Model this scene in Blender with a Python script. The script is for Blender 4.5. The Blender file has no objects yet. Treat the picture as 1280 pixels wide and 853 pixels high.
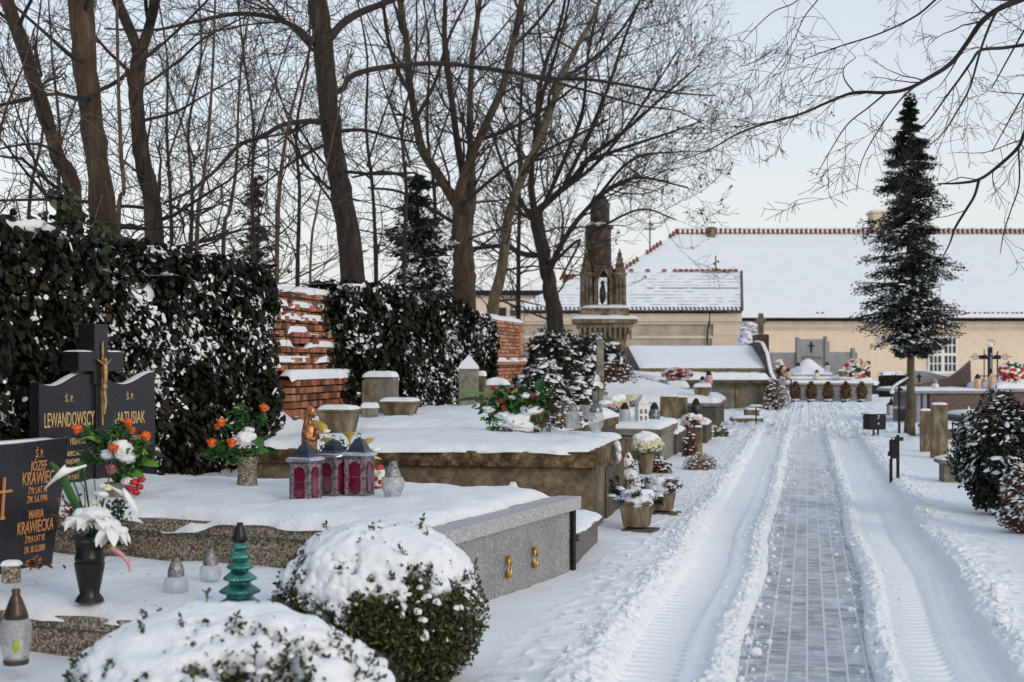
import bpy, math, random
import numpy as np
PI = math.pi
FPX, HCAM, HY, CX = 1777.8, 1.6, 450.0, 640.0
YAW = math.atan(.208)            # the path's heading, to the right of the view
C = bpy.context.scene.collection
def W(px, py, Y): return np.array([(px-CX)/FPX*Y, Y, HCAM-(py-HY)/FPX*Y])
def G(px, py, z=0.0):
    Y = FPX*(HCAM-z)/(py-HY); return np.array([(px-CX)/FPX*Y, Y, z])
def lin(*c): return tuple(((v/255.0)/12.92 if v/255.0 < .04045 else ((v/255.0+.055)/1.055)**2.4) for v in c)

# ---------------------------------------------------------------- noise
def _h(i, j, k, s):
    n = (i.astype(np.int64)*374761393 + j.astype(np.int64)*668265263 + k.astype(np.int64)*2147483647 + s*1274126177) & 0xffffffff
    n = ((n ^ (n >> 13))*1274126177) & 0xffffffff
    n = ((n ^ (n >> 16))*668265263) & 0xffffffff
    return ((n ^ (n >> 15)) & 0xffff)/65535.0
def vn(x, y, z=0.0, s=0):
    x, y, z = np.broadcast_arrays(np.asarray(x, float), np.asarray(y, float), np.asarray(z, float))
    i, j, k = np.floor(x), np.floor(y), np.floor(z)
    a, b, c = x-i, y-j, z-k
    a = a*a*(3-2*a); b = b*b*(3-2*b); c = c*c*(3-2*c)
    r = 0
    for di in (0, 1):
        for dj in (0, 1):
            for dk in (0, 1):
                r = r + _h(i+di, j+dj, k+dk, s)*(a if di else 1-a)*(b if dj else 1-b)*(c if dk else 1-c)
    return r
def fbm(x, y, z=0.0, s=0, o=3):
    r = 0; a = .5; t = 0
    for q in range(o):
        r = r + a*vn(np.asarray(x)*2**q, np.asarray(y)*2**q, np.asarray(z)*2**q, s+q); t += a; a *= .5
    return r/t
def sstep(a, b, x):
    t = np.clip((x-a)/(b-a), 0, 1); return t*t*(3-2*t)
def unit(v):
    v = np.asarray(v, float); n = np.linalg.norm(v, axis=-1, keepdims=True); return v/np.maximum(n, 1e-9)

# ---------------------------------------------------------------- icospheres
def _ico(level):
    t = (1+5**.5)/2
    v = [(-1,t,0),(1,t,0),(-1,-t,0),(1,-t,0),(0,-1,t),(0,1,t),(0,-1,-t),(0,1,-t),(t,0,-1),(t,0,1),(-t,0,-1),(-t,0,1)]
    v = [tuple(unit(p)) for p in v]
    f = [(0,11,5),(0,5,1),(0,1,7),(0,7,10),(0,10,11),(1,5,9),(5,11,4),(11,10,2),(10,7,6),(7,1,8),(3,9,4),(3,4,2),(3,2,6),(3,6,8),(3,8,9),(4,9,5),(2,4,11),(6,2,10),(8,6,7),(9,8,1)]
    for _ in range(level):
        c = {}; nf = []
        def mid(a, b):
            k = (min(a, b), max(a, b))
            if k not in c:
                v.append(tuple(unit((np.array(v[a])+np.array(v[b]))/2))); c[k] = len(v)-1
            return c[k]
        for a, b, d in f:
            e, g, h = mid(a, b), mid(b, d), mid(d, a)
            nf += [(a,e,h),(b,g,e),(d,h,g),(e,g,h)]
        f = nf
    return np.array(v), np.array(f)
ICO = {}
def ico(l):
    if l not in ICO: ICO[l] = _ico(l)
    return ICO[l]

# ---------------------------------------------------------------- mesh builder
INV = {}
class MB:
    def __init__(s, world=False): s.v = []; s.f = []; s.n = 0; s.T = None; s.world = world
    def add(s, v, *faces):
        v = np.asarray(v, float).reshape(-1, 3)
        if s.T is not None: v = v @ s.T[:3, :3].T + s.T[:3, 3]
        s.v.append(v)
        for f in faces:
            if isinstance(f, np.ndarray): s.f.append(f+s.n)
            else:
                by = {}
                for q in f: by.setdefault(len(q), []).append(q)
                for q in by.values(): s.f.append(np.array(q)+s.n)
        s.n += len(v); return s
    def box(s, c, d, rz=0, taper=1.0, shear=(0, 0)):
        x, y, z = d[0]/2, d[1]/2, d[2]/2; t = taper
        v = np.array([(-x,-y,-z),(x,-y,-z),(x,y,-z),(-x,y,-z),(-x*t+shear[0],-y*t+shear[1],z),(x*t+shear[0],-y*t+shear[1],z),(x*t+shear[0],y*t+shear[1],z),(-x*t+shear[0],y*t+shear[1],z)])
        if rz:
            a, b = math.cos(rz), math.sin(rz); v[:, :2] = v[:, :2] @ np.array([[a, b], [-b, a]])
        return s.add(v+np.asarray(c, float), [(0,3,2,1),(4,5,6,7),(0,1,5,4),(1,2,6,5),(2,3,7,6),(3,0,4,7)])
    def b2(s, x0, x1, y0, y1, z0, z1, **k): return s.box(((x0+x1)/2, (y0+y1)/2, (z0+z1)/2), (x1-x0, y1-y0, z1-z0), **k)
    def lathe(s, prof, c=(0, 0, 0), n=20, wob=None, sq=1.0, wf=8):
        a = np.arange(n)*2*PI/n; v = []
        for r, z in prof:
            rr = r*np.ones(n) if wob is None else r*(1+wob*np.cos(a*wf))
            v.append(np.stack([np.cos(a)*rr+c[0], np.sin(a)*rr*sq+c[1], np.full(n, z+c[2])], 1))
        v = np.concatenate(v); m = len(prof); i = np.arange(n); j = (i+1) % n; f = []
        for k in range(m-1): f.append(np.stack([k*n+i, k*n+j, (k+1)*n+j, (k+1)*n+i], 1))
        s.add(v, np.concatenate(f)); b = s.n-len(v)
        s.f.append(np.array([list(range(n))[::-1]])+b); s.f.append(np.array([list(range(n))])+b+(m-1)*n)
        return s
    def tube(s, P, r, n=6, cap=True, closed=False):
        P = np.asarray(P, float); m = len(P); r = np.broadcast_to(np.asarray(r, float), (m,))
        if closed: t = np.roll(P, -1, 0)-np.roll(P, 1, 0)
        else: t = np.gradient(P, axis=0)
        t = unit(t); up = np.array([0, 0, 1.0]) if abs(t[:, 2]).mean() < .8 else np.array([1.0, 0.1, 0])
        a = unit(np.cross(t, up)); b = np.cross(t, a)
        th = np.arange(n)*2*PI/n
        v = (P[:, None]+r[:, None, None]*(np.cos(th)[None, :, None]*a[:, None]+np.sin(th)[None, :, None]*b[:, None])).reshape(-1, 3)
        i = np.arange(n); j = (i+1) % n; K = np.arange(m if closed else m-1)[:, None]; K2 = (K+1) % m
        f = np.stack([K*n+i, K*n+j, K2*n+j, K2*n+i], 2).reshape(-1, 4)
        s.add(v, f)
        if cap and not closed:
            bs = s.n-m*n; s.f.append(np.array([list(range(n))])+bs); s.f.append(np.array([list(range(n))[::-1]])+bs+(m-1)*n)
        return s
    def ring(s, c, R_, r, ax='y', n=18, k=8, sx=1.0):
        a = np.arange(n)*2*PI/n; z = np.zeros(n)
        p = {'y': (np.cos(a)*R_*sx, z, np.sin(a)*R_), 'x': (z, np.cos(a)*R_*sx, np.sin(a)*R_), 'z': (np.cos(a)*R_, np.sin(a)*R_*sx, z)}[ax]
        return s.tube(np.stack(p, 1)+np.asarray(c), r, k, closed=True)
    def prism(s, pts, lo, hi, ax='z'):
        n = len(pts); p = np.array(pts, float); v = []
        for h in (lo, hi):
            o = np.full(n, h)
            v.append(np.stack({'z': (p[:, 0], p[:, 1], o), 'x': (o, p[:, 0], p[:, 1]), 'y': (p[:, 0], o, p[:, 1])}[ax], 1))
        f = [(i, (i+1) % n, n+(i+1) % n, n+i) for i in range(n)]
        return s.add(np.concatenate(v), f, [tuple(range(n))[::-1], tuple(range(n, 2*n))])
    def blob(s, c, r, seed=0, amp=.2, fr=1.5, lv=3, flat=None):
        v, f = ico(lv); d = 1+amp*(fbm(v[:, 0]*fr+seed*3.1, v[:, 1]*fr, v[:, 2]*fr+9, seed)*2-1)
        p = v*d[:, None]*np.asarray(r, float)
        if flat is not None: p[:, 2] = np.maximum(p[:, 2], flat)
        return s.add(p+np.asarray(c), f)
    def grid(s, X, Y, Z):
        a, b = X.shape; v = np.stack([X, Y, Z], 2).reshape(-1, 3)
        i, j = np.meshgrid(np.arange(a-1), np.arange(b-1), indexing='ij'); k = (i*b+j).ravel()
        return s.add(v, np.stack([k, k+b, k+b+1, k+1], 1))
    def leaves(s, P, N, size, wid=.5, fold=.15, rng=None, curl=0.0, T=None):
        """many two-quad leaves, folded on the midrib"""
        P = np.asarray(P, float); n = len(P); N = unit(N)
        t = rng.normal(size=(n, 3)) if T is None else np.asarray(T, float)
        t = unit(t-(t*N).sum(1, keepdims=True)*N); b = np.cross(N, t)
        sz = np.broadcast_to(np.asarray(size, float), (n,))[:, None]
        U = [(0, 0, 0), (-.5*wid, .35, fold), (-.34*wid, .72, fold*.7-curl*.4), (0, 1, -curl), (.34*wid, .72, fold*.7-curl*.4), (.5*wid, .35, fold)]
        v = np.stack([P+sz*(u*b+w*t+h*N) for u, w, h in U], 1).reshape(-1, 3)
        k = (np.arange(n)*6)[:, None]
        return s.add(v, np.concatenate([k+np.array([0, 3, 2, 1]), k+np.array([0, 5, 4, 3])]))
    def domes(s, P, size, rng, flat=.45, N=None, el=1.3):
        """many small snow lumps"""
        P = np.asarray(P, float); n = len(P)
        if n == 0: return s
        a = np.arange(6)*PI/3
        tpl = [(math.cos(q), math.sin(q), -.25) for q in a]+[(math.cos(q+.5)*.8, math.sin(q+.5)*.8, .55) for q in a]+[(0, 0, .95)]
        tp = np.array(tpl)[None]*(1+rng.uniform(-.28, .28, (n, 13, 1)))
        tp = tp*np.array([el, 1/el, flat]); ph = rng.uniform(0, 2*PI, n)
        c, d = np.cos(ph)[:, None], np.sin(ph)[:, None]
        x = tp[:, :, 0]*c-tp[:, :, 1]*d; y = tp[:, :, 0]*d+tp[:, :, 1]*c; z = tp[:, :, 2]
        if N is None: N = np.tile([0, 0, 1.0], (n, 1))
        N = unit(N); up = np.where(abs(N[:, 2:3]) > .95, [[1.0, 0, 0]], [[0, 0, 1.0]])
        A = unit(np.cross(N, up)); B = np.cross(N, A)
        v = P[:, None]+np.broadcast_to(np.asarray(size, float), (n,))[:, None, None]*(x[..., None]*A[:, None]+y[..., None]*B[:, None]+z[..., None]*N[:, None])
        k = (np.arange(n)*13)[:, None, None]
        q = np.array([(i, (i+1) % 6, 6+(i+1) % 6, 6+i) for i in range(6)]); t = np.array([(6+i, 6+(i+1) % 6, 12) for i in range(6)])
        return s.add(v.reshape(-1, 3), (k+q).reshape(-1, 4), (k+t).reshape(-1, 3))
    def build(s, name, mat, parent=None, smooth=None, bevel=0, loc=None, sub=0):
        me = bpy.data.meshes.new(name)
        v = np.concatenate(s.v)
        if s.world and parent is not None:
            l, r = INV[parent.name]; v = v-np.array(l); a, b = math.cos(r), math.sin(r)
            v[:, :2] = v[:, :2] @ np.array([[a, -b], [b, a]])
        me.vertices.add(len(v)); me.vertices.foreach_set('co', v.astype(np.float32).ravel())
        lt = np.concatenate([np.full(len(f), f.shape[1]) for f in s.f]); li = np.concatenate([f.ravel() for f in s.f])
        me.loops.add(len(li)); me.loops.foreach_set('vertex_index', li.astype(np.int32))
        me.polygons.add(len(lt)); me.polygons.foreach_set('loop_start', (np.cumsum(lt)-lt).astype(np.int32))
        me.update(calc_edges=True); me.validate()
        if smooth is not None:
            me.shade_smooth()
            if smooth < 180: me.set_sharp_from_angle(angle=math.radians(smooth))
        else: me.shade_flat()
        me.materials.append(mat)
        o = bpy.data.objects.new(name, me); C.objects.link(o)
        if parent:
            o.parent = parent; INV[o.name] = INV.get(parent.name)
        if loc is not None: o.location = loc
        if bevel:
            m = o.modifiers.new('edge', 'BEVEL'); m.width = bevel; m.segments = 2; m.limit_method = 'ANGLE'; m.angle_limit = .6
        if sub:
            m = o.modifiers.new('sub', 'SUBSURF'); m.levels = m.render_levels = sub
        return o

def thing(name, label, cat, loc=(0, 0, 0), rz=0.0, group=None):
    o = bpy.data.objects.new(name, None); C.objects.link(o); o.empty_display_size = .1
    o.location = tuple(float(q) for q in loc); o.rotation_euler = (0, 0, rz); o['label'] = label; o['category'] = cat
    if group: o['group'] = group
    INV[o.name] = (tuple(float(q) for q in loc), rz); return o
def tag(o, label=None, cat=None, group=None, kind=None):
    if label: o['label'] = label
    if cat: o['category'] = cat
    if group: o['group'] = group
    if kind: o['kind'] = kind
    return o
def dup(root, loc, rz, label, sc=1.0):
    r = root.copy(); C.objects.link(r); r.location = tuple(float(q) for q in loc); r.rotation_euler = (0, 0, rz); r['label'] = label
    r.scale = (sc, sc, sc)
    for ch in list(root.children):
        c = ch.copy(); C.objects.link(c); c.parent = r
        for g in list(ch.children):
            d = g.copy(); C.objects.link(d); d.parent = c
    return r
def rng(s): return np.random.default_rng(s)

# ---------------------------------------------------------------- materials
def mat(name, cols, scale=3.0, rough=.7, metal=0.0, bump=0.0, bscale=None, detail=5, kind='noise', spec=.5, stretch=(1, 1, 1), coat=0.0, cols2=None, scale2=20, trans=0.0, island=None, sss=0.0, alpha=1.0, mixf=.5, dist=.6):
    m = bpy.data.materials.new(name); m.use_nodes = True; nt = m.node_tree; N = nt.nodes; L = nt.links
    b = N['Principled BSDF']; b.inputs['Roughness'].default_value = rough; b.inputs['Metallic'].default_value = metal
    b.inputs['Specular IOR Level'].default_value = spec; b.inputs['Coat Weight'].default_value = coat
    if coat: b.inputs['Coat Roughness'].default_value = .08
    b.inputs['Transmission Weight'].default_value = trans; b.inputs['Alpha'].default_value = alpha
    if sss:
        b.inputs['Subsurface Weight'].default_value = sss; b.inputs['Subsurface Radius'].default_value = (.5, .7, 1); b.inputs['Subsurface Scale'].default_value = .02
    tc = N.new('ShaderNodeTexCoord'); mp = N.new('ShaderNodeMapping'); mp.inputs['Scale'].default_value = stretch
    L.new(tc.outputs['Object'], mp.inputs['Vector'])
    def tex(k, sc, det=detail):
        if k == 'voronoi':
            t = N.new('ShaderNodeTexVoronoi'); t.inputs['Scale'].default_value = sc; L.new(mp.outputs[0], t.inputs['Vector'])
            sp = N.new('ShaderNodeSeparateColor'); L.new(t.outputs['Color'], sp.inputs[0]); return sp.outputs[0]
        if k == 'wave':
            t = N.new('ShaderNodeTexWave'); t.inputs['Scale'].default_value = sc; t.inputs['Distortion'].default_value = 3; t.inputs['Detail'].default_value = 3; L.new(mp.outputs[0], t.inputs['Vector']); return t.outputs['Fac']
        t = N.new('ShaderNodeTexNoise'); t.inputs['Scale'].default_value = sc; t.inputs['Detail'].default_value = det; t.inputs['Roughness'].default_value = dist
        L.new(mp.outputs[0], t.inputs['Vector']); return t.outputs['Fac']
    def ramp(src, cs):
        r = N.new('ShaderNodeValToRGB'); e = r.color_ramp.elements
        while len(e) < len(cs): e.new(.5)
        for q, (p, c) in zip(e, cs): q.position = p; q.color = (*c, 1)
        L.new(src, r.inputs[0]); return r.outputs[0]
    if len(cols) == 1 and not island: b.inputs['Base Color'].default_value = (*cols[0][1], 1)
    else:
        if island:
            g = N.new('ShaderNodeNewGeometry'); out = ramp(g.outputs['Random Per Island'], cols)
        else: out = ramp(tex(kind, scale), cols)
        if cols2:
            o2 = ramp(tex('noise', scale2), cols2); x = N.new('ShaderNodeMix'); x.data_type = 'RGBA'; x.blend_type = 'MULTIPLY'
            x.inputs[0].default_value = mixf*2 if mixf < .5 else 1.0
            L.new(out, x.inputs[6]); L.new(o2, x.inputs[7]); out = x.outputs[2]
        L.new(out, b.inputs['Base Color'])
    if bump:
        t = tex('noise', bscale or scale*6, 6); bp = N.new('ShaderNodeBump'); bp.inputs['Strength'].default_value = bump; bp.inputs['Distance'].default_value = .05 if 'bark' in name else .02
        L.new(t, bp.inputs['Height']); L.new(bp.outputs[0], b.inputs['Normal'])
    return m
def two(a, b, lo=.35, hi=.65): return [(lo, a), (hi, b)]
M = {}
M['snow'] = mat('snow', two((.79, .83, .87), (.83, .86, .895)), 1.5, .65, bump=.6, bscale=34, spec=.25)
M['snow_ground'] = mat('snow_ground', two((.79, .83, .87), (.84, .865, .90)), .8, .65, bump=.45, bscale=30, spec=.25)
M['concrete_moss'] = mat('concrete_moss', [(.32, (.075, .055, .034)), (.5, (.185, .148, .10)), (.68, (.31, .27, .20))], 2.6, .9, bump=.8, bscale=34, detail=8, cols2=[(.36, (.55, .48, .38)), (.6, (1, 1, 1))], scale2=16)
M['slab_moss'] = mat('slab_moss', [(.34, (.018, .012, .008)), (.48, (.085, .055, .024)), (.6, (.19, .135, .062)), (.72, (.42, .34, .17))], 10, .95, bump=.9, bscale=60, detail=8)
M['concrete'] = mat('concrete', [(.3, (.14, .13, .11)), (.7, (.28, .26, .225))], 3, .9, bump=.5, bscale=40, cols2=[(.35, (.6, .57, .5)), (.65, (1, 1, 1))], scale2=9)
M['concrete_dark'] = mat('concrete_dark', [(.3, (.045, .04, .033)), (.7, (.15, .13, .105))], 4, .9, bump=.6, bscale=50, cols2=[(.35, (.6, .57, .5)), (.65, (1, 1, 1))], scale2=12)
M['terrazzo'] = mat('terrazzo', [(.1, (.06, .05, .04)), (.4, (.19, .155, .12)), (.7, (.31, .26, .205)), (.95, (.5, .45, .37))], 95, .75, kind='voronoi', bump=.2, bscale=120, cols2=[(.3, (.62, .6, .58)), (.7, (1, 1, 1))], scale2=2)
M['granite'] = mat('granite', [(.1, (.17, .175, .18)), (.5, (.29, .295, .30)), (.9, (.42, .425, .43))], 120, .6, kind='voronoi', cols2=[(.3, (.72, .72, .74)), (.7, (1, 1, 1))], scale2=3)
M['black_granite'] = mat('black_granite', two((.012, .012, .015), (.024, .024, .03)), 40, .22, spec=.35)
M['brown_granite'] = mat('brown_granite', [(.1, (.035, .02, .016)), (.5, (.1, .06, .05)), (.9, (.16, .1, .085))], 60, .4, kind='voronoi')
M['gold'] = mat('gold', two((.25, .15, .06), (.6, .4, .18)), 30, .45, metal=.6, bump=.2, bscale=60)
M['gold_text'] = mat('gold_text', [(0, (.62, .44, .2))], rough=.5, metal=.2)
M['bronze'] = mat('bronze', [(.3, (.22, .09, .04)), (.7, (.62, .3, .13))], 14, .34, metal=.8, bump=.15, bscale=40)
M['brass'] = mat('brass', two((.35, .2, .06), (.6, .38, .12)), 20, .35, metal=.9)
M['iron'] = mat('iron', two((.007, .007, .008), (.016, .016, .018)), 20, .6, metal=0, spec=.25, bump=.1, bscale=60)
M['silver'] = mat('silver', two((.10, .10, .105), (.42, .42, .43)), 45, .42, metal=.7, bump=.4, bscale=80)
M['glass'] = mat('clear_glass', two((.42, .46, .49), (.75, .79, .81)), 22, .08, spec=.9, trans=.3, bump=.5, bscale=45, alpha=.5)
M['frost_glass'] = mat('frosted_glass', two((.34, .38, .42), (.66, .69, .72)), 18, .25, trans=.25, alpha=.85)
M['wax'] = mat('wax', [(0, (.75, .73, .68))], rough=.5)
M['white_plastic'] = mat('white_ceramic', two((.62, .62, .62), (.78, .78, .77)), 8, .35)
M['lamp_red'] = mat('red_glass', two((.07, .002, .015), (.22, .006, .05)), 25, .15, coat=.5)
M['lamp_pink'] = mat('pink_glass', two((.10, .03, .055), (.5, .34, .4)), 60, .2, coat=.4)
M['lamp_frame'] = mat('lantern_metal', two((.02, .022, .028), (.34, .36, .4)), 30, .3, metal=.6)
M['chrome'] = mat('chrome', two((.3, .33, .37), (.6, .63, .68)), 20, .22, metal=.8)
M['lamp_roof'] = mat('lantern_roof', two((.008, .012, .02), (.03, .045, .07)), 10, .25, metal=.4, spec=.6)
M['teal_glass'] = mat('teal_glass', [(.3, (.004, .05, .055)), (.48, (.012, .17, .14)), (.62, (.07, .34, .25)), (.74, (.42, .37, .08))], 13, .08, coat=.9, metal=.65)
M['black_gloss'] = mat('black_plastic', two((.006, .0055, .005), (.016, .014, .013)), 10, .3, spec=.35)
M['candle_cap'] = mat('bronze_plastic', two((.03, .02, .015), (.1, .07, .05)), 10, .35, metal=.5)
def leafmat(n, cols, rough=.5, spec=.4): return mat(n, cols, rough=rough, island=True, spec=spec)
M['ivy'] = leafmat('ivy_leaf', [(0, (.004, .008, .004)), (.5, (.011, .02, .009)), (.75, (.022, .034, .013)), (.88, (.045, .052, .02)), (.94, (.055, .035, .018)), (1, (.11, .075, .04))], .42, .35)
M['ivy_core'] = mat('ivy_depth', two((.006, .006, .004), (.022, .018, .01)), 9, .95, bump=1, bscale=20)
M['boxleaf'] = leafmat('box_leaf', [(0, (.012, .018, .006)), (.6, (.03, .042, .012)), (.85, (.07, .085, .02)), (1, (.17, .15, .04))], .4)
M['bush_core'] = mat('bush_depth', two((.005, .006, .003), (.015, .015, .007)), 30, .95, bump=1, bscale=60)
M['needle'] = leafmat('conifer_needles', [(0, (.005, .009, .007)), (.7, (.014, .024, .016)), (1, (.035, .046, .026))], .6)
M['yew'] = leafmat('yew_needles', [(0, (.005, .008, .006)), (.7, (.013, .02, .013)), (1, (.04, .045, .022))], .6)
M['purple'] = leafmat('far_needles', [(0, (.02, .016, .02)), (.7, (.045, .032, .04)), (1, (.08, .055, .05))], .8)
M['dry'] = leafmat('dry_leaf', [(0, (.05, .022, .012)), (.6, (.13, .06, .03)), (1, (.26, .15, .08))], .8)
M['dry_pink'] = leafmat('dry_heather', [(0, (.10, .06, .04)), (.6, (.28, .18, .13)), (1, (.5, .4, .32))], .8)
M['stem'] = mat('twig', two((.05, .03, .018), (.13, .085, .05)), 20, .8)
M['green'] = leafmat('green_leaf', [(0, (.008, .035, .010)), (.5, (.018, .08, .018)), (.8, (.05, .15, .025)), (1, (.15, .3, .05))], .4)
M['green_dk'] = leafmat('dark_green_leaf', [(0, (.006, .03, .012)), (.6, (.012, .06, .022)), (1, (.03, .13, .03))], .35)
M['orange'] = mat('orange_petal', two((.62, .09, .012), (.9, .22, .04)), 30, .5)
M['red'] = mat('red_petal', two((.28, .008, .012), (.6, .03, .03)), 30, .5)
M['magenta'] = mat('magenta_petal', two((.28, .06, .12), (.5, .17, .26)), 40, .5)
M['pink'] = mat('pink_petal', two((.55, .22, .24), (.75, .45, .44)), 30, .55)
M['white_petal'] = mat('white_petal', two((.72, .76, .70), (.86, .87, .84)), 14, .5)
M['cream'] = mat('cream_petal', two((.55, .5, .32), (.78, .74, .56)), 60, .6)
M['yellow'] = mat('yellow_petal', two((.72, .5, .07), (.86, .7, .2)), 14, .45)
M['bark'] = mat('bark', [(.3, (.024, .016, .010)), (.5, (.08, .053, .033)), (.62, (.12, .083, .052)), (.75, (.18, .15, .10))], 12, .95, bump=1.0, bscale=34, detail=8, stretch=(1, 1, .22), cols2=[(.35, (.6, .6, .55)), (.65, (1, 1, 1))], scale2=2)
M['bark_dark'] = mat('bark_dark', [(.32, (.009, .007, .006)), (.52, (.036, .024, .018)), (.7, (.08, .056, .04))], 13, .95, bump=1.0, bscale=36, detail=8, stretch=(1, 1, .22))
M['bark_pale'] = mat('bark_pale', [(.3, (.05, .038, .023)), (.7, (.16, .13, .08))], 7, .95, bump=.6, bscale=24, stretch=(1, 1, .3))
M['bark_red'] = mat('bark_red', [(.3, (.045, .026, .017)), (.7, (.115, .07, .045))], 7, .9)
M['twig_dark'] = mat('twig_dark', [(.3, (.013, .009, .008)), (.7, (.036, .025, .020))], 5, .9)
M['render'] = mat('cream_render', [(.3, (.68, .555, .43)), (.7, (.76, .635, .50))], .35, .9, bump=.1, bscale=8, cols2=[(.3, (.9, .89, .87)), (.6, (1, 1, 1))], scale2=2.5)
M['render_old'] = mat('old_render', [(.3, (.36, .305, .245)), (.7, (.50, .43, .35))], .7, .9, bump=.2, bscale=8, cols2=[(.3, (.75, .73, .7)), (.6, (1, 1, 1))], scale2=3)
M['cornice'] = mat('cornice_render', two((.54, .45, .35), (.64, .545, .43)), 1, .9)
M['tile_red'] = mat('clay_tile', two((.10, .025, .02), (.27, .07, .045)), 6, .8)
M['tile_dark'] = mat('dark_tile', two((.05, .03, .028), (.12, .08, .07)), 3, .8)
M['brick_lump'] = mat('red_brick', [(.1, (.09, .04, .028)), (.4, (.24, .085, .045)), (.7, (.36, .13, .065)), (.95, (.44, .2, .11))], rough=.9, island=True)
M['mortar'] = mat('mortar', two((.12, .09, .07), (.25, .21, .17)), 6, .95, bump=.6, bscale=30)
M['brick_far'] = mat('pale_red_brick', [(.1, (.26, .1, .055)), (.5, (.42, .19, .105)), (.9, (.5, .27, .16))], rough=.9, island=True)
M['win_glass'] = mat('window_glass', two((.012, .014, .018), (.04, .045, .055)), .8, .12)
M['win_frame'] = mat('white_frame', [(0, (.7, .7, .68))], rough=.5)
M['sandstone'] = mat('sandstone', [(.3, (.11, .09, .065)), (.5, (.25, .21, .155)), (.72, (.42, .37, .285))], 2.5, .95, bump=.6, bscale=20, cols2=[(.35, (.45, .4, .35)), (.65, (1, 1, 1))], scale2=7)
M['soot_stone'] = mat('sooty_stone', [(.3, (.02, .014, .011)), (.5, (.06, .043, .033)), (.7, (.16, .13, .10))], 4, .95, bump=.7, bscale=24)
M['post_stone'] = mat('post_stone', [(.3, (.05, .038, .02)), (.5, (.15, .115, .068)), (.7, (.30, .255, .18))], 9, .95, bump=.7, bscale=40, stretch=(1, 1, .35))
M['lichen_stone'] = mat('lichen_stone', [(.3, (.11, .10, .08)), (.6, (.25, .235, .2)), (.8, (.4, .38, .33))], 9, .95, bump=.5, bscale=40)
M['green_candle'] = mat('lime_glass', two((.22, .36, .03), (.42, .55, .1)), 9, .3)
M['amber'] = mat('amber_glass', two((.45, .25, .12), (.75, .5, .3)), 16, .2, coat=.5)
M['sign_white'] = mat('white_paint', [(0, (.7, .7, .7))], rough=.6)

# ---------------------------------------------------------------- shared shapes
def snow_sheet(mb, x0, x1, y0, y1, z, th, seed=0, rag=.03, res=.05, mound=0.0, drape=None, power=6):
    """a soft edged layer of snow lying on a rectangle; drape: overhang on the y0 side"""
    L, Wd = x1-x0, y1-y0
    na = int(min(110, max(10, L/res))); nb = int(min(110, max(10, Wd/res)))
    def ax(n): t = np.linspace(-1, 1, n); return np.sign(t)*(1-(1-abs(t))**1.6)
    u, v = np.meshgrid(ax(na), ax(nb), indexing='ij')
    X = (x0+x1)/2+u*L/2; Y = (y0+y1)/2+v*Wd/2
    e = fbm(X*3+seed, Y*3, 0, seed)-.5
    e3 = vn(X*13+seed, Y*13, 0, seed+7)-.5; X = X+rag*(2*e+.7*e3)*abs(u)**3; e2 = fbm(X*3+seed+40, Y*3, 0, seed+5)-.5; Y = Y+rag*(2*e2+.7*e3)*abs(v)**3
    prof = np.clip((1-abs(u)**(power*max(1, L)))*(1-abs(v)**(power*max(1, Wd))), 0, 1)**.5
    Z = z+th*prof*(1+.35*(fbm(X*1.7+seed, Y*1.7, 3, seed)-.5))+.035*th/.07*(fbm(X*5, Y*5+seed, 1, seed)-.5)*prof+.007*(vn(X*21, Y*21, 2, seed)-.5)*prof
    if mound: Z = Z+mound*prof*np.exp(-3*(u*u+v*v))
    if drape:
        k = np.clip((-v-.93)/.07, 0, 1); dn = drape*(vn(X*4+seed, 0, 0, seed)**2)
        Z = Z-k*dn; Y = Y-k*.02
    mb.grid(X, Y, Z); return mb
def snow_cap(parent, x0, x1, y0, y1, z, th, seed=0, name='snow_cap', **k):
    mb = MB(); snow_sheet(mb, x0, x1, y0, y1, z, th, seed, **k); return mb.build(name, M['snow'], parent, smooth=180)
def text_part(parent, s, size, loc, mat_, R3, sx=1.0, name='inscription', ext=.002):
    cu = bpy.data.curves.new('t', 'FONT'); cu.body = s; cu.size = size; cu.align_x = 'CENTER'; cu.extrude = ext; cu.offset = size*.002; cu.resolution_u = 2
    ob = bpy.data.objects.new('t', cu); C.objects.link(ob); bpy.context.view_layer.update()
    me = bpy.data.meshes.new_from_object(ob); bpy.data.objects.remove(ob); n = len(me.vertices)
    v = np.empty(n*3, np.float32); me.vertices.foreach_get('co', v); v = v.reshape(-1, 3)*np.array([sx, 1, 1])
    v = v @ np.array(R3, float)+np.array(loc); me.vertices.foreach_set('co', v.astype(np.float32).ravel()); me.update()
    me.materials.clear(); me.materials.append(mat_); me.name = name
    o = bpy.data.objects.new(name, me); C.objects.link(o); o.parent = parent; return o
FACE_X = [(0, 1, 0), (0, 0, 1), (1, 0, 0)]     # text on a face whose normal is local +x, read towards +y
FACE_Y = [(1, 0, 0), (0, 0, 1), (0, -1, 0)]    # text on a face whose normal is local -y, read towards +x
def petal(mb, p, d, up, ln, wd, curl=.3, n=5):
    d = unit(d); up = unit(np.asarray(up, float)-np.dot(up, d)*d); b = np.cross(d, up)
    t = np.linspace(0, 1, n+1); w = np.sin(np.clip(t*.92+.06, 0, 1)*PI)**.7*wd/2
    X = []
    for q in (-1, -.5, 0, .5, 1):
        X.append(np.asarray(p)+t[:, None]*ln*d+(q*w)[:, None]*b+(-(curl*ln*t**2)+abs(q)*w*.35)[:, None]*up)
    X = np.array(X); mb.grid(X[..., 0], X[..., 1], X[..., 2])
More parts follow.
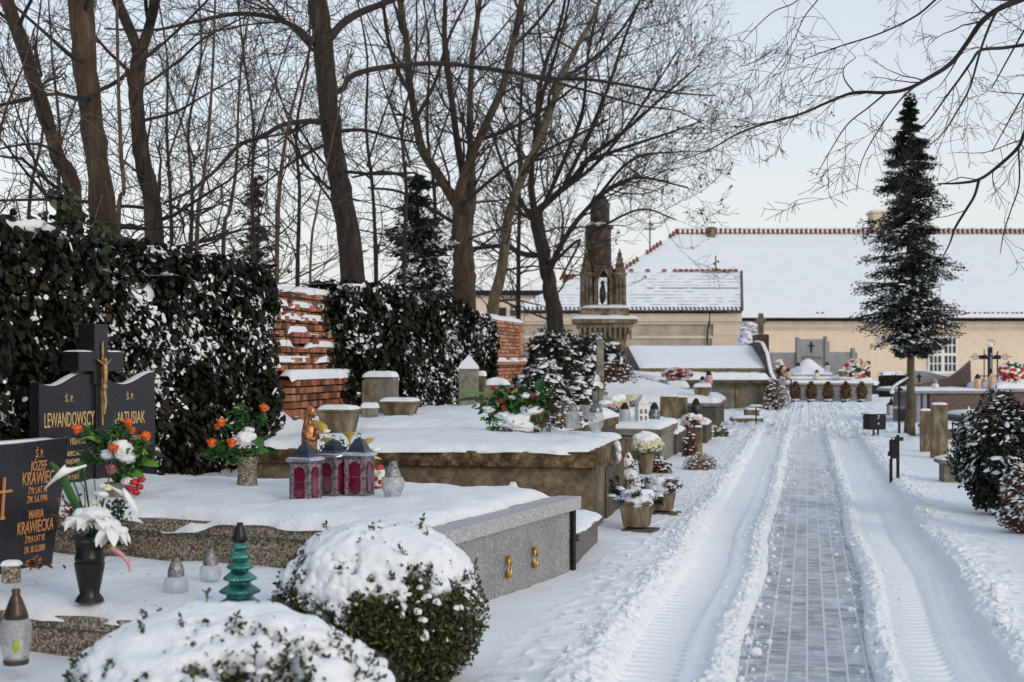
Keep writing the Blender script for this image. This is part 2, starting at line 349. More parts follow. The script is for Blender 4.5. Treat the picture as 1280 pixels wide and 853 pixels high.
def rose(mb, c, r, rg, d=(0, -.4, 1)):
    d = unit(d); a = unit(np.cross(d, (.3, 1, .2))); b = np.cross(d, a)
    mb.blob(np.asarray(c)+d*r*.1, (r*.62, r*.62, r*.7), int(rg.integers(99)), .25, 3, 2)
    for lay, (rr, h, k) in enumerate(((.95, .35, 5), (.7, .5, 5), (.45, .62, 4))):
        for i in range(k):
            q = i*2*PI/k+lay*.6+rg.uniform(-.2, .2); o = math.cos(q)*a+math.sin(q)*b
            petal(mb, np.asarray(c)-d*r*.5+o*rr*r*.25, o*rr*.62+d*(.95+lay*.4), -o, r*(1.2+.1*lay), r*1.3, -.22 if lay else -.02, 4)
def calla(mb, tip, base, w, n=12):
    """a funnel flower: opens from base towards tip, its rim drawn out to a point"""
    tip = np.asarray(tip, float); base = np.asarray(base, float); d = unit(tip-base); Ln = np.linalg.norm(tip-base)
    a = unit(np.cross(d, (0, .2, 1))); b = np.cross(d, a); ph = np.arange(n+1)*2*PI/n; t = np.linspace(0, 1, 7)
    T, P = np.meshgrid(t, ph, indexing='ij'); rad = w*.5*(.14+.86*T**2.2); ln = Ln*T*(1-.33*T*(1-np.cos(P))*.9)
    V = base+ln[..., None]*d+(rad*np.sin(P))[..., None]*a+(rad*(np.cos(P)+.2*T))[..., None]*b
    mb.grid(V[..., 0], V[..., 1], V[..., 2])
def foliage_ball(mb, c, r, n, size, rg, wid=.5, shell=.6, up=.3):
    d = unit(rg.normal(size=(n, 3))); q = (shell+(1-shell)*rg.random(n))[:, None]
    P = np.asarray(c)+d*q*np.asarray(r); mb.leaves(P, d+np.array([0, 0, up])+rg.normal(size=(n, 3))*.6, size*rg.uniform(.6, 1.2, n), wid, rng=rg)
# ================================================================ the setting
def PF(u, v): c, s = math.cos(YAW), math.sin(YAW); return u*c+v*s, -u*s+v*c
def rut_profile(u, v):
    """snow height across the drive: two tyre ruts, banks of broken snow, the swept paving between"""
    w = u+.05*(fbm(v*.35, 3, 0, 5)-.5)*2+.02*(vn(v*2.2, 9, 0, 6)-.5)
    xs = [-1.42, -1.22, -1.08, -.99, -.95, -.69, -.65, -.54, -.49, -.43, -.37, -.32, .34, .38, .44, .50, .54, .77, .82, 1.02, 1.08, 1.20, 1.34, 1.5]
    zs = [0, .01, .03, -.01, -.07, -.08, -.075, -.07, -.045, -.045, -.07, -.19, -.19, -.075, -.05, -.055, -.08, -.08, -.07, -.05, .015, .03, .01, 0]
    z = np.interp(w, xs, zs)
    # broken snow on the banks
    bank = (np.exp(-((w+1.10)/.13)**2)+.8*np.exp(-((w+.44)/.07)**2)+.8*np.exp(-((w-.45)/.07)**2)+np.exp(-((w-1.16)/.12)**2))
    l1 = 1-abs(2*vn(u*13, v*13, 0, 11)-1); l2 = 1-abs(2*vn(u*29, v*29, 0, 12)-1); l3 = vn(u*55, v*55, 0, 13)
    z = z+bank*((l1-.5)*.05+(l2-.5)*.036+(l3-.5)*.012)
    # tread lugs
    def tread(c, hw, ph):
        m = sstep(hw+.03, hw-.02, abs(w-c)); q = v/.125+((w-c)/.15)**2*.5*ph+.3*vn(u*3, v*.9, 0, 30)
        fr = q % 1; s_ = .45-np.exp(-((fr-.5)/.17)**2)*.72
        return m*(s_-.45)*.085*(.7+.6*vn(u*5, v*3, 0, 31))*sstep(19, 12.5, v)
    z = z+tread(-.82, .145, 1)+tread(.64, .125, -1)
    smooth = np.exp(-((w+.57)/.09)**2)+np.exp(-((w-.92)/.11)**2)
    z = z+smooth*(.0015*np.sin(w*90+3*vn(v*.6, 0, 0, 3))+.016*(fbm(u*6, v*2.5, 0, 33)-.5))
    return z
def ground_z(x, y):
    c, s = math.cos(YAW), math.sin(YAW); u = x*c-y*s; v = x*s+y*c
    open_ = .05*(fbm(u*.55, v*.55, 0, 1)-.5)*2+.016*(fbm(u*2.6, v*2.6, 0, 2)-.5)*2+.004*(vn(u*11, v*11, 0, 4)-.5)
    open_ = open_*sstep(1.0, 2.2, abs(u))*.9+open_*.1
    far = sstep(29, 37, v)
    z = rut_profile(u, v)*(1-far)
    # trampled turning place at the end of the drive
    l1 = 1-abs(2*vn(u*3.2, v*3.2, 0, 21)-1); l2 = 1-abs(2*vn(u*8, v*8, 0, 22)-1)
    tr = np.exp(-((u+.3)/3.2)**4)*sstep(27, 33, v)*sstep(60, 52, v)
    z = z+tr*((l1-.45)*.16+(l2-.5)*.09-.03)
    b = (np.exp(-((u+1.35)/.25)**2)+np.exp(-((u-1.4)/.22)**2))*(1-far)
    z = z+b*((1-abs(2*vn(u*9, v*9, 0, 41)-1))**3*.022)
    # footprints-like dents to the left of the drive, drifts against the graves
    z = z+.05*sstep(-1.5, -2.6, u)*(fbm(u*1.1, v*1.1, 0, 44, 2))*sstep(30, 12, v)
    z = z+open_
    return z
def build_ground():
    us = [-.0]
    fine = np.arange(-1.62, 1.62, .0115)
    def grow(a, b, st, k):
        o = []; q = a
        while q < b: o.append(q); q += st; st *= k
        return np.array(o+[b])
    R_ = grow(1.62, 600, .02, 1.07); u = np.concatenate([-R_[::-1], fine[1:], R_])
    v = [-60, -30, -15, -8, -4, -2, 0, 1.5, 3, 4, 4.6]; q = 5.0
    while q < 62: v.append(q); q += max(.0115, q*q/8500)
    v = np.array(v+list(grow(62, 1500, 1.2, 1.12)))
    U, V = np.meshgrid(u, v, indexing='ij'); X, Y = PF(U, V)
    Z = ground_z(X, Y); Z = np.where(abs(U) > 60, 0, Z)
    mb = MB(); mb.grid(X, Y, Z); o = mb.build('ground', M['snow_ground'], smooth=180); o['kind'] = 'structure'
build_ground()

# the paved drive showing between the ruts
def paving_mat():
    m = bpy.data.materials.new('frosted_paving'); m.use_nodes = True; nt = m.node_tree; N = nt.nodes; L = nt.links; b = N['Principled BSDF']
    tc = N.new('ShaderNodeTexCoord'); mp = N.new('ShaderNodeMapping'); mp.inputs['Rotation'].default_value = (0, 0, PI/2); L.new(tc.outputs['Object'], mp.inputs[0])
    br = N.new('ShaderNodeTexBrick'); br.inputs['Scale'].default_value = 1; br.inputs['Brick Width'].default_value = .2; br.inputs['Row Height'].default_value = .108; br.inputs['Mortar Size'].default_value = .009; br.inputs['Mortar Smooth'].default_value = .4
    br.inputs['Color1'].default_value = (.25, .265, .31, 1); br.inputs['Color2'].default_value = (.42, .44, .49, 1); br.inputs['Mortar'].default_value = (.60, .63, .68, 1); br.inputs['Bias'].default_value = .1
    nz0 = N.new('ShaderNodeTexNoise'); nz0.inputs['Scale'].default_value = 9; L.new(tc.outputs['Object'], nz0.inputs[0])
    ad = N.new('ShaderNodeVectorMath'); ad.operation = 'MULTIPLY_ADD'; L.new(nz0.outputs['Color'], ad.inputs[0]); ad.inputs[1].default_value = (.012, .012, 0); L.new(mp.outputs[0], ad.inputs[2]); L.new(ad.outputs[0], br.inputs['Vector'])
    nz = N.new('ShaderNodeTexNoise'); nz.inputs['Scale'].default_value = 7; nz.inputs['Detail'].default_value = 6; nz.inputs['Roughness'].default_value = .7; L.new(tc.outputs['Object'], nz.inputs[0])
    r = N.new('ShaderNodeValToRGB'); r.color_ramp.elements[0].position = .47; r.color_ramp.elements[1].position = .70; L.new(nz.outputs['Fac'], r.inputs[0])
    mx = N.new('ShaderNodeMix'); mx.data_type = 'RGBA'; L.new(r.outputs[0], mx.inputs[0]); L.new(br.outputs['Color'], mx.inputs[6]); mx.inputs[7].default_value = (.66, .69, .74, 1)
    # bare damp spots, some of the setts reddish
    n3 = N.new('ShaderNodeTexNoise'); n3.inputs['Scale'].default_value = 2.6; n3.inputs['Detail'].default_value = 7; n3.inputs['Roughness'].default_value = .75
    mp3 = N.new('ShaderNodeMapping'); mp3.inputs['Scale'].default_value = (1.3, 3.2, 1); L.new(tc.outputs['Object'], mp3.inputs[0]); L.new(mp3.outputs[0], n3.inputs[0])
    r3 = N.new('ShaderNodeValToRGB'); r3.color_ramp.elements[0].position = .55; r3.color_ramp.elements[1].position = .68; L.new(n3.outputs['Fac'], r3.inputs[0])
    sub = N.new('ShaderNodeMath'); sub.operation = 'MULTIPLY'; L.new(r3.outputs[0], sub.inputs[0]); inv = N.new('ShaderNodeMath'); inv.operation = 'SUBTRACT'; inv.inputs[0].default_value = 1; L.new(br.outputs['Fac'], inv.inputs[1]); L.new(inv.outputs[0], sub.inputs[1])
    m2 = N.new('ShaderNodeMix'); m2.data_type = 'RGBA'; L.new(sub.outputs[0], m2.inputs[0]); L.new(mx.outputs[2], m2.inputs[6]); m2.inputs[7].default_value = (.15, .12, .13, 1)
    # packed snow takes over towards the far end and in drifts
    sx = N.new('ShaderNodeSeparateXYZ'); L.new(tc.outputs['Object'], sx.inputs[0]); mr = N.new('ShaderNodeMapRange'); mr.inputs['From Min'].default_value = 9; mr.inputs['From Max'].default_value = 34; mr.inputs['To Min'].default_value = -.04; mr.inputs['To Max'].default_value = .42; L.new(sx.outputs['Y'], mr.inputs['Value'])
    n4 = N.new('ShaderNodeTexNoise'); n4.inputs['Scale'].default_value = 1.7; n4.inputs['Detail'].default_value = 8; n4.inputs['Roughness'].default_value = .7; mp4 = N.new('ShaderNodeMapping'); mp4.inputs['Scale'].default_value = (2.2, .8, 1); L.new(tc.outputs['Object'], mp4.inputs[0]); L.new(mp4.outputs[0], n4.inputs[0])
    a4 = N.new('ShaderNodeMath'); a4.operation = 'ADD'; L.new(n4.outputs['Fac'], a4.inputs[0]); L.new(mr.outputs['Result'], a4.inputs[1]); r4 = N.new('ShaderNodeValToRGB'); r4.color_ramp.elements[0].position = .5; r4.color_ramp.elements[1].position = .82; L.new(a4.outputs[0], r4.inputs[0])
    m4 = N.new('ShaderNodeMix'); m4.data_type = 'RGBA'; L.new(r4.outputs[0], m4.inputs[0]); L.new(m2.outputs[2], m4.inputs[6]); m4.inputs[7].default_value = (.74, .77, .81, 1); m2 = m4
    L.new(m2.outputs[2], b.inputs['Base Color']); b.inputs['Roughness'].default_value = .75
    bp = N.new('ShaderNodeBump'); bp.inputs['Strength'].default_value = .5; bp.inputs['Distance'].default_value = .006; L.new(br.outputs['Fac'], bp.inputs['Height']); L.new(bp.outputs[0], b.inputs['Normal'])
    return m
mb = MB(); uu, vv = np.meshgrid(np.linspace(-.6, .62, 14), np.linspace(3, 40, 300), indexing='ij')
mb.grid(uu, vv, -.105+.006*(fbm(uu*2, vv*.8, 0, 8)-.5)+0*uu); pth = mb.build('path', paving_mat(), smooth=180); pth['kind'] = 'structure'; pth.rotation_euler = (0, 0, -YAW)

# lumps of snow thrown out of the ruts
rg = rng(5); mb = MB(); n = 2900
v = 5.5+(rg.random(n)**1.5)*27; side = rg.choice([-1.12, -.42, .44, 1.17, -1.25, .36, -.36], n, p=[.2, .2, .2, .14, .06, .1, .1]); u = side+rg.normal(size=n)*.085
x, y = PF(u, v); sz = .006+.017*rg.random(n)**3.5; z = np.maximum(ground_z(x, y), -.105)
v_, f_ = ico(1); P = np.stack([x, y, z+sz*.35], 1); a = rg.uniform(.7, 1.25, (n, 1, 3))*(1+rg.uniform(-.22, .22, (n, len(v_), 1)))
mb.add((P[:, None]+v_[None]*a*sz[:, None, None]).reshape(-1, 3), ((np.arange(n)*len(v_))[:, None, None]+f_).reshape(-1, 3))
for (px, py, r) in ((945, 797, .035), (1093, 840, .036), (961, 783, .022), (1063, 745, .022), (1061, 722, .018), (1045, 680, .02), (985, 710, .017), (868, 645, .04), (888, 640, .03), (858, 690, .035), (1246, 750, .05), (1252, 790, .05), (1238, 735, .03), (975, 690, .015), (935, 780, .02)):
    g = G(px, py); mb.blob((g[0], g[1], max(float(ground_z(g[0], g[1])), -.105)+r*.5), (r, r*.9, r*.8), px, .3, 2.5, 3)
tag(mb.build('snow_clumps', M['snow'], smooth=180), 'loose lumps of broken snow thrown beside the tyre ruts', 'snow', kind='stuff')

# ---------------------------------------------------------------- sky, sun, camera
w = bpy.data.worlds.new('World'); bpy.context.scene.world = w; w.use_nodes = True; nt = w.node_tree; N = nt.nodes; L = nt.links
bg = N['Background']; sky = N.new('ShaderNodeTexSky'); sky.sky_type = 'NISHITA'; sky.sun_disc = False
SUN_EL, SUN_AZ = math.radians(24), math.radians(142)      # azimuth clockwise from +Y: behind the camera, to the right
sky.sun_elevation = SUN_EL; sky.sun_rotation = SUN_AZ; sky.air_density = 1.3; sky.dust_density = 2.5; sky.ozone_density = 1.2
L.new(sky.outputs[0], bg.inputs[0]); bg.inputs[1].default_value = .05
# thin even cloud over the blue
b2 = N.new('ShaderNodeBackground'); tc = N.new('ShaderNodeTexCoord'); sp = N.new('ShaderNodeSeparateXYZ'); L.new(tc.outputs['Generated'], sp.inputs[0])
rp = N.new('ShaderNodeValToRGB'); e = rp.color_ramp.elements
e.new(.5); e.new(.6)
for q, (p, c) in zip(e, ((0, (.675, .66, .69)), (.08, (.64, .645, .69)), (.26, (.55, .578, .63)), (1, (.36, .43, .52)))): q.position = p; q.color = (*c, 1)
mp = N.new('ShaderNodeMapping'); mp.inputs['Scale'].default_value = (1, 1, 5); L.new(tc.outputs['Generated'], mp.inputs[0])
nz = N.new('ShaderNodeTexNoise'); nz.inputs['Scale'].default_value = 2.2; nz.inputs['Detail'].default_value = 5; L.new(mp.outputs[0], nz.inputs[0])
cr = N.new('ShaderNodeValToRGB'); cr.color_ramp.elements[0].position = .5; cr.color_ramp.elements[1].position = .75; L.new(nz.outputs['Fac'], cr.inputs[0])
ml = N.new('ShaderNodeMath'); ml.operation = 'MULTIPLY'; ml.inputs[1].default_value = .45; L.new(cr.outputs[0], ml.inputs[0])
mx = N.new('ShaderNodeMix'); mx.data_type = 'RGBA'; L.new(ml.outputs[0], mx.inputs[0]); L.new(sp.outputs['Z'], rp.inputs[0]); L.new(rp.outputs[0], mx.inputs[6]); mx.inputs[7].default_value = (.64, .62, .65, 1)
L.new(mx.outputs[2], b2.inputs[0]); b2.inputs[1].default_value = 1.0
ad = N.new('ShaderNodeAddShader'); L.new(bg.outputs[0], ad.inputs[0]); L.new(b2.outputs[0], ad.inputs[1]); L.new(ad.outputs[0], N['World Output'].inputs[0])
sl = bpy.data.lights.new('sun', 'SUN'); sl.energy = .75; sl.angle = math.radians(16); sl.color = (1, .86, .70); so = bpy.data.objects.new('sun', sl); C.objects.link(so)
so.rotation_euler = (PI/2-SUN_EL, 0, PI-SUN_AZ)
cam = bpy.data.cameras.new('camera'); co = bpy.data.objects.new('camera', cam); C.objects.link(co); co.location = (0, 0, HCAM); co.rotation_euler = (PI/2, 0, 0)
cam.lens = 50; cam.sensor_width = 36; cam.shift_y = 23.5/1280; cam.clip_end = 4000; cam.clip_start = .1
cam.dof.use_dof = True; cam.dof.focus_distance = 12.5; cam.dof.aperture_fstop = 3.2
sc = bpy.context.scene; sc.camera = co
sc.view_settings.view_transform = 'Standard'; sc.view_settings.look = 'None'; sc.view_settings.exposure = 0; sc.view_settings.gamma = 1

# ---------------------------------------------------------------- buildings
def snow_roof(mb, quad, th, na=60, nb=14, seed=0, amp=.05):
    """snow lying on a sloping four sided roof face, given eave-left, eave-right, ridge-right, ridge-left"""
    a, b, c, d = [np.array(q, float) for q in quad]; u, v = np.meshgrid(np.linspace(0, 1, na), np.linspace(0, 1, nb), indexing='ij')
    P = (a*(1-u[..., None])+b*u[..., None])*(1-v[..., None])+(d*(1-u[..., None])+c*u[..., None])*v[..., None]
    e = np.minimum(np.minimum(u*8, (1-u)*8), np.minimum(v*5, (1-v)*5)); h = th*np.clip(e, 0, 1)**.5*(1+.4*(fbm(P[..., 0]*.7, P[..., 1]*.7, P[..., 2], seed)-.5))+amp*.2*(vn(P[..., 0]*4, P[..., 2]*3, 0, seed)-.5)
    mb.grid(P[..., 0], P[..., 1], P[..., 2]+h+.005)
# long cream building
t = thing('parish_house', 'long cream rendered building under a broad snow covered roof with red ridge tiles', 'building', (20, 81, 0))
mb = MB(True); mb.b2(3.4, 45, 81, 99, -.3, 3.78); mb.build('wall', M['render'], t)
mb = MB(True); mb.b2(3.1, 45.3, 80.86, 81, 3.42, 3.8); mb.b2(3.2, 45.2, 80.93, 81, 3.3, 3.42); mb.build('cornice', M['cornice'], t)
EL, ER, RR, RL = (2.5, 80.4, 3.98), (46, 80.4, 3.98), (46, 90, 9.6), (10.4, 90, 9.6); BL = (2.5, 99.6, 3.98); BR = (46, 99.6, 3.98)
mb = MB(True); P = [EL, ER, RR, RL, BL, BR]; mb.add(P, [(0, 1, 2, 3), (0, 3, 4), (3, 2, 5, 4), (1, 5, 2), (0, 4, 5, 1)]); roof = mb.build('roof', M['tile_dark'], t)
mb = MB(True); mb.b2(2.5, 46, 80.36, 80.42, 3.91, 3.97); mb.build('gutter', M['tile_dark'], t)
mb = MB(True); snow_roof(mb, (EL, ER, RR, RL), .14, 120, 40, 3); mb.build('roof_snow', M['snow'], t, smooth=180)
mb = MB(True); snow_roof(mb, (BL, EL, RL, RL), .14, 40, 30, 4); mb.build('roof_snow', M['snow'], t, smooth=180)
rg = rng(8)
mb = MB(True)
for i in range(118): mb.box((10.5+i*.3, 89.95, 9.72+rg.normal()*.02), (.165, .34, .34), taper=.8)
for i in range(34):
    q = i/34;
    if rg.random() < .35: continue
    p = np.array(RL)*(1-q)+np.array(EL)*q; mb.box((p[0], p[1], p[2]+.12), (.19, .3, .24+.08*rg.random()), taper=.7)
mb.build('ridge_tiles', M['tile_red'], t)
mb = MB(True); mb.b2(10.4, 46, 89.88, 90.3, 9.60, 9.67); mb.build('ridge_bed', M['snow'], t)
mb = MB(True); snow_sheet(mb, 10.3, 46, 89.82, 90.2, 9.87, .10, 5, rag=.03, res=.4); mb.build('ridge_snow', M['snow'], t, smooth=180)
mb = MB(True)
for i in range(110):
    if 27 < i or rg.random() < .4: mb.box((16+i*.27+rg.normal()*.03, 80.75, 4.27), (.11, .1, .06+.03*rg.random()))
mb.build('snow_guards', M['tile_dark'], t)
mb = MB(True); mb.b2(12.28, 12.78, 89.3, 89.7, 9.0, 9.95); mb.build('chimney', M['post_stone'], t, bevel=.03)
mb = MB(True); mb.b2(23.25, 26.4, 91.5, 93, 8, 11.05); mb.b2(23.15, 26.5, 91.4, 93.1, 11.05, 11.2); mb.build('chimney', M['render'], t); snow_s = MB(True); snow_sheet(snow_s, 23.2, 26.4, 91.5, 93, 11.2, .12, 2, res=.2); snow_s.build('snow_cap', M['snow'], t, smooth=180)
def window(par, x0, x1, z0, z1, Y, cols, rows, midx=True):
    mb = MB(True); fw = .09
    for a, b, c, d in ((x0, x1, z0, z0+fw), (x0, x1, z1-fw, z1)): mb.b2(a, b, Y-.1, Y-.02, c, d)
    for a, b in ((x0, x0+fw), (x1-fw, x1)): mb.b2(a, b, Y-.1, Y-.02, z0+fw, z1-fw)
    mx_ = (x0+x1)/2; mz = (z0+z1)/2
    mb.b2(mx_-.09, mx_+.09, Y-.098, Y-.02, z0+fw, z1-fw); mb.b2(x0+fw, mx_-.09, Y-.098, Y-.02, mz-.08, mz+.08); mb.b2(mx_+.09, x1-fw, Y-.098, Y-.02, mz-.08, mz+.08)
    for a, b in ((x0+fw, mx_-.09), (mx_+.09, x1-fw)):
        for c, d in ((z0+fw, mz-.08), (mz+.08, z1-fw)):
            for k in (1, 2): q = a+(b-a)*k/3; mb.b2(q-.03, q+.03, Y-.085, Y-.025, c, d)
            q = (c+d)/2; mb.b2(a, b, Y-.083, Y-.026, q-.03, q+.03)
    f = mb.build('window', M['win_frame'], par)
    mb = MB(True); mb.b2(x0+.03, x1-.03, Y-.03, Y-.012, z0+.03, z1-.03); g = mb.build('pane', M['win_glass'], f); return f
f = window(t, 23.68, 25.35, .86, 2.95, 81, 6, 4); 
mb = MB(True); mb.b2(23.55, 25.5, 80.86, 81.0, .70, .84); mb.build('window_sill', M['cornice'], t); ms = MB(True); snow_sheet(ms, 23.55, 25.5, 80.86, 81, .84, .05, 3, res=.1); ms.build('snow_cap', M['snow'], t, smooth=180)
# cross on the roof
p = np.array(RL)*(1-.24)+np.array(EL)*.24; t = thing('roof_cross', 'thin dark metal cross standing on the hip of the long snowy roof', 'cross', p)
mb = MB(True); mb.tube([p, p+(0, 0, 1.9)], .045, 6); mb.build('upright', M['iron'], t); mb = MB(True); mb.tube([p+(-.36, -.02, 1.4), p+(.36, -.02, 1.4)], .04, 6); mb.build('crossbar', M['iron'], t)

# low annex in front of it
t = thing('annex', 'low old plastered annex with cornice bands and snowy tiled roof beside the long building', 'building', (6, 60, 0))
mb = MB(True); mb.b2(.5, 9.5, 60.2, 66.5, -.3, 3.55); mb.build('wall', M['render_old'], t)
mb = MB(True); mb.b2(.3, 9.7, 60.0, 60.2, 3.22, 3.56); mb.b2(.38, 9.62, 60.08, 60.2, 3.1, 3.22); mb.b2(.44, 9.56, 60.13, 60.2, 2.5, 2.62); mb.build('cornice', M['cornice'], t)
mb = MB(True); mb.b2(8.45, 9.56, 60.1, 60.2, 1.0, 2.5); mb.b2(8.5, 9.56, 60.1, 60.2, 2.62, 3.1); mb.build('pilaster', M['cornice'], t, bevel=.02)
mb = MB(True); mb.tube([(8.35, 60.02, 3.6), (8.33, 60.02, 3.1), (8.25, 60.05, 2.8), (8.25, 60.05, .3)], .035, 6); mb.build('cable', M['iron'], t)
aL, aR, rR, rL = (-.1, 59.8, 3.66), (9.66, 59.8, 3.66), (10.22, 63.5, 5.5), (3.3, 63.5, 5.5); bL, bR = (-.1, 67.2, 3.66), (10.8, 67.2, 3.66)
mb = MB(True); mb.add([aL, aR, rR, rL, bL, bR], [(0, 1, 2, 3), (0, 3, 4), (3, 2, 5, 4), (1, 5, 2), (0, 4, 5, 1)]); mb.build('roof', M['tile_dark'], t)
mb = MB(True); mb.add([(9.7, 60.2, 3.5), (10.7, 66.5, 3.5), (10.2, 63.5, 5.42)], [(0, 1, 2)]); mb.build('gable', M['render_old'], t)
# snow in tile courses, thin so the courses show
def coursed(mb, q, rows, seed):
    a, b, c, d = [np.array(z, float) for z in q]; na = 120; nb = rows*6+1
    u, v = np.meshgrid(np.linspace(0, 1, na), np.linspace(0, 1, nb), indexing='ij')
    P = (a*(1-u[..., None])+b*u[..., None])*(1-v[..., None])+(d*(1-u[..., None])+c*u[..., None])*v[..., None]
    st = (v*rows) % 1; m = vn(P[..., 0]*3.5, v*rows*.9, 0, seed)
    h = .032-.10*np.clip((st-.62)/.3, 0, 1)*np.clip(m*5-1.6, 0, 1)+.025*(fbm(P[..., 0]*3, v*20, 0, seed)-.4)
    mb.grid(P[..., 0], P[..., 1], P[..., 2]+h)
mb = MB(True); coursed(mb, (aL, aR, rR, rL), 12, 3); mb.build('roof_snow', M['snow'], t, smooth=180)
mb = MB(True); coursed(mb, (bL, aL, rL, rL), 12, 4); mb.build('roof_snow', M['snow'], t, smooth=180)
mb = MB(True); 
for i in range(56): mb.tube([(.0+i*.175, 59.74, 3.64), (.0+i*.175, 60.1, 3.80)], .055, 6)
mb.build('eave_tiles', M['tile_dark'], t)
mb = MB(True)
for i in range(26): 
    if i > 13 or i % 3 == 0: mb.box((3.85+i*.245, 63.5, 5.60), (.22, .22, .10), taper=.7)
mb.build('ridge_tiles', M['tile_red'], t)
mb = MB(True); mb.tube([(9.68, 59.75, 3.70), (10.25, 63.5, 5.56)], .05, 6); mb.build('verge', M['tile_dark'], t)
mb = MB(True); mb.tube([(9.1, 63.5, 5.5), (9.1, 63.5, 6.25)], .03, 5); mb.build('vent_pipe', M['iron'], t)
mb = MB(True); mb.b2(2.35, 3.25, 65.6, 66.4, 3.6, 5.55); mb.build('chimney', M['tile_red'], t)
# flat roofed house far left
t = thing('flat_roofed_house', 'distant cream house with flat snowy roof behind the bare trees', 'building', (0, 75, 0))
mb = MB(True); mb.b2(-6, 2.9, 75, 84, -.3, 5.0); mb.build('wall', M['render'], t)
mb = MB(True); mb.b2(-6.3, 3.2, 74.7, 84.3, 5.0, 5.25); mb.build('roof', M['iron'], t)
ms = MB(True); snow_sheet(ms, -6.3, 3.2, 74.7, 84.3, 5.25, .22, 3, res=.2); ms.build('roof_snow', M['snow'], t, smooth=180)
for a, b in ((.55, 1.75), (-.9, -.3), (-3.4, -2.2)):
    mb = MB(True); mb.b2(a, b, 74.92, 75, 3.2, 4.35); f = mb.build('window', M['win_glass'], t)

# gothic grave shrine
def zz(py): return 1.6+(450-py)*.0225
t = thing('stone_shrine', 'tall weathered gothic grave shrine with pinnacles, pointed niche and dark rounded pillar', 'monument', (2.59, 40, 0))
mb = MB(); mb.b2(-.58, .58, -.5, .5, -.2, zz(425)); mb.build('base', M['sandstone'], t, bevel=.03)
mb = MB()
for i, (hw, a, b) in enumerate(((.62, 425, 418), (.68, 418, 411), (.76, 411, 405), (.88, 405, 400))): mb.b2(-hw, hw, -hw*.85, hw*.85, zz(a), zz(b))
mb.build('corbel', M['sandstone'], t, bevel=.02)
mb = MB()
for i in range(11): mb.b2(-.75+i*.14, -.68+i*.14, -.66, -.6, zz(424), zz(408))
mb.build('dentils', M['sandstone'], t)
mb = MB(); mb.b2(-.66, .66, -.56, .56, zz(400), zz(389)); mb.b2(-.64, .64, -.54, .54, zz(389), zz(386)); mb.build('plinth', M['sandstone'], t, bevel=.02)
snow_cap(t, -.9, .9, -.76, .76, zz(400)+.003, .12, 3, res=.06, rag=.04); snow_cap(t, -.66, .66, -.56, .56, zz(386), .09, 5, res=.06)
for s_ in (-1, 1):
    mb = MB(); x = s_*.47-.04
    mb.box((x, -.1, (zz(384)+zz(345))/2), (.34, .5, zz(345)-zz(384)), taper=.93); mb.box((x, -.1, (zz(345)+zz(342))/2), (.38, .54, zz(342)-zz(345)))
    mb.box((x, -.1, (zz(342)+zz(311))/2), (.3, .42, zz(311)-zz(342)), taper=.08)
    for k in range(4): mb.box((x, -.1, zz(338)+k*.15), (.3-k*.06, .44-k*.08, .035))
    for k in (-1, 0, 1): mb.box((x+k*.1, -.36, (zz(382)+zz(348))/2), (.035, .05, zz(348)-zz(382)))
    mb.build('pinnacle', M['sandstone'], t)
mb = MB(); mb.b2(-.34, -.16, .0, .4, zz(386), zz(346)); mb.b2(.11, .3, .0, .4, zz(386), zz(346)); mb.b2(-.34, .3, .0, .4, zz(346), zz(336)); mb.build('niche_walls', M['soot_stone'], t)
mb = MB(); mb.b2(-.30, -.2, -.3, .0, zz(385), zz(350)); mb.b2(.13, .24, -.3, 0, zz(385), zz(350)); mb.tube([(-.26, -.3, zz(352)), (-.2, -.3, zz(347)), (-.03, -.32, zz(336)), (.12, -.3, zz(347)), (.2, -.3, zz(352))], .05, 6); mb.prism([(-.3, zz(350)), (-.03, zz(338)), (.24, zz(350)), (.24, zz(333)), (-.3, zz(333))], -.26, .0, 'y'); mb.build('niche_arch', M['sandstone'], t)
mb = MB(); mb.blob((-.05, -.12, zz(368)), (.09, .08, .28), 3, .2, 2, 3); mb.blob((-.05, -.14, zz(354)), (.055, .055, .07), 4, .1, 2, 2); mb.build('figure', M['soot_stone'], t, smooth=180)
mb = MB(); mb.blob((-.03, -.14, zz(384)), (.15, .12, .06), 7, .2, 2, 2); mb.build('niche_snow', M['snow'], t, smooth=180)
mb = MB()
def col(mb, cx, hw, z0, z1, rt=0):
    n = 12; k = np.arange(n)*2*PI/n+PI/n; L_ = []
    zs = [(z0, 1), (z1-rt, 1), (z1-rt*.55, .86), (z1-rt*.2, .6), (z1, .25)] if rt else [(z0, 1.05), (z1, 1)]
    mb.lathe([(hw*q, z) for z, q in zs], (cx, .12, 0), 10)
col(mb, -.16, .36, zz(340), zz(283)); mb.build('pillar', M['soot_stone'], t, smooth=50)
mb = MB(); col(mb, -.11, .275, zz(283), zz(242), .35); mb.build('pillar_head', M['soot_stone'], t, smooth=50)
mb = MB(); mb.ring((-.13, .12, zz(284)), .35, .06, 'z', 16, 6); mb.build('pillar_collar', M['soot_stone'], t)
ms = MB(); rg = rng(4); ms.domes(np.stack([rg.uniform(-.42, .1, 14), -.24+rg.uniform(-.05, .05, 14), zz(284)+rg.uniform(-.02, .1, 14)], 1), rg.uniform(.05, .1, 14), rg); ms.build('snow_cap', M['snow'], t, smooth=180)
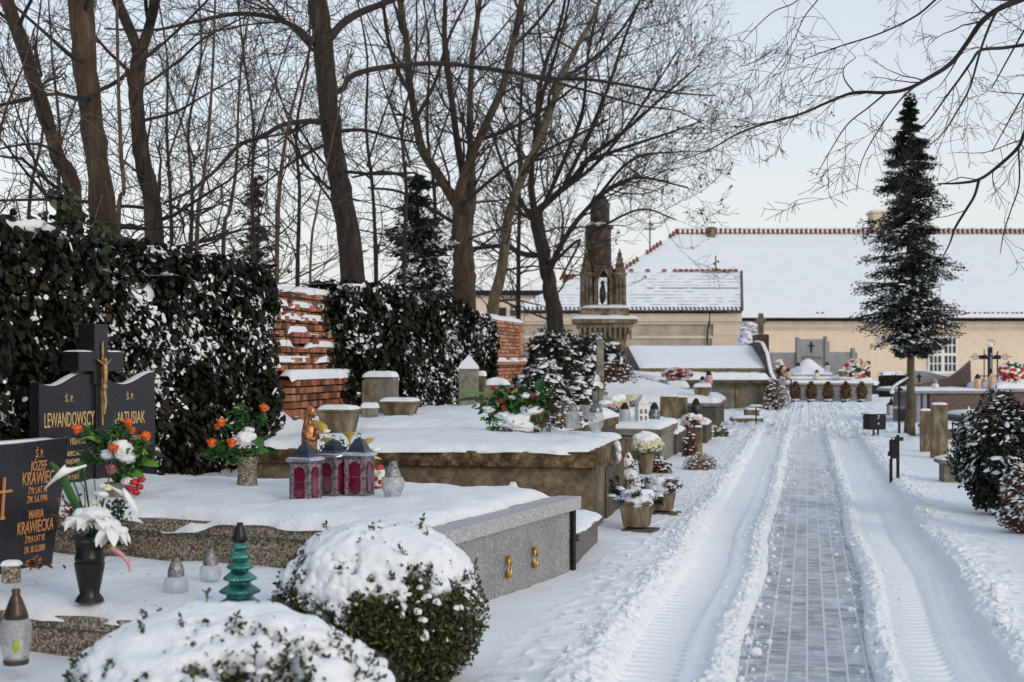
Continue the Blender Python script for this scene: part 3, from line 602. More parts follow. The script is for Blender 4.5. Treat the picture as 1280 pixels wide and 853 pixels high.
# ================================================================ the cemetery wall, its ivy, the trees
WB = (-4.2, 11.5)                       # a point on the wall's foot; local y runs along it, local x towards the graves
def WL(x, y, z): c, s = math.cos(YAW), math.sin(YAW); return np.array([WB[0]+x*c+y*s, WB[1]-x*s+y*c, z])
t = thing('brick_wall', 'old cemetery wall of red brick, bare in two stretches between the ivy', 'wall', (WB[0], WB[1], 0), -YAW)
mb = MB(); mb.b2(-.45, 0, -9, 21.6, -.2, 2.42); mb.build('masonry', M['mortar'], t)
ms = MB(); snow_sheet(ms, -.5, .03, -9, 21.7, 2.42, .14, 2, res=.08, rag=.05); ms.build('snow_cap', M['snow'], t, smooth=180)
rg = rng(3)
# first bare stretch: a battered, weathered pier whose courses step out, snow on each step
BR = [(6.15, 8.35, .75, 1.33, .34, .0), (6.2, 8.25, 1.42, 2.5, .08, 0)]
mb = MB(); ms = MB()
steps = [(.55, 1.36, .30), (1.46, 1.60, .15), (1.60, 1.80, .13), (1.80, 1.98, .11), (1.98, 2.14, .09), (2.14, 2.30, .075), (2.30, 2.5, .05)]
for k, (z0, z1, xo) in enumerate(steps):
    zr = z0
    while zr < z1-.03:
        y = 6.0+(.06 if int(zr*100) % 2 else 0)
        while y < 8.45:
            wd = rg.uniform(.10, .16); h = .082
            if rg.random() > .06: mb.box((xo/2+rg.normal()*.012, y+wd/2, zr+h/2), (xo+.02, wd-.014, h-.012+rg.normal()*.004), rz=rg.normal()*.02)
            y += wd
        zr += .09
    yy = np.linspace(5.95, 8.5, 70); U, V = np.meshgrid(yy, np.linspace(0, 1, 7), indexing='ij')
    m = np.clip((vn(U*3.2, k*7.7, 0, 5)-(.16 if k else -.15))*3, 0, 1)*(1 if k else 1.2); wd = (.17 if k == 0 else .075)
    xi = (steps[k+1][2] if k+1 < len(steps) else 0); 
    ms.grid(xi-.03+(xo-xi+.05)*V, U, z1+.0+(.09 if k == 0 else .05)*m*(1-(2*V-1)**4*.6)-.05*(V > .95)*m-(1-m)*.06)
mb.build('bare_bricks', M['brick_lump'], t); ms.build('ledge_snow', M['snow'], t, smooth=180)
# second bare stretch further on
mb = MB(); ms = MB(); z = .5; r = 0
while z < 2.38:
    y = 16.2+(.13 if r % 2 else 0)
    while y < 21.5: mb.box((.03+rg.normal()*.006, y+.12, z+.035), (.10, .235, .062)); y += .25
    z += .078; r += 1
mb.build('bare_bricks', M['brick_far'], t)
U, V = np.meshgrid(np.linspace(17.6, 21.3, 50), np.linspace(0, 1, 6), indexing='ij'); ms.grid(.06+.16*V, U, 1.58+.09*np.clip(vn(U*4, 0, 0, 3)*2-.3, .1, 1)*(1-(2*V-1)**4)-.02)
mb = MB(); mb.b2(0, .2, 17.6, 21.3, 1.5, 1.575); mb.build('brick_ledge', M['brick_far'], t); ms.build('ledge_snow', M['snow'], t, smooth=180)

def ivy(label, y0, y1, n, size, seed, topf, depth=.3, nsnow=3000, zlo=.35):
    t = thing('ivy', label, 'ivy', (WB[0], WB[1], 0), -YAW); rg = rng(seed)
    def dep(y, z):
        e = np.clip(np.minimum(y-y0, y1-y)/.5, 0, 1)**.5
        return np.maximum(.11, .04+depth*(.2+1.3*fbm(y*.9, z*.9, 0, seed)+.75*(vn(y*2.6, z*2.6, 0, seed+1)-.5)))*(.3+.7*e)
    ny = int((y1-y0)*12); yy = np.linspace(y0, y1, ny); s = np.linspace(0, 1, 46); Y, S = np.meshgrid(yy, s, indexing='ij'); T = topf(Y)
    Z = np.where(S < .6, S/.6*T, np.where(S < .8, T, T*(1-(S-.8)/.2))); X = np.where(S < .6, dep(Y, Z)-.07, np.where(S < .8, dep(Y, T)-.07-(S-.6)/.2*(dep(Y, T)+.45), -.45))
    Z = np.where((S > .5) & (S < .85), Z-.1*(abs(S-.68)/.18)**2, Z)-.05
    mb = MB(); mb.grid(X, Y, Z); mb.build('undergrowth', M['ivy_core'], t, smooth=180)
    k = n; y = y0-.15+rg.random(k)*(y1-y0+.3); z = zlo+rg.random(k)*(topf(y)-zlo+.06)
    keep = (vn(y*2.2, z*2.2, 0, seed+3) > .12+.5*np.clip(1-np.minimum(y-y0, y1-y)/.35, 0, 1)); y, z = y[keep], z[keep]; k = len(y)
    d = dep(np.clip(y, y0, y1), z)+rg.uniform(-.09, .06, k)+.03
    P = np.stack([d, y, z], 1); N = np.stack([1+0*y, rg.normal(size=k)*.7, .35+rg.normal(size=k)*.55], 1); T_ = np.stack([.3+0*y, rg.normal(size=k)*.7, -1+rg.normal(size=k)*.5], 1)
    mb = MB(); mb.leaves(P, N, size*(.45+1.15*rg.random(k)**1.6), .95, .16, rg, .12, T=T_)
    k = n//7; y = rg.uniform(y0, y1, k); x = rg.uniform(-.4, .35, k); P = np.stack([x, y, topf(y)+rg.uniform(-.06, .12, k)], 1)
    mb.leaves(P, np.stack([.4+rg.normal(size=k)*.6, rg.normal(size=k)*.6, 1+0*y], 1), size*rg.uniform(.6, 1.3, k), .95, .16, rg, .1)
    for ye, sg in ((y0, -1), (y1, 1)):                            # tendrils creeping over the bare brick at both ends
        for j in range(16):
            zc = rg.uniform(.7, 2.6); k3 = int(rg.integers(25, 90)); ln = rg.uniform(.15, .7); u = rg.random(k3)**1.3
            P = np.stack([.10+.14*(zc < 1.4)+rg.normal(size=k3)*.04+.12*(1-u), ye+sg*(u*ln-.1), zc+rg.normal(size=k3)*.09*(1-u*.5)-u*ln*.3], 1); mb.leaves(P, np.stack([1+0*u, rg.normal(size=k3)*.6, .4+rg.normal(size=k3)*.5], 1), size*rg.uniform(.5, 1.2, k3), .95, .16, rg, .1); mb.build('ivy_leaves', M['ivy'], t)
    mb = MB()                                                     # bare runners
    for i in range(int((y1-y0)*5)):
        a = np.array([0, rg.uniform(y0, y1), rg.uniform(.6, 2.4)]); L_ = rg.uniform(.25, .8); dr = unit((0, rg.normal(), -1+rg.normal()*.5)); q = np.linspace(0, 1, 7)[:, None]
        P = a+q*L_*dr+np.array([0, 1, 0])*np.sin(q*3+i)*.05; P[:, 0] = dep(np.clip(P[:, 1], y0, y1), P[:, 2])+.05+.03*np.sin(q[:, 0]*5+i); mb.tube(P, np.linspace(.006, .003, 7), 4)
    mb.build('ivy_stems', M['stem'], t)
    k = nsnow*3; y = rg.uniform(y0, y1, k); z = .45+rg.random(k)*(topf(y)-.4)
    cl = fbm(y*1.6, z*1.6, 5, seed+8, 4); q = rg.random(k); keep = q < np.clip((cl-.46)*4.5, .035, .95)*.7; y, z = y[keep][:nsnow], z[keep][:nsnow]; k = len(y)
    P = np.stack([dep(y, z)+.035+rg.uniform(-.03, .055, k), y, z], 1); N = np.stack([.95+0*y, rg.normal(size=k)*.75, .45+rg.normal(size=k)*.6], 1)
    ms = MB(); ms.domes(P, size*(.12+.5*rg.random(k)**2.8), rg, .34, N, 1.35)
    k2 = k//2; sel = rg.choice(k, k2); ms.leaves(P[sel]+rg.normal(size=(k2, 3))*.03+np.array([.02, 0, .01]), N[sel]+rg.normal(size=(k2, 3))*.5, size*rg.uniform(.3, .95, k2), .9, .12, rg, .1)
    k = 1600; y = rg.uniform(y0, y1, k); kp = fbm(y*1.2, 3, 0, seed+15) > .47; y = y[kp]; k = len(y); z = topf(y)-.35*rg.random(k)**1.5+.03
    ms.domes(np.stack([dep(y, z)*rg.uniform(.3, 1.05, k)+.02, y, z], 1), .02+.055*rg.random(k)**2, rg, .4, np.stack([.6+0*y, rg.normal(size=k)*.4, 1+0*y], 1), 1.4)
    ms.build('snow_flakes_on_leaves', M['snow'], t, smooth=180)
    U, V = np.meshgrid(np.linspace(y0, y1, int((y1-y0)*22)), np.linspace(0, 1, 26), indexing='ij')
    Tt = topf(U); dd = dep(U, Tt); mk = fbm(U*1.15, V*1.6, 0, seed+11)+.5*(vn(U*7, V*7, 0, seed+12)-.5)+.14*(vn(U*19, V*16, 0, seed+13)-.5)+.165+.24*sstep(1.3, .2, U)*(y0 < 0)-.55*sstep(.45, .78, V)
    mk = mk-2*sstep(.76, .9, V); h = np.clip((mk-.455)*6, -1, 1); ang = np.clip((V-.55)/.45, 0, 1); X = -.42+(dd+.46)*np.minimum(V/.72, 1)+.02; Z = Tt+.0-np.clip((V-.72)/.28, 0, 1)**1.3*.26+.07*h-.14*(h < 0)+.03*vn(U*9, V*9, 0, 3)
    X = X+np.clip((V-.72)/.28, 0, 1)*.05+.05*h*(V > .7)-.22*(h < 0)*(V > .7); ms = MB(); ms.grid(X, U, Z); ms.build('snow_cap', M['snow'], t, smooth=180)
    return t
ivy('dense dark ivy with scattered snow covering the nearest wall, behind the black headstones', -3.2, 5.35, 34000, .070, 11, lambda y: 2.62+.16*(fbm(y*.8, 2, 0, 3)-.3)-.012*y+.18*sstep(-.5, -2.5, y), nsnow=4800, depth=.34)
ivy('snow flecked ivy on the wall between the two stretches of bare brick', 8.1, 17.3, 30000, .078, 12, lambda y: 2.58+.2*(fbm(y*.7, 7, 0, 4)-.5)-.25*sstep(14, 17, y), nsnow=4800, depth=.34)

# ---------------------------------------------------------------- bare trees
class Tubes:
    def __init__(s): s.b = {}
    def add(s, P, r, n): s.b.setdefault((len(P), n), []).append((P, r))
    def emit(s, mb):
        for (m, n), L_ in s.b.items():
            P = np.array([a for a, _ in L_]); r = np.array([b for _, b in L_]); t = unit(np.gradient(P, axis=1))
            up = np.where(abs(t[..., 2:3]).mean(1, keepdims=True) < .8, [[[0, 0, 1.0]]], [[[1.0, .1, 0]]]); a = unit(np.cross(t, up)); b = np.cross(t, a)
            th = np.arange(n)*2*PI/n; v = P[:, :, None]+r[:, :, None, None]*(np.cos(th)[:, None]*a[:, :, None]+np.sin(th)[:, None]*b[:, :, None])
            i = np.arange(n); j = (i+1) % n; k = np.arange(m-1)[:, None]; f = np.stack([k*n+i, k*n+j, k*n+n+j, k*n+n+i], 2).reshape(-1, 4)
            mb.add(v.reshape(-1, 3), (np.arange(len(L_))[:, None, None]*(m*n)+f).reshape(-1, 4))
        s.b = {}
def twig(tb, p, d, L_, r, dep, rg, up=.05, nch=5, rmin=.0035, tips=None, wig=.16, crook=0):
    k = 6; P = [np.array(p)]; d = unit(d); st = L_/k
    for i in range(k):
        d = unit(d+rg.normal(size=3)*wig+np.array([0, 0, up])); P.append(P[-1]+d*st)
    P = np.array(P); rr = np.maximum(r*(1-np.linspace(0, 1, k+1)*.75), rmin); tb.add(P, rr, 5 if r > .03 else (4 if r > .012 else 3))
    if dep <= 0:
        if tips is not None: tips.append(P[-1])
        return
    n = max(2, int(nch*rg.uniform(.7, 1.3)))
    for i in range(n):
        q = rg.uniform(.18, 1)*k; a = int(min(q, k-1)); f = q-a; b = P[a]*(1-f)+P[a+1]*f; ax = unit(P[a+1]-P[a])
        o = rg.normal(size=3); o = unit(o-np.dot(o, ax)*ax); an = math.radians(rg.uniform(25, 58))
        twig(tb, b, ax*math.cos(an)+o*math.sin(an), L_*rg.uniform(.38, .68)*(1.05-.4*q/k), max(rr[a]*.62, rmin), dep-1, rg, up, nch*.85, rmin, tips, wig)
def catmull(P, n=5):
    P = np.asarray(P, float)
    if len(P) < 3: return P
    Q = np.vstack([2*P[0]-P[1], P, 2*P[-1]-P[-2]]); o = []
    for i in range(1, len(Q)-2):
        for q in np.arange(n)/n:
            a, b, c, d = Q[i-1:i+3]; o.append(.5*((2*b)+(-a+c)*q+(2*a-5*b+4*c-d)*q*q+(-a+3*b-3*c+d)*q**3))
    return np.array(o+[P[-1]])
def px_line(pts, Y, rg, wander=0.0, n=5, y_end=0.0):
    P = []; m = len(pts); dy = 0
    for i, (px, py, w) in enumerate(pts):
        if i: dy += wander*rg.normal()*.5+y_end/m
        Yi = Y+dy; w3 = W(px, py, Yi); P.append([*w3, w/2/FPX*Yi])
    return catmull(P, n)
TW = .86
def tree(name, label, Y, trunk, limbs=(), seed=1, m='bark', mt='twig_dark', dens=2.2, tl=1.6, dep=2, up=.04, group=None, trunk_dens=1.0, rmin=.0042, seeds=0, ground=True, wander=.35, nch=5, tdir=None, cat='tree', base=None):
    rg = rng(seed); tr = [(a, b, c*TW) for a, b, c in trunk]; limbs = [[(q[0], q[1], q[2]*TW) if isinstance(q, tuple) else q for q in l] for l in limbs]
    fine = []                                                    # root each limb inside the trunk it grows from
    for (a, b, c), (d, e, f) in zip(tr, tr[1:]):
        for q in np.linspace(0, 1, 12): fine.append((a+(d-a)*q, b+(e-b)*q, c+(f-c)*q))
    for l in limbs:
        k = min(fine, key=lambda p: (p[0]-l[0][0])**2+(p[1]-l[0][1]-2)**2)
        if 1.5 < math.hypot(k[0]-l[0][0], k[1]-l[0][1]) < 34: l.insert(0, (k[0], k[1]+3, l[0][2]))
    if ground:
        a, b, w_ = tr[-1]; tr.append((a+(a-tr[-2][0])*.15, 450+FPX*1.6/Y, w_*1.25))
    Tk = px_line(tr, Y, rg, 0.0); bx = Tk[-1][:3].copy(); bx[2] = 0
    t = thing(name, label, cat, bx, 0, group)
    mb = MB(True); Tk[:, 3] *= 1+.05*rg.normal(size=len(Tk)); Tk[:, :2] += rg.normal(size=(len(Tk), 2))*Tk[:, 3:4]*.06
    mb.tube(Tk[:, :3], Tk[:, 3], 12); lines = [(Tk, trunk_dens)]; crown = MB(True)
    for l in limbs:
        o = {}
        if isinstance(l[-1], dict): o = l[-1]; l = l[:-1]
        Lp = px_line(l, Y+o.get('dy', 0), rg, wander, y_end=o.get('ye', rg.normal()*1.2)); (mb if o.get('stem') else crown).tube(Lp[:, :3], Lp[:, 3], 8); lines.append((Lp, o.get('d', 1)))
    mb.build('trunk', M[m], t, smooth=180)
    tb = Tubes(); tips = [] if seeds else None
    for Lp, dd in lines:
        seg = np.linalg.norm(np.diff(Lp[:, :3], axis=0), axis=1); tot = seg.sum(); n = int(tot*dens*dd); cs = np.concatenate([[0], np.cumsum(seg)])
        for i in range(n):
            q = rg.uniform(.06, 1)*tot; a = min(int(np.searchsorted(cs, q))-1, len(seg)-1); a = max(a, 0); f = (q-cs[a])/max(seg[a], 1e-6); p = Lp[a]*(1-f)+Lp[a+1]*f
            if p[2] < 2.0: continue
            ax = unit(Lp[a+1][:3]-Lp[a][:3]); o = rg.normal(size=3); o = unit(o-np.dot(o, ax)*ax)
            if Lp is Tk: dr = unit(np.array([o[0], o[1]*.8, .35+.3*rg.random()]))
            else:
                if np.dot(ax, Lp[-1][:3]-Lp[0][:3]) < 0: ax = -ax
                an = math.radians(rg.uniform(30, 62)); dr = ax*math.cos(an)+o*math.sin(an)+np.array([0, 0, .1])
            if tdir is not None: dr = unit(dr+np.array(tdir))
            twig(tb, p[:3], dr, tl*rg.uniform(.45, 1.25), min(max(p[3]*.42, rmin*1.3), .028), dep, rg, up, nch, rmin, tips)
    tb.emit(crown); cr = crown.build('crown', M[mt], t)
    if seeds:
        tips = np.array(tips); sel = tips[rg.random(len(tips)) < seeds]; k = len(sel); ml = MB(True)
        for j in range(3): ml.leaves(sel+rg.normal(size=(k, 3))*.03, rg.normal(size=(k, 3)), rg.uniform(.05, .1, k), .8, rng=rg)
        ml.build('seed_clusters', M['dry'], t)
    return t
G_T = 'bare trees growing behind the wall'
tree('bare_tree', 'slim leaning bare tree at the left edge, sloping down to the right behind the ivy', 16, [(-20, -90, 18), (8, 0, 20), (28, 55, 20), (48, 118, 21), (72, 195, 22), (93, 265, 24)], [[(30, 60, 8), (14, 30, 6), (-10, 10, 5), (-60, -20, 3)], [(50, 120, 6), (20, 128, 5), (-30, 135, 4)], [(70, 190, 5), (40, 180, 4), (-20, 190, 2)]], 1, dens=2.2, tl=1.5, group=G_T)
tree('bare_tree', 'thickest straight brown trunk at the left, standing just right of the leaning trunk', 15, [(90, -110, 34), (97, -50, 36), (101, 0, 38), (108, 90, 34), (118, 180, 33), (129, 285, 39)], [[(92, 72, 7), (75, 58, 6), (56, 41, 5), (22, 11, 4), (0, -10, 3)], [(96, 124, 6), (80, 119, 6), (64, 118, 5), (30, 124, 5), (0, 131, 4), (-40, 134, 3)], [(112, 120, 7), (127, 112, 6), (145, 103, 6), (161, 90, 5), (200, 55, 3)], [(125, 255, 5), (80, 250, 5), (30, 250, 4), (-20, 252, 3)]], 2, dens=1.6, tl=1.5, group=G_T, trunk_dens=.6)
tree('bare_tree', 'forked bare tree dividing into two stems high up, left of the saplings', 17, [(175, 62, 25), (170, 110, 22), (173, 160, 22), (180, 210, 24), (193, 292, 27)], [[(174, 66, 16), (160, 32, 15), (146, 0, 15), (125, -60, 12), {'stem': 1, 'ye': .4}], [(176, 66, 17), (187, 32, 15), (194, 0, 15), (206, -60, 12), {'stem': 1, 'ye': -.4}], [(186, 70, 4), (220, 40, 4), (255, 5, 3), (275, -20, 2)], [(184, 105, 4), (225, 75, 4), (260, 45, 3), (330, 10, 2)], [(183, 150, 5), (220, 140, 4), (255, 120, 3), (300, 95, 2)], [(198, 265, 5), (160, 258, 5), (110, 262, 4)]], 3, dens=2.0, tl=1.6, group=G_T, m='bark_dark')
tree('bare_tree', 'big dark bare tree in the middle left whose long limb arches over to the right', 22, [(388, -80, 27), (397, 0, 28), (404, 60, 31), (410, 120, 29), (418, 190, 30), (428, 250, 32), (441, 345, 38)],
     [[(388, 50, 10), (375, 38, 9), (352, 26, 8), (325, 19, 7), (290, 18, 6.5), (240, 28, 5), (190, 38, 4), (130, 36, 2.5)],
      [(412, 48, 13), (428, 30, 12), (450, 16, 11), (490, 0, 9), (550, -30, 7), (620, -60, 5), {'ye': 1}],
      [(428, 112, 9), (436, 98, 8.5), (460, 88, 8), (510, 81, 7), (560, 80, 6.5), (620, 88, 6), (690, 98, 5.5), (740, 100, 5), (790, 108, 4), (840, 116, 3), (895, 120, 1.6), {'ye': 2}],
      [(650, 93, 4), (700, 105, 4), (750, 118, 3.5), (800, 132, 3), (850, 140, 2), (890, 162, 1), {'dy': 1.5, 'ye': 1}],
      [(404, 153, 9), (385, 152, 8), (355, 156, 7), (325, 172, 6.5), (300, 181, 6), (282, 200, 6), (262, 220, 5), (236, 240, 5), (205, 254, 4), {'ye': -2}],
      [(424, 165, 6), (455, 163, 5), (490, 172, 4), (530, 180, 3)], [(430, 215, 5), (470, 218, 4), (520, 216, 3)], [(410, 180, 5), (370, 200, 4), (330, 230, 3), (300, 250, 2)], [(226, 248, 4), (222, 262, 3.4), (230, 280, 3), (225, 300, 2)]], 5, 'bark_dark', dens=2.1, tl=2.0, dep=2, group=G_T, trunk_dens=.7)
tree('bare_tree', 'spreading bare tree with several stems rising from one short trunk', 30, [(580, 250, 30), (578, 290, 30), (579, 330, 31), (581, 372, 33)],
     [[(574, 262, 16), (550, 222, 14), (528, 188, 13), (520, 150, 11), (513, 110, 10), (509, 60, 9), (500, 0, 9), (496, -50, 7), {'stem': 1, 'ye': 1}],
      [(582, 262, 19), (574, 242, 15), (590, 195, 13), (610, 150, 12), (628, 110, 11), (640, 60, 9), (652, 0, 8), (662, -50, 6), {'stem': 1, 'ye': -1}],
      [(588, 262, 16), (590, 215, 11), (587, 160, 9), (590, 80, 8), (600, 0, 7), (606, -50, 5), {'stem': 1, 'ye': 1.2}],
      [(580, 225, 12), (572, 180, 10), (564, 120, 9), (556, 60, 8), (556, 0, 6), (552, -50, 5), {'ye': 1}], [(515, 120, 7), (498, 90, 6), (485, 50, 5), (478, 0, 4)], [(520, 150, 6), (545, 100, 5), (560, 50, 4), (590, -10, 3)],
      [(585, 250, 6), (610, 228, 5), (640, 205, 4), (660, 195, 3)], [(560, 235, 6), (520, 225, 5), (480, 215, 4), (440, 222, 3)], [(600, 175, 6), (640, 160, 5), (690, 130, 4), (730, 100, 3)], [(640, 60, 5), (670, 30, 5), (700, -10, 4)], [(577, 285, 6), (540, 262, 5), (500, 240, 4), (460, 235, 3)]],
     6, 'bark', dens=1.9, tl=2.3, dep=2, group=G_T, trunk_dens=.4)
tree('bare_tree', 'pale smooth leaning trunk rising to the right from the end of the ivy', 35, [(765, -40, 4), (742, 20, 6), (718, 65, 8), (700, 100, 9), (688, 140, 10), (672, 182, 12), (652, 222, 13), (638, 262, 13), (632, 300, 14), (626, 345, 15), (616, 392, 17)],
     [[(676, 170, 8), (672, 130, 7), (682, 80, 6), (700, 30, 5), (712, -30, 3), {'ye': 1}], [(700, 100, 5), (740, 75, 5), (775, 40, 4), (800, 0, 3), (815, -30, 2)], [(655, 215, 5), (680, 190, 4), (720, 170, 4), (760, 150, 3)], [(684, 150, 5), (690, 110, 4), (720, 60, 3)]], 7, 'bark_pale', dens=2.2, tl=2.2, group=G_T, trunk_dens=.8)
tree('bare_tree', 'dark bare tree with dense seed clusters in its crown, next to the stone shrine', 37, [(668, 262, 19), (674, 290, 19), (682, 330, 20), (688, 365, 22), (694, 405, 25)],
     [[(670, 266, 12), (690, 248, 10), (712, 228, 8), (740, 195, 7), (780, 165, 5), (830, 120, 4), (870, 85, 2), {'ye': 1}], [(668, 264, 11), (664, 230, 9), (668, 180, 7), (678, 120, 6), (700, 50, 4), (716, -20, 3), {'ye': -1}],
      [(688, 335, 10), (704, 302, 8), (728, 268, 7), (760, 238, 6), (800, 222, 4), (860, 235, 2), {'ye': -1}], [(678, 320, 9), (655, 318, 8), (632, 308, 7), (600, 310, 6), (570, 315, 4), {'ye': 1}], [(672, 285, 8), (650, 250, 7), (630, 210, 5), (610, 150, 4)],
      [(705, 232, 7), (735, 170, 6), (760, 110, 5), (780, 50, 4), (800, 0, 3)], [(725, 205, 6), (780, 185, 5), (840, 165, 3), (880, 150, 1.5)], [(740, 255, 5), (790, 200, 4), (850, 190, 2), (890, 190, 1.2)], [(676, 265, 7), (705, 200, 6), (728, 140, 5), (735, 70, 4), (750, 0, 3)], [(700, 240, 7), (745, 205, 5), (790, 150, 4), (850, 60, 2)], [(690, 330, 5), (725, 300, 4), (700, 350, 3)], [(740, 290, 4), (800, 262, 3), (845, 275, 2)]],
     8, 'bark_dark', dens=2.7, tl=2.4, dep=2, up=.07, group=G_T, trunk_dens=.5, seeds=.13, rmin=.005, nch=6)
G_S = 'saplings behind the ivy'
for i, (lab, Y, pts, dn) in enumerate((('thin upright sapling between the thick trunk and the forked tree', 14.5, [(146, -40, 5), (147, 60, 6), (149, 140, 7), (152, 200, 8), (155, 240, 8), (148, 285, 9)], 2.6),
        ('straight thin sapling just right of the forked tree', 17, [(270, -40, 3.5), (267, 60, 4.5), (262, 150, 5.5), (255, 220, 6), (246, 306, 8)], 2.8),
        ('middle thin sapling in the gap left of the big dark tree', 18, [(318, -20, 2.5), (304, 60, 3.5), (298, 130, 4.5), (296, 200, 5.5), (288, 260, 7), (279, 312, 8)], 2.8),
        ('thin leaning sapling immediately left of the big dark tree', 18, [(402, 0, 2), (388, 60, 3), (372, 110, 4.5), (360, 160, 6), (350, 230, 7.5), (346, 335, 9)], 2.6),
        ('crooked reddish sapling at the very left edge of the picture', 15, [(45, 30, 2.5), (30, 80, 3.5), (10, 130, 5), (-2, 180, 6), (-8, 270, 7)], 2.2),
        ('slender sapling leaning left in front of the forked tree stems', 20, [(440, 60, 2), (425, 130, 2.5), (410, 200, 3), (396, 262, 4), (388, 335, 5)], 2.4))):
    pts = [(a, b, c_*.78) for a, b, c_ in pts]
    tree('sapling', lab, Y, pts, [], 20+i, 'bark_red', 'bark_red' if i % 2 == 0 else 'twig_dark', dens=dn*1.35, tl=1.6, dep=2, group=G_S, rmin=.0035, nch=4, up=.02)
rg = rng(77); G_B = 'thin bare trees further off behind the wall'
for i, (px, Y, lean, where) in enumerate(((35, 26, 8, 'seen between the two leftmost trunks'), (215, 27, -6, 'rising just right of the forked tree'), (238, 33, 5, 'slanting behind the first thin sapling'), (318, 30, -8, 'behind the middle sapling in the wide gap'), (372, 34, 6, 'close behind the big dark tree on its left'), (470, 33, -10, 'in the gap right of the big dark tree'), (505, 26, 7, 'leaning beside the dark yew'), (545, 40, -5, 'directly left of the many stemmed tree'), (648, 42, 4, 'between the pale leaning trunk and the seeded tree'), (76, 34, -7, 'directly behind the leftmost leaning trunk'))):
    pts = [(px+lean*2.2+rg.normal()*6, -30, 2.2), (px+lean*1.6+rg.normal()*5, 70, 3.2), (px+lean+rg.normal()*4, 160, 4.2), (px+lean*.4, 240, 5), (px, 340, 6.5)]
    tree('slender_tree', 'thin distant bare tree '+where, Y, pts, [[(px+lean*.9, 200, 3.4), (px+lean+28*(1 if i % 2 else -1), 120, 2.6), (px+50*(1 if i % 2 else -1), 30, 1.6)]], 40+i, 'bark_dark', 'twig_dark', dens=3.0, tl=2.4, dep=2, group=G_B, rmin=.005, nch=4)

# big tree at the right, its trunk outside the picture
tree('bare_tree', 'large bare tree whose long drooping branches hang in from the top right corner', 12, [(1452, -420, 26), (1448, -220, 36), (1440, -50, 44), (1432, 120, 52), (1428, 330, 60), (1424, 560, 70)],
     [[(1446, -120, 18), (1380, -60, 14), (1320, -18, 11), (1280, -2, 9.5), (1247, 12, 8.5), (1225, 30, 7.5), (1208, 55, 7), (1188, 80, 6.4), (1160, 98, 6), (1135, 111, 5.4), (1108, 116, 5), (1068, 116, 4.6), (1035, 128, 4), (1000, 143, 3.6), (960, 154, 3.2), (925, 166, 2.6), (885, 188, 1.8), (842, 203, 1), {'ye': 1, 'd': 1.2}],
      [(1436, 30, 14), (1350, 48, 8), (1290, 55, 5.5), (1255, 60, 5), (1226, 63, 4.4), (1214, 78, 4), (1200, 98, 3.4), (1182, 122, 3), (1162, 150, 2.2), (1142, 168, 1.4), {'ye': -.6}],
      [(1247, 12, 5), (1238, 30, 4), (1226, 62, 3.6), (1212, 110, 3), (1196, 140, 2.6), (1180, 165, 2), (1158, 186, 1.2)],
      [(1432, 90, 14), (1360, 125, 9), (1305, 150, 7), (1283, 163, 6), (1273, 184, 5.4), (1250, 206, 5), (1225, 224, 4.6), (1200, 229, 3.6), (1172, 230, 2)],
      [(1224, 224, 4.6), (1218, 245, 4), (1206, 265, 3.8), (1194, 285, 3.4), (1187, 305, 2.6), (1178, 322, 1.4)], [(1273, 184, 3), (1274, 230, 2.4), (1264, 262, 2), (1255, 290, 1.8), (1250, 318, 1), {'d': .7}],
      [(1440, -180, 14), (1330, -120, 8), (1230, -50, 5), (1175, -5, 3.4), (1145, 20, 3), (1100, 42, 2.4), (1050, 58, 2), (1005, 74, 1.2), {'ye': 1}], [(1040, -30, 2), (1022, 0, 1.8), (1005, 22, 1.6), (990, 55, 1.4), (970, 85, 1.2), (945, 110, 1), (918, 134, .8), {'d': .8}],
      [(1020, -30, 2), (995, 2, 1.8), (968, 14, 1.6), (945, 34, 1.4), (928, 52, 1)], [(1108, 116, 3), (1085, 135, 2.4), (1060, 155, 2), (1040, 185, 1.6), (1020, 220, 1)], [(1160, 98, 3), (1130, 120, 2.4), (1100, 160, 2), (1078, 200, 1.4), (1070, 240, .9)], [(1068, 116, 2.4), (1056, 100, 2), (1055, 85, 1.6), (1070, 72, 1)], [(1330, -60, 5), (1290, 20, 3), (1262, 70, 2.4), (1240, 110, 1.6)], [(1320, 60, 4), (1285, 110, 3), (1262, 150, 2), (1240, 190, 1.4)]],
     9, 'bark_dark', dens=3.2, tl=.75, dep=2, up=-.035, trunk_dens=.15, rmin=.0021, wander=.22, nch=4, tdir=(-.25, 0, -.25))

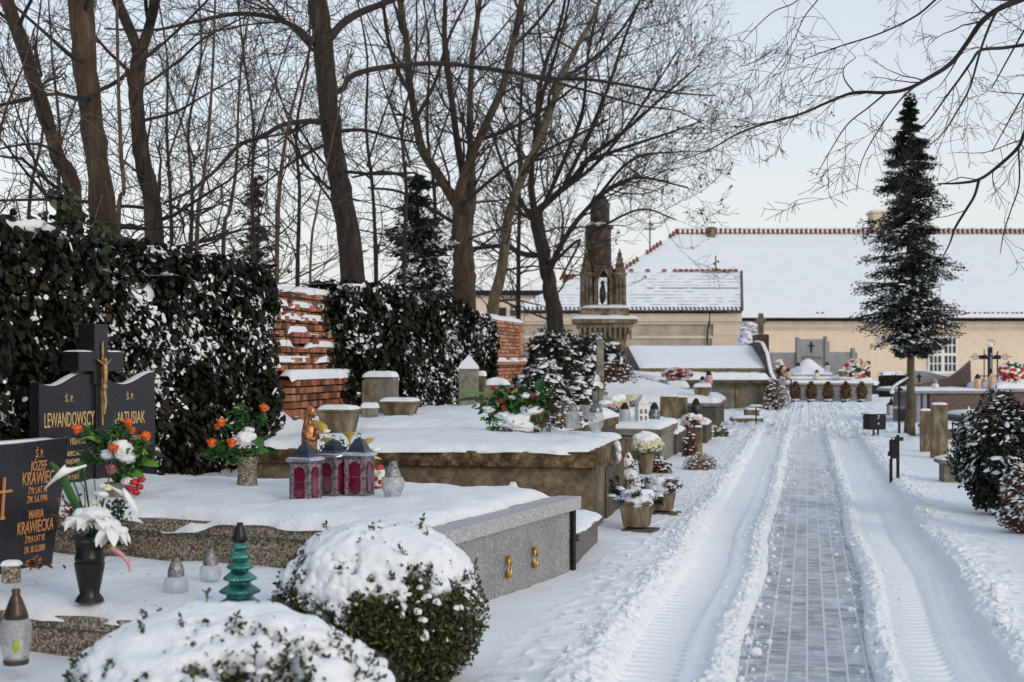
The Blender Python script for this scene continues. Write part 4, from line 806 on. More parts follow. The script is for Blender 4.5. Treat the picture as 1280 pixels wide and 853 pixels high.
# ---------------------------------------------------------------- conifers and shrubs
PER = {'conifer': 120}
def conifer(name, label, loc, h, zlo, prof, n, leaf, seed, mt='needle', trunk_r=.12, mtrunk='bark_pale', snow=0, droop=.15, gap=.35, cat='conifer tree', spread=1.0, snow_hi=1.0):
    t = thing(name, label, cat, loc); rg = rng(seed)
    zs = np.linspace(-.1, h*.97, 9); mb = MB(); mb.tube(np.stack([.03*np.sin(zs*1.3), .02*np.cos(zs), zs], 1), trunk_r*(1-zs/h*.9)*(1+.25*np.exp(-zs*3)), 10); mb.build('trunk', M[mtrunk], t, smooth=180)
    mb = MB(); ms = MB(); tb = Tubes(); per = PER.get(name, 46); nb = n//per; P_, N_, T_, S_ = [], [], [], []
    sp, sn, ss = [], [], []
    for i in range(nb):
        z = zlo+(h-zlo)*rg.random()**1.25; q = (z-zlo)/(h-zlo); Rm = np.interp(q, prof[0], prof[1])*rg.uniform(.5, 1.12)
        a = rg.uniform(0, 2*PI); k = vn(math.cos(a)*1.5+3, math.sin(a)*1.5+5, z*1.6, seed)
        if k < gap: Rm *= .55
        o = np.array([math.cos(a), math.sin(a), 0]); tip = o*Rm+np.array([0, 0, z+Rm*rg.uniform(-.1, .45)-droop*Rm]); st = np.array([0, 0, max(z-Rm*.15, zlo*.8)])
        s = np.linspace(0, 1, 6)[:, None]; B = st+(tip-st)*s+np.array([0, 0, 1])*(np.sin(s*PI)*.08*Rm); tb.add(B, np.linspace(.018, .005, 6)*(.5+Rm), 3)
        u = rg.random(per)**.6; c = st+(tip-st)*u[:, None]+rg.normal(size=(per, 3))*np.array([.09, .09, .05])*(.35+Rm)*spread; P_.append(c)
        N_.append(rg.normal(size=(per, 3))*.6+np.array([0, 0, 1.0])); T_.append(np.tile(o, (per, 1))+rg.normal(size=(per, 3))*.6+np.array([0, 0, -.2])); S_.append(leaf*rg.uniform(.6, 1.3, per))
        if rg.random() < snow*np.clip(1.25-q*snow_hi, .15, 1):
            k2 = int(rg.integers(4, 11)); u = rg.uniform(.4, 1, k2); sp.append(st+(tip-st)*u[:, None]+rg.normal(size=(k2, 3))*.05+np.array([0, 0, .035])); ss.append(leaf*rg.uniform(.25, .75, k2)); sn.append(np.tile(o*.5+np.array([0, 0, 1]), (k2, 1))+rg.normal(size=(k2, 3))*.2)
    mb.leaves(np.concatenate(P_), np.concatenate(N_), np.concatenate(S_), .42, .08, rg, .15, T=np.concatenate(T_)); tb.emit(mb); mb.build('crown', M[mt], t)
    if sp: ms.domes(np.concatenate(sp), np.concatenate(ss), rg, .35, np.concatenate(sn), 1.5); ms.build('snow_on_branches', M['snow'], t, smooth=180)
    return t
conifer('conifer', 'tall narrow dark thuja with bare lower trunk beside the drive', G(1137, 544, .0), 7.25, 1.75, ([0, .03, .09, .16, .24, .35, .47, .57, .66, .75, .85, 1], [.3, .55, .95, 1.14, 1.16, 1.06, .97, .84, .68, .52, .28, .05]), 60000, .07, 5, snow=.95, trunk_r=.095, snow_hi=1.6, gap=.36, droop=.35, spread=.62)
conifer('spruce', 'distant purplish spruce seen through the bare trees in the gap', W(322, 0, 44)*np.array([1, 1, 0]), 7.3, 2.6, ([0, .3, .7, 1], [1.2, 1.1, .6, .05]), 5000, .14, 6, 'purple', .12, 'bark_dark', gap=.5)
conifer('spruce', 'dark snow dusted yew behind the ivy, left of the many stemmed tree', W(522, 0, 27)*np.array([1, 1, 0]), 5.1, .8, ([0, .3, .6, .85, 1], [1.0, 1.05, .8, .5, .05]), 12000, .1, 7, 'yew', .12, 'bark_dark', gap=.42, snow=.5)

def shrub(name, label, loc, r, n, leaf, seed, mt='yew', snow=300, ssz=.05, core=True, lump=.35, cat='shrub', wid=.45, group=None, shell=.62, clus=2.2, thr=.45, toplim=-.2):
    """an uneven round shrub: leaf shell over a dark core, snow lodged on it in lumps"""
    t = thing(name, label, cat, loc, 0, group); rg = rng(seed); r = np.array(r, float); ctr = np.array([0, 0, r[2]*.92])
    def shape(d): return 1+lump*(fbm(d[:, 0]*clus+seed, d[:, 1]*clus, d[:, 2]*clus, seed)*2-1)
    if core:
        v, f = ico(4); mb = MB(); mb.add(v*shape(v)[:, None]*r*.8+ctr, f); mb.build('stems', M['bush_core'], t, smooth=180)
    d = unit(rg.normal(size=(n, 3))*np.array([1, 1, .9])); q = shape(d)*(shell+(1.02-shell)*rg.random(n)**.5); P = ctr+d*q[:, None]*r; k = P[:, 2] > .0
    mb = MB(); mb.leaves(P[k], d[k]+rg.normal(size=(k.sum(), 3))*.7, leaf*rg.uniform(.6, 1.3, k.sum()), wid, .12, rg, .1); mb.build('foliage', M[mt], t)
    m = snow*5; d = unit(rg.normal(size=(m, 3))); cl = vn(d[:, 0]*4+seed, d[:, 1]*4, d[:, 2]*4, seed+4); k = (d[:, 2] > toplim) & (cl+d[:, 2]*.35 > thr); d = d[k][:snow]
    P = ctr+d*(shape(d)*rg.uniform(.90, 1.02, len(d)))[:, None]*r; ms = MB(); ms.domes(P, ssz*(.3+1.3*rg.random(len(d))**2.5), rg, .34, d*.9+rg.normal(size=(len(d), 3))*.3+np.array([0, 0, .8]), 1.5); ms.build('snow_on_twigs', M['snow'], t, smooth=180)
    return t
shrub('juniper', 'dark snow laden juniper directly in front of the stone shrine', W(745, 0, 37)*np.array([1, 1, 0]), (.85, .8, 1.12), 9000, .13, 3, snow=330, ssz=.085, thr=.6)
shrub('juniper', 'dark snow laden juniper just right of the far bare brick wall', W(688, 0, 33)*np.array([1, 1, 0]), (.72, .7, 1.16), 8000, .12, 4, snow=300, ssz=.08, thr=.6)
shrub('juniper', 'low spreading juniper with snow on its fans, behind the red rose arrangement', W(672, 0, 28)*np.array([1, 1, 0]), (.55, .6, .76), 6000, .1, 15, snow=420, ssz=.07, thr=.42)
shrub('juniper', 'smaller dark juniper behind the three glass grave lamps', W(722, 0, 29)*np.array([1, 1, 0]), (.6, .5, .68), 6000, .1, 16, snow=300, ssz=.06, thr=.5)
shrub('juniper', 'broad juniper with drooping snowy fans left of the shrine base, behind the other junipers', W(712, 0, 36)*np.array([1, 1, 0]), (.9, .6, 1.15), 8000, .12, 19, snow=360, ssz=.08, thr=.58)
shrub('snowy_bush', 'tangled reddish twigged bush full of snow above the low box hedge', W(796, 0, 38)*np.array([1, 1, 0]), (.85, .6, .62), 2600, .09, 27, 'dry', snow=900, ssz=.10, thr=.40, core=False, wid=.3)
shrub('laurel_bush', 'dark snow dotted bush right of the two stone posts', G(1272, 642), (.56, .5, .61), 22000, .042, 6, 'ivy', snow=760, ssz=.032, wid=.7, thr=.5, lump=.5, toplim=-.9)
shrub('snowy_bush', 'round bush entirely buried in snow behind the stone cross', W(938, 0, 55)*np.array([1, 1, 0]), (.5, .5, 1.5), 1500, .12, 7, snow=900, ssz=.16, thr=.2)

t = thing('ivy', 'tuft of green ivy standing above the snow at the foot of the leftmost trunks', 'ivy', WL(-.1, 1.0, 2.6)); rg = rng(31); mb = MB()
for (x, z, r, n) in ((0, .12, .12, 110), (.2, .25, .09, 80), (-.22, .05, .12, 60), (.45, .1, .10, 70), (.12, .42, .06, 40)): mb.leaves(np.array([x, 0, z])+rg.normal(size=(n, 3))*(r*.6, .1, r*.7), rg.normal(size=(n, 3))*.8+(.3, -.8, .4), .075*rg.uniform(.6, 1.2, n), .95, .15, rg, .1)
mb.build('ivy_leaves', M['ivy'], t); mb = MB(); [mb.tube([(x, 0, -.2), (x*.9, .02, .2), (x*1.1, 0, .45)], .007, 4) for x in (-.25, 0, .2, .45)]; mb.build('ivy_stems', M['stem'], t)
M['granite_pale'] = mat('granite_pale', [(.1, (.26, .265, .27)), (.5, (.40, .405, .41)), (.9, (.52, .525, .53))], 110, .6, kind='voronoi')
# ================================================================ graves
def tomb(label, corner, yaw, L_, Wd, zt, th, over, mb_, ms_, sth=.07, seed=1, cat='grave', snow=None, mound=0, drape=None, res=.035, rag=.03, step=None, group=None, z0=-.15):
    """a grave slab on a body: local x runs back from the drive (negative), local y away along the drive"""
    t = thing('grave_tomb', label, cat, (corner[0], corner[1], 0), -yaw, group)
    mb = MB(); mb.b2(-L_, 0, 0, Wd, z0, zt-th-.003); mb.build('body', M[mb_], t, bevel=.008)
    if step: mb = MB(); mb.b2(-L_-step, step, -step, Wd+step, z0, .06); mb.build('footing', M[mb_], t, bevel=.01)
    mb = MB(); mb.b2(-L_-over, over, -over, Wd+over, zt-th, zt); mb.build('slab', M[ms_], t, bevel=.012)
    s = snow or (-L_-over, over-.01, -over+.005, Wd+over)
    snow_cap(t, *s, zt-.004, sth, seed, mound=mound, drape=drape, res=res, rag=rag)
    return t
def loc2w(corner, yaw, x, y, z=0): c, s = math.cos(yaw), math.sin(yaw); return np.array([corner[0]+x*c+y*s, corner[1]-x*s+y*c, z])
YA = math.radians(22.4); CA = (-.44, 8.72)
def A(x, y, z=0): return loc2w(CA, YA, x, y, z)
# --- tomb A, granite panels, and its double headstone
t = tomb('wide low tomb with grey granite end panels and two brass ring handles', CA, YA, 4.1, 2.36, .545, .085, .05, 'terrazzo', 'granite', .085, 3, snow=(-4.15, -.15, -.06, 2.33), drape=.10, rag=.05)
mb = MB()
for a, b in ((.0, .78), (.785, 2.22)): mb.b2(.0, .028, a+.003, b, -.1, .455)
mb.build('end_panel', M['granite'], t, bevel=.004)
mb = MB(); mb.b2(.002, .034, 2.31, 2.365, -.1, .455); mb.build('corner_strip', M['iron'], t, bevel=.005)
mb = MB(); mb.b2(-4.1, .0, -.056, -.04, .4605, .5445); mb.build('slab_edge', M['terrazzo'], t)
mb = MB()
for a, b in ((-.056, .85), (.856, 1.70), (1.706, 2.42)): mb.b2(-.13, .056, a, b, .457, .551)
mb.build('rim_stones', M['granite_pale'], t, bevel=.004)
for y, tl_ in ((.98, .25), (1.46, -.1)):
    mb = MB(); mb.ring((.055, y, .20), .062, .014, 'x', 16, 8, .42); mb.box((.045, y, .26), (.04, .03, .035)); mb.box((.036, y, .14), (.02, .045, .02)); mb.build('handle', M['brass'], t, smooth=60)
# small hole of blown snow piled against its foot
# --- Lewandowscy / Matusiak headstone
hs = thing('headstone', 'black polished double headstone with wavy top, engraved in gold, under a black granite cross', 'headstone', A(-3.78, .66, .56), -YA)
def wavy(y0, y1, zt, k=1):
    q = np.linspace(0, 1, 15); return [(y0+(y1-y0)*a, zt+.05*math.sin(a*2*PI*.85+(3.5 if k > 0 else 2.6))*1) for a in q]
for k, (a, b) in enumerate(((.15, .80), (.90, 1.60))):
    top = wavy(a, b, .88, 1 if k == 0 else -1); mb = MB(); mb.prism([(a, -.2)]+top+[(b, -.2)], -.10, .0, 'x'); o = mb.build('stone_panel', M['black_granite'], hs, bevel=.006)
    mb = MB(); tp = np.array(top); P = np.stack([np.full(len(tp), -.05), tp[:, 0], tp[:, 1]+.006], 1); mb.grid(*[np.stack([P[:, i]+d*(i == 0)+(.012 if (i == 2 and d == 0) else 0) for d in (-.045, 0, .045)], 1) for i in (0, 1, 2)]); mb.build('frost_rim', M['snow'], hs, smooth=180)
mb = MB(); mb.b2(-.13, .02, .80, .90, -.2, .84); mb.build('middle_post', M['black_granite'], hs, bevel=.006)
mb = MB(); mb.b2(-.14, .03, .765, .935, .84, 1.33); mb.b2(-.139, .031, .57, .765, .945, 1.105); mb.b2(-.139, .031, .935, 1.13, .945, 1.105); mb.build('cross', M['black_granite'], hs, bevel=.008)
ms = MB(); snow_sheet(ms, -.13, .02, .575, .76, 1.105, .012, 3, rag=.005, res=.02); snow_sheet(ms, -.13, .02, .94, 1.12, 1.105, .012, 4, rag=.005, res=.02); ms.build('frost_rim', M['snow'], hs, smooth=180)
mb = MB(); mb.b2(.034, .046, .840, .860, .50, 1.19); mb.build('corpus_cross', M['gold'], hs, bevel=.004)
mb = MB(); mb.tube([(.06, .85, .78), (.065, .85, .85), (.068, .85, .93), (.065, .85, 1.0)], [.012, .014, .02, .021], 8); mb.tube([(.06, .85, .78), (.068, .855, .69), (.058, .85, .60)], [.015, .012, .008], 6)
mb.tube([(.055, .765, 1.045), (.06, .80, 1.02), (.065, .85, 1.0), (.06, .90, 1.02), (.055, .935, 1.045)], [.006, .009, .013, .009, .006], 6); mb.blob((.068, .85, 1.035), (.016, .017, .022), 2, .1, 2, 2); mb.blob((.062, .85, .82), (.022, .026, .03), 5, .2, 2, 2)
mb.build('corpus', M['gold'], hs, smooth=60)
def txt(p, s, size, y, z, sx=.8, x=.004, m='gold_text'): return text_part(p, s, size, (x, y, z), M[m], FACE_X, sx)
txt(hs, 'Ś. P.', .07, .49, .71); txt(hs, 'Ś. P.', .07, 1.25, .71)
txt(hs, 'LEWANDOWSCY', .165, .495, .515, .46); txt(hs, 'MATUSIAK', .15, 1.25, .505, .56)
txt(hs, 'JAN  1923-1993', .075, .54, .37, .6); txt(hs, 'GENOWEFA 1921-2001', .05, 1.25, .37, .75); txt(hs, 'STANISŁAW 1946-2008', .05, 1.25, .22, .75)
for i, s in enumerate(('ŻOŁNIERZ ARMII', 'KRAJOWEJ', 'UCZESTNIK WALK', 'O POLSKĘ')): txt(hs, s, .055, .52, .28-i*.062, .7)
mb = MB(); mb.lathe([(.052, 0), (.05, .008)], (0, 0, 0), 20); v = mb.v[0]; v = np.stack([v[:, 2]+.002, v[:, 0]*.75+.24, v[:, 1]*1.35+.37], 1); mb.v[0] = v; mb.build('portrait_medallion', M['white_plastic'], hs)
mb = MB(); mb.blob((.012, .24, .362), (.006, .022, .035), 2, .2, 2, 2); mb.build('portrait', M['stem'], hs, smooth=180)
# --- Krawiec grave
YK = math.radians(21); CK = (-.95, 7.13)
def K(x, y, z=0): return loc2w(CK, YK, x, y, z)
tomb('speckled terrazzo grave kerb in front of the wide tomb, under the black vase', CK, YK, 3.35, 1.72, .22, .07, .03, 'terrazzo', 'terrazzo', .07, 6, drape=.05, rag=.05, snow=(-3.38, .03, -.0, 1.74))
ks = thing('headstone', 'low black headstone with orange lettering at the left edge, leaning slightly forward', 'headstone', K(-2.646, .19, .26), -YK)
mb = MB(); mb.prism([(-.1, -.1), (1.02, -.1), (1.14, .84), (-.1, .80)], -.09, .0, 'x'); mb.build('stone_panel', M['black_granite'], ks, bevel=.008)
mb = MB(); mb.b2(-.085, -.005, -.1, 1.13, .822, .835); mb.build('frost_rim', M['snow'], ks, smooth=180)
def tk(s, size, y, z, sx=.8): return text_part(ks, s, size, (.004, y, z), M['orange_text'], FACE_X, sx)
M['orange_text'] = mat('orange_text', [(0, (.50, .23, .09))], rough=.5)
for s, size, z, sx in (('Ś. P.', .07, .725, .6), ('JÓZEF', .09, .64, .62), ('KRAWIEC', .115, .555, .6), ('ŻYŁ LAT 76', .06, .495, .6), ('ZM. 5.6.1996', .06, .44, .6), ('MARIA', .08, .335, .6), ('KRAWIECKA', .115, .245, .52), ('ŻYŁA LAT 92', .06, .185, .55), ('ZM. 30.12.2008', .06, .12, .52), ('AVE MARIA', .06, .035, .5)): tk(s, size, .845, z, sx)
mb = MB(); mb.b2(.002, .014, .52, .535, .38, .62); mb.b2(.0021, .0141, .46, .60, .525, .54); mb.b2(.0022, .0142, .51, .545, .36, .38); mb.build('engraved_cross', M['orange_text'], ks)
ks.rotation_euler = (0, .07, -YK)
t = thing('flat_stone', 'small granite block with a cap of snow at the foot of the low black headstone', 'stone', W(14, 724, 7.95)); mb = MB(); mb.box((0, 0, .03), (.1, .09, .1), rz=.3); mb.build('stone', M['terrazzo'], t, bevel=.01); snow_cap(t, -.05, .05, -.045, .045, .078, .03, 2, res=.01, rag=.005)
t = thing('fallen_leaves', 'dark withered leaves lying in the snow before the low black headstone', 'leaves', W(42, 712, 8.3)); mb = MB(); rg = rng(3); mb.leaves(rg.normal(size=(40, 3))*(.05, .04, .008)+(0, 0, .03), rg.normal(size=(40, 3))*.4+(0, 0, 1), .05, .5, rng=rg); mb.build('leaves', M['dry'], t)
# --- low grave between the two big tombs
tomb('low reddish brown granite slab squeezed between the wide tomb and the mossy concrete tomb', (.50, 11.15), YAW, 3.0, 1.2, .24, .06, .04, 'brown_granite', 'brown_granite', .07, 8)
# --- tomb B, mossy concrete
CB = (.742, 13.2)
def B(x, y, z=0): return loc2w(CB, YAW, x, y, z)
t = tomb('large mossy concrete tomb with thick pitted slab and dark rings on its end door', CB, YAW, 3.45, 2.6, .746, .15, .06, 'concrete_moss', 'slab_moss', .08, 9, snow=(-3.5, -.05, -.055, 2.62), mound=.05, drape=.03, rag=.05)
mb = MB(); mb.b2(0, .02, .85, 1.8, .02, .54); mb.build('end_door', M['concrete_dark'], t, bevel=.01)
for y in (1.05, 1.5):
    mb = MB(); mb.ring((.05, y, .33), .058, .011, 'x', 14, 6, .5); mb.box((.035, y, .39), (.03, .03, .03)); mb.build('handle', M['iron'], t, smooth=60)
# white ceramic ornament on the slab end
o_ = thing('ceramic_flower', 'white ceramic flower ornament fixed to the end of the mossy concrete slab', 'ornament', B(.07, 1.15, .67)); mb = MB(); mb.blob((0, 0, 0), (.04, .15, .07), 3, .3, 3, 3)
for k in range(5): mb.blob((.015, .12*math.cos(k*1.26), .07*math.sin(k*1.26)), (.035, .08, .05), k, .2, 3, 2)
mb.build('flower', M['white_plastic'], o_, smooth=180)
# --- raised graves between B and the wall
CC = (.45, 15.95)
tomb('snow covered raised grave directly behind the mossy concrete tomb, reaching the ivy', CC, YAW, 2.85, 5.4, .76, .12, .04, 'concrete_dark', 'slab_moss', .15, 10, mound=.10, rag=.06, res=.06)
t = thing('snow_bank', 'snow drift heaped along the foot of the wall behind the concrete pots', 'snow', (WB[0], WB[1], 0), -YAW); U, V = np.meshgrid(np.linspace(-3, 22, 160), np.linspace(0, 1, 16), indexing='ij')
mb = MB(); mb.grid(-.2+1.2*V, U, -.1+(.58+.55*sstep(3.5, 5.5, U)*sstep(17, 13, U)+.1*fbm(U*.8, V*2, 0, 3))*(1-V**2)+.03*vn(U*4, V*4, 0, 2)); mb.build('drift', M['snow'], t, smooth=180); tag(t, kind='stuff')
# --- D and the small graves further along
CD = (2.3, 22.2)
t = tomb('weathered pale concrete grave holding the white ceramic lantern and chrysanthemums', CD, YAW, 2.3, 2.6, .52, .10, .05, 'concrete_dark', 'concrete', .10, 12, rag=.04)
mb = MB(); mb.b2(.0, .05, 0, 2.6, -.1, .42); mb.build('end_panel', M['lichen_stone'], t, bevel=.01)
tomb('narrow low dark grave beyond the pale concrete grave, a square stone post at its corner', (2.78, 24.1), YAW, 1.0, 1.9, .34, .07, .02, 'concrete_dark', 'concrete_dark', .10, 13)
tomb('small dark box shaped grave nearest the drive in the middle distance', (3.72, 27.2), YAW, 1.2, 1.5, .36, .07, .02, 'concrete_dark', 'concrete_dark', .09, 14)
tomb('low grave with dark stone side, under the snow mound with the small planter', (4.62, 32.2), YAW, 4.6, 3.2, .62, .08, .05, 'concrete_dark', 'concrete', .16, 15, mound=.42, res=.08, rag=.06)
def post(label, px, py, h, wd, m='post_stone', dep=None, cap=True, rz=-YAW, taper=.96, z=0, name='stone_post', group=None, topf=None):
    p = G(px, py, z); t = thing(name, label, 'post', p, rz, group); mb = MB(); mb.box((0, 0, h/2-.05), (wd, dep or wd, h+.1), taper=taper); mb.build('shaft', M[m], t, bevel=.015)
    if cap: snow_cap(t, -wd/2*taper, wd/2*taper, -(dep or wd)/2*taper, (dep or wd)/2*taper, h, .035, int(px), res=.03, rag=.01)
    return t
post('broad square stone post at the corner of the weathered pale grave', 836, 559, .93, .31)
post('slim stone post right behind the broad square post', 853, 551, .86, .20)
post('short stone post at the end of the narrow low dark grave', 873, 566, .44, .13)
post('mossy square stone post standing in front of its shorter neighbour on the right', 1174, 571, .86, .27, taper=.93)
post('shorter stone post half hidden behind the mossy square post', 1157, 563, .70, .19)
# --- crypt E
t = thing('crypt', 'old crypt with broad snowy sloping stone roof and dark curved gable beside the drive', 'crypt', (6.0, 45, 0))
def qx(px, Y): return (px-640)/FPX*Y
x0, x1 = qx(822, 45), qx(957, 45)
mb = MB(True); mb.b2(x0-1.5, x1, 45, 50, -.2, .86); mb.build('body', M['concrete'], t, bevel=.02)
mb = MB(True); mb.b2(x1-.95, x1-.82, 44.95, 45, -.1, .86); mb.b2(x1-.16, x1+.02, 44.93, 45, -.1, .86); mb.b2(x0+.3, x0+.5, 44.95, 45, -.1, .86); mb.build('pilaster', M['post_stone'], t, bevel=.01)
mb = MB(True); mb.b2(x0-1.6, x1+.12, 44.7, 50, .86, .97); mb.build('ledge', M['concrete_dark'], t, bevel=.01)
ms = MB(True); snow_sheet(ms, x0-1.6, x1+.1, 44.7, 46, .97, .22, 3, res=.08, rag=.05); ms.build('snow_cap', M['snow'], t, smooth=180)
ra, rb, rc, rd = (qx(845, 46), 46, 1.3), (qx(958, 46), 46, 1.3), (qx(951, 49), 49, 2.06), (qx(785, 49), 49, 2.06); ra = (qx(800, 46), 46, 1.3)
mb = MB(True); mb.add([ra, rb, rc, rd, (ra[0], 46, .95), (rb[0], 46, .95), (rc[0], 50, .95), (rd[0], 50, .95), (rc[0], 50, 2.06), (rd[0], 50, 2.06)], [(0, 1, 2, 3), (0, 4, 5, 1), (1, 5, 6, 8, 2), (3, 2, 8, 9), (0, 3, 9, 7, 4), (8, 6, 7, 9)]); mb.build('roof', M['concrete_dark'], t)
mb = MB(True); mb.b2(ra[0], rb[0], 45.9, 46.05, 1.2, 1.33); mb.build('eave', M['post_stone'], t, bevel=.01)
ms = MB(True); snow_roof(ms, (ra, rb, rc, rd), .12, 70, 30, 5); ms.build('roof_snow', M['snow'], t, smooth=180)
gx = rb[0]; pts = [(44.8, .9), (45.6, 1.2), (46.3, 1.8), (47.2, 2.15), (48.4, 2.2), (50, 2.1), (50, -.1), (44.9, -.1)]
mb = MB(True); mb.prism(pts, gx-.02, gx+.18, 'x'); mb.build('curved_gable', M['soot_stone'], t, bevel=.02)
ms = MB(True); q = np.array([(44.9, .95), (45.6, 1.22), (46.3, 1.82), (47.2, 2.17), (48.4, 2.22), (50, 2.12)]); ms.grid(*[np.stack([{0: np.full(6, gx+.08+d), 1: q[:, 0], 2: q[:, 1]+(.04 if d == 0 else 0)}[i] for d in (-.06, 0, .06)], 1) for i in range(3)]); ms.build('snow_cap', M['snow'], t, smooth=180)
t = thing('stone_step', 'low grey stone step half buried in snow by the drive, before the crypt', 'step', (*G(940, 528)[:2], 0)); mb = MB(); mb.b2(-.5, .28, -.1, .5, -.1, .1); mb.b2(-.05, .28, .5, 1.0, -.1, .3); mb.build('step', M['post_stone'], t, bevel=.015); snow_cap(t, -.5, .27, .0, .5, .1, .06, 5); snow_cap(t, -.05, .27, .5, 1.0, .3, .06, 6)
# stone cross behind it
p = W(951, 0, 50.4); t = thing('stone_cross', 'old stone cross on a tapered pedestal rising behind the snowy crypt roof', 'cross', (p[0], 50.4, 0))
mb = MB(); mb.box((0, 0, 1.2), (.6, .5, 2.6), taper=.85); mb.box((0, 0, 2.35), (.46, .4, .25), taper=.6); mb.build('pedestal', M['soot_stone'], t, bevel=.02)
mb = MB(); mb.box((0, 0, 2.82), (.2, .18, .86), taper=.85); mb.box((0, 0, 2.98), (.34, .17, .17)); mb.build('cross', M['post_stone'], t, bevel=.03); snow_cap(t, -.26, .26, -.2, .2, 2.46, .05, 3, res=.04)
# --- G grey granite family tomb
t = thing('family_tomb', 'grey granite family tomb with tall central headstone, side wings and stepped slabs', 'grave', (0, 0, 0)); YG = 54
def gb(mb, pa, pb, ya, yb, dz0, dz1): mb.b2(qx(pa, YG), qx(pb, YG), ya, yb, dz0, dz1)
def gz(py): return 1.6-(py-450)/FPX*YG
INV[t.name] = ((0, 0, 0), 0)
mb = MB(True); gb(mb, 978, 1090, 54, 57.5, -.2, gz(482)); mb.build('body', M['granite'], t, bevel=.02)
mb = MB(True); gb(mb, 975, 1092, 53.9, 57.6, gz(482), gz(479)); gb(mb, 985, 1070, 54.8, 57.6, gz(479)+.003, gz(474)); gb(mb, 994, 1046, 55.4, 57.6, gz(474)+.003, gz(469)); mb.build('stepped_slabs', M['granite'], t, bevel=.015)
mb = MB(True); mb.b2(qx(996, 57.8), qx(1031, 57.8), 57.7, 57.95, .5, 2.44); mb.b2(qx(995, 57.8), qx(998.5, 57.8), 57.6, 58, .5, 2.52); mb.b2(qx(1030, 57.8), qx(1033, 57.8), 57.6, 58, .5, 2.56); mb.b2(qx(1033, 57.8), qx(1036, 57.8), 57.65, 58, .5, 2.35); mb.build('headstone', M['granite'], t, bevel=.015)
mb = MB(True); mb.b2(qx(964, 57.8), qx(995, 57.8), 57.75, 57.95, .5, 1.9); mb.build('side_wing', M['granite'], t, bevel=.015); mb = MB(True); mb.b2(qx(1036, 57.8), qx(1064, 57.8), 57.75, 57.95, .5, 1.92); mb.b2(qx(1064, 57.8), qx(1068, 57.8), 57.65, 58, .5, 2.08); mb.b2(qx(1068, 57.8), qx(1071, 57.8), 57.7, 58, .5, 1.9); mb.build('side_wing', M['granite'], t, bevel=.015)
mb = MB(True); cx = qx(1014, 57.7); mb.b2(cx-.03, cx+.03, 57.66, 57.7, 1.9, 2.33); mb.b2(cx-.13, cx+.13, 57.66, 57.7, 2.15, 2.2); mb.build('carved_cross', M['iron'], t)
text_part(t, 'RODZINA', .2, (cx, 57.69, 1.62), M['concrete_dark'], FACE_Y, .9); 
for (a, b, y0, y1, z, th, mo) in ((976, 1091, 53.92, 54.9, gz(479), .10, 0), (1047, 1092, 54.8, 57.5, gz(479), .2, .25), (986, 1069, 54.82, 55.6, gz(474), .09, 0), (995, 1045, 55.42, 57.5, gz(469), .16, .45), (976, 996, 55, 57.5, gz(479), .25, .3)):
    ms = MB(True); snow_sheet(ms, qx(a, YG+1), qx(b, YG+1), y0, y1, z, th, a, mound=mo, res=.08, rag=.04); ms.build('snow_cap', M['snow'], t, smooth=180)
t.location = (0, 0, 0)
t = thing('black_headstone', 'plain black upright slab at the right end of the grey family tomb', 'headstone', (*W(1082, 0, 57)[:2], 0)); mb = MB(); mb.b2(-.2, .2, 0, .15, -.1, 1.55); mb.build('slab', M['black_granite'], t, bevel=.01)
t = thing('black_grave_box', 'little black stone box with snow beside the grey family tomb', 'grave', (*G(1096, 493)[:2], 0)); mb = MB(); mb.b2(-.2, .22, 0, .5, -.1, .42); mb.build('box', M['iron'], t, bevel=.01); snow_cap(t, -.25, .26, -.04, .54, .42, .14, 4, res=.05)
# --- H brown granite tomb on the right
YH = math.atan(.0); t = thing('granite_crypt', 'long brown granite tomb right of the thuja, topped with frost', 'grave', (0, 0, 0)); Y0 = 35.2
def hx(px, Y=Y0): return (px-640)/FPX*Y
mb = MB(True); mb.b2(hx(1162), hx(1238), Y0, Y0+3.4, -.2, .76); mb.build('body', M['brown_granite'], t, bevel=.01)
mb = MB(True); mb.b2(hx(1238)+.003, hx(1330), Y0-.12, Y0+3.5, -.2, .80); mb.build('body', M['brown_granite'], t, bevel=.01)
mb = MB(True); mb.b2(hx(1141), hx(1238), Y0-.1, Y0+3.5, .77, .84); mb.b2(hx(1238)+.003, hx(1332), Y0-.2, Y0+3.5, .81, .89); mb.build('slab', M['granite'], t, bevel=.008)
mb = MB(True)
for px in (1146, 1154): mb.b2(hx(px), hx(px)+.09, Y0, Y0+.1, -.1, .77)
mb.b2(hx(1148), hx(1161), Y0+.5, Y0+.6, -.1, .76); mb.build('support_pillars', M['granite'], t)
ms = MB(True); snow_sheet(ms, hx(1141), hx(1238), Y0-.08, Y0+3.4, .84, .05, 3, res=.1); snow_sheet(ms, hx(1240), hx(1332), Y0-.18, Y0+3.4, .89, .16, 4, res=.1, mound=.1); ms.build('snow_cap', M['snow'], t, smooth=180)
p = W(1180, 0, 37.6); t = thing('headstone', 'pale curved headstone with a small dark cross on the brown granite tomb', 'headstone', (p[0], 37.6, .8))
pw = .0212; xs = np.linspace(-38, 8, 14); mb = MB(); mb.prism([(-38*pw, 0)]+[(x*pw, (24-7*sstep(-30, 8, x)-5*(x < -37))*pw) for x in xs]+[(8*pw, 0)], 0, .14, 'y'); mb.build('stone_panel', M['granite'], t, bevel=.01)
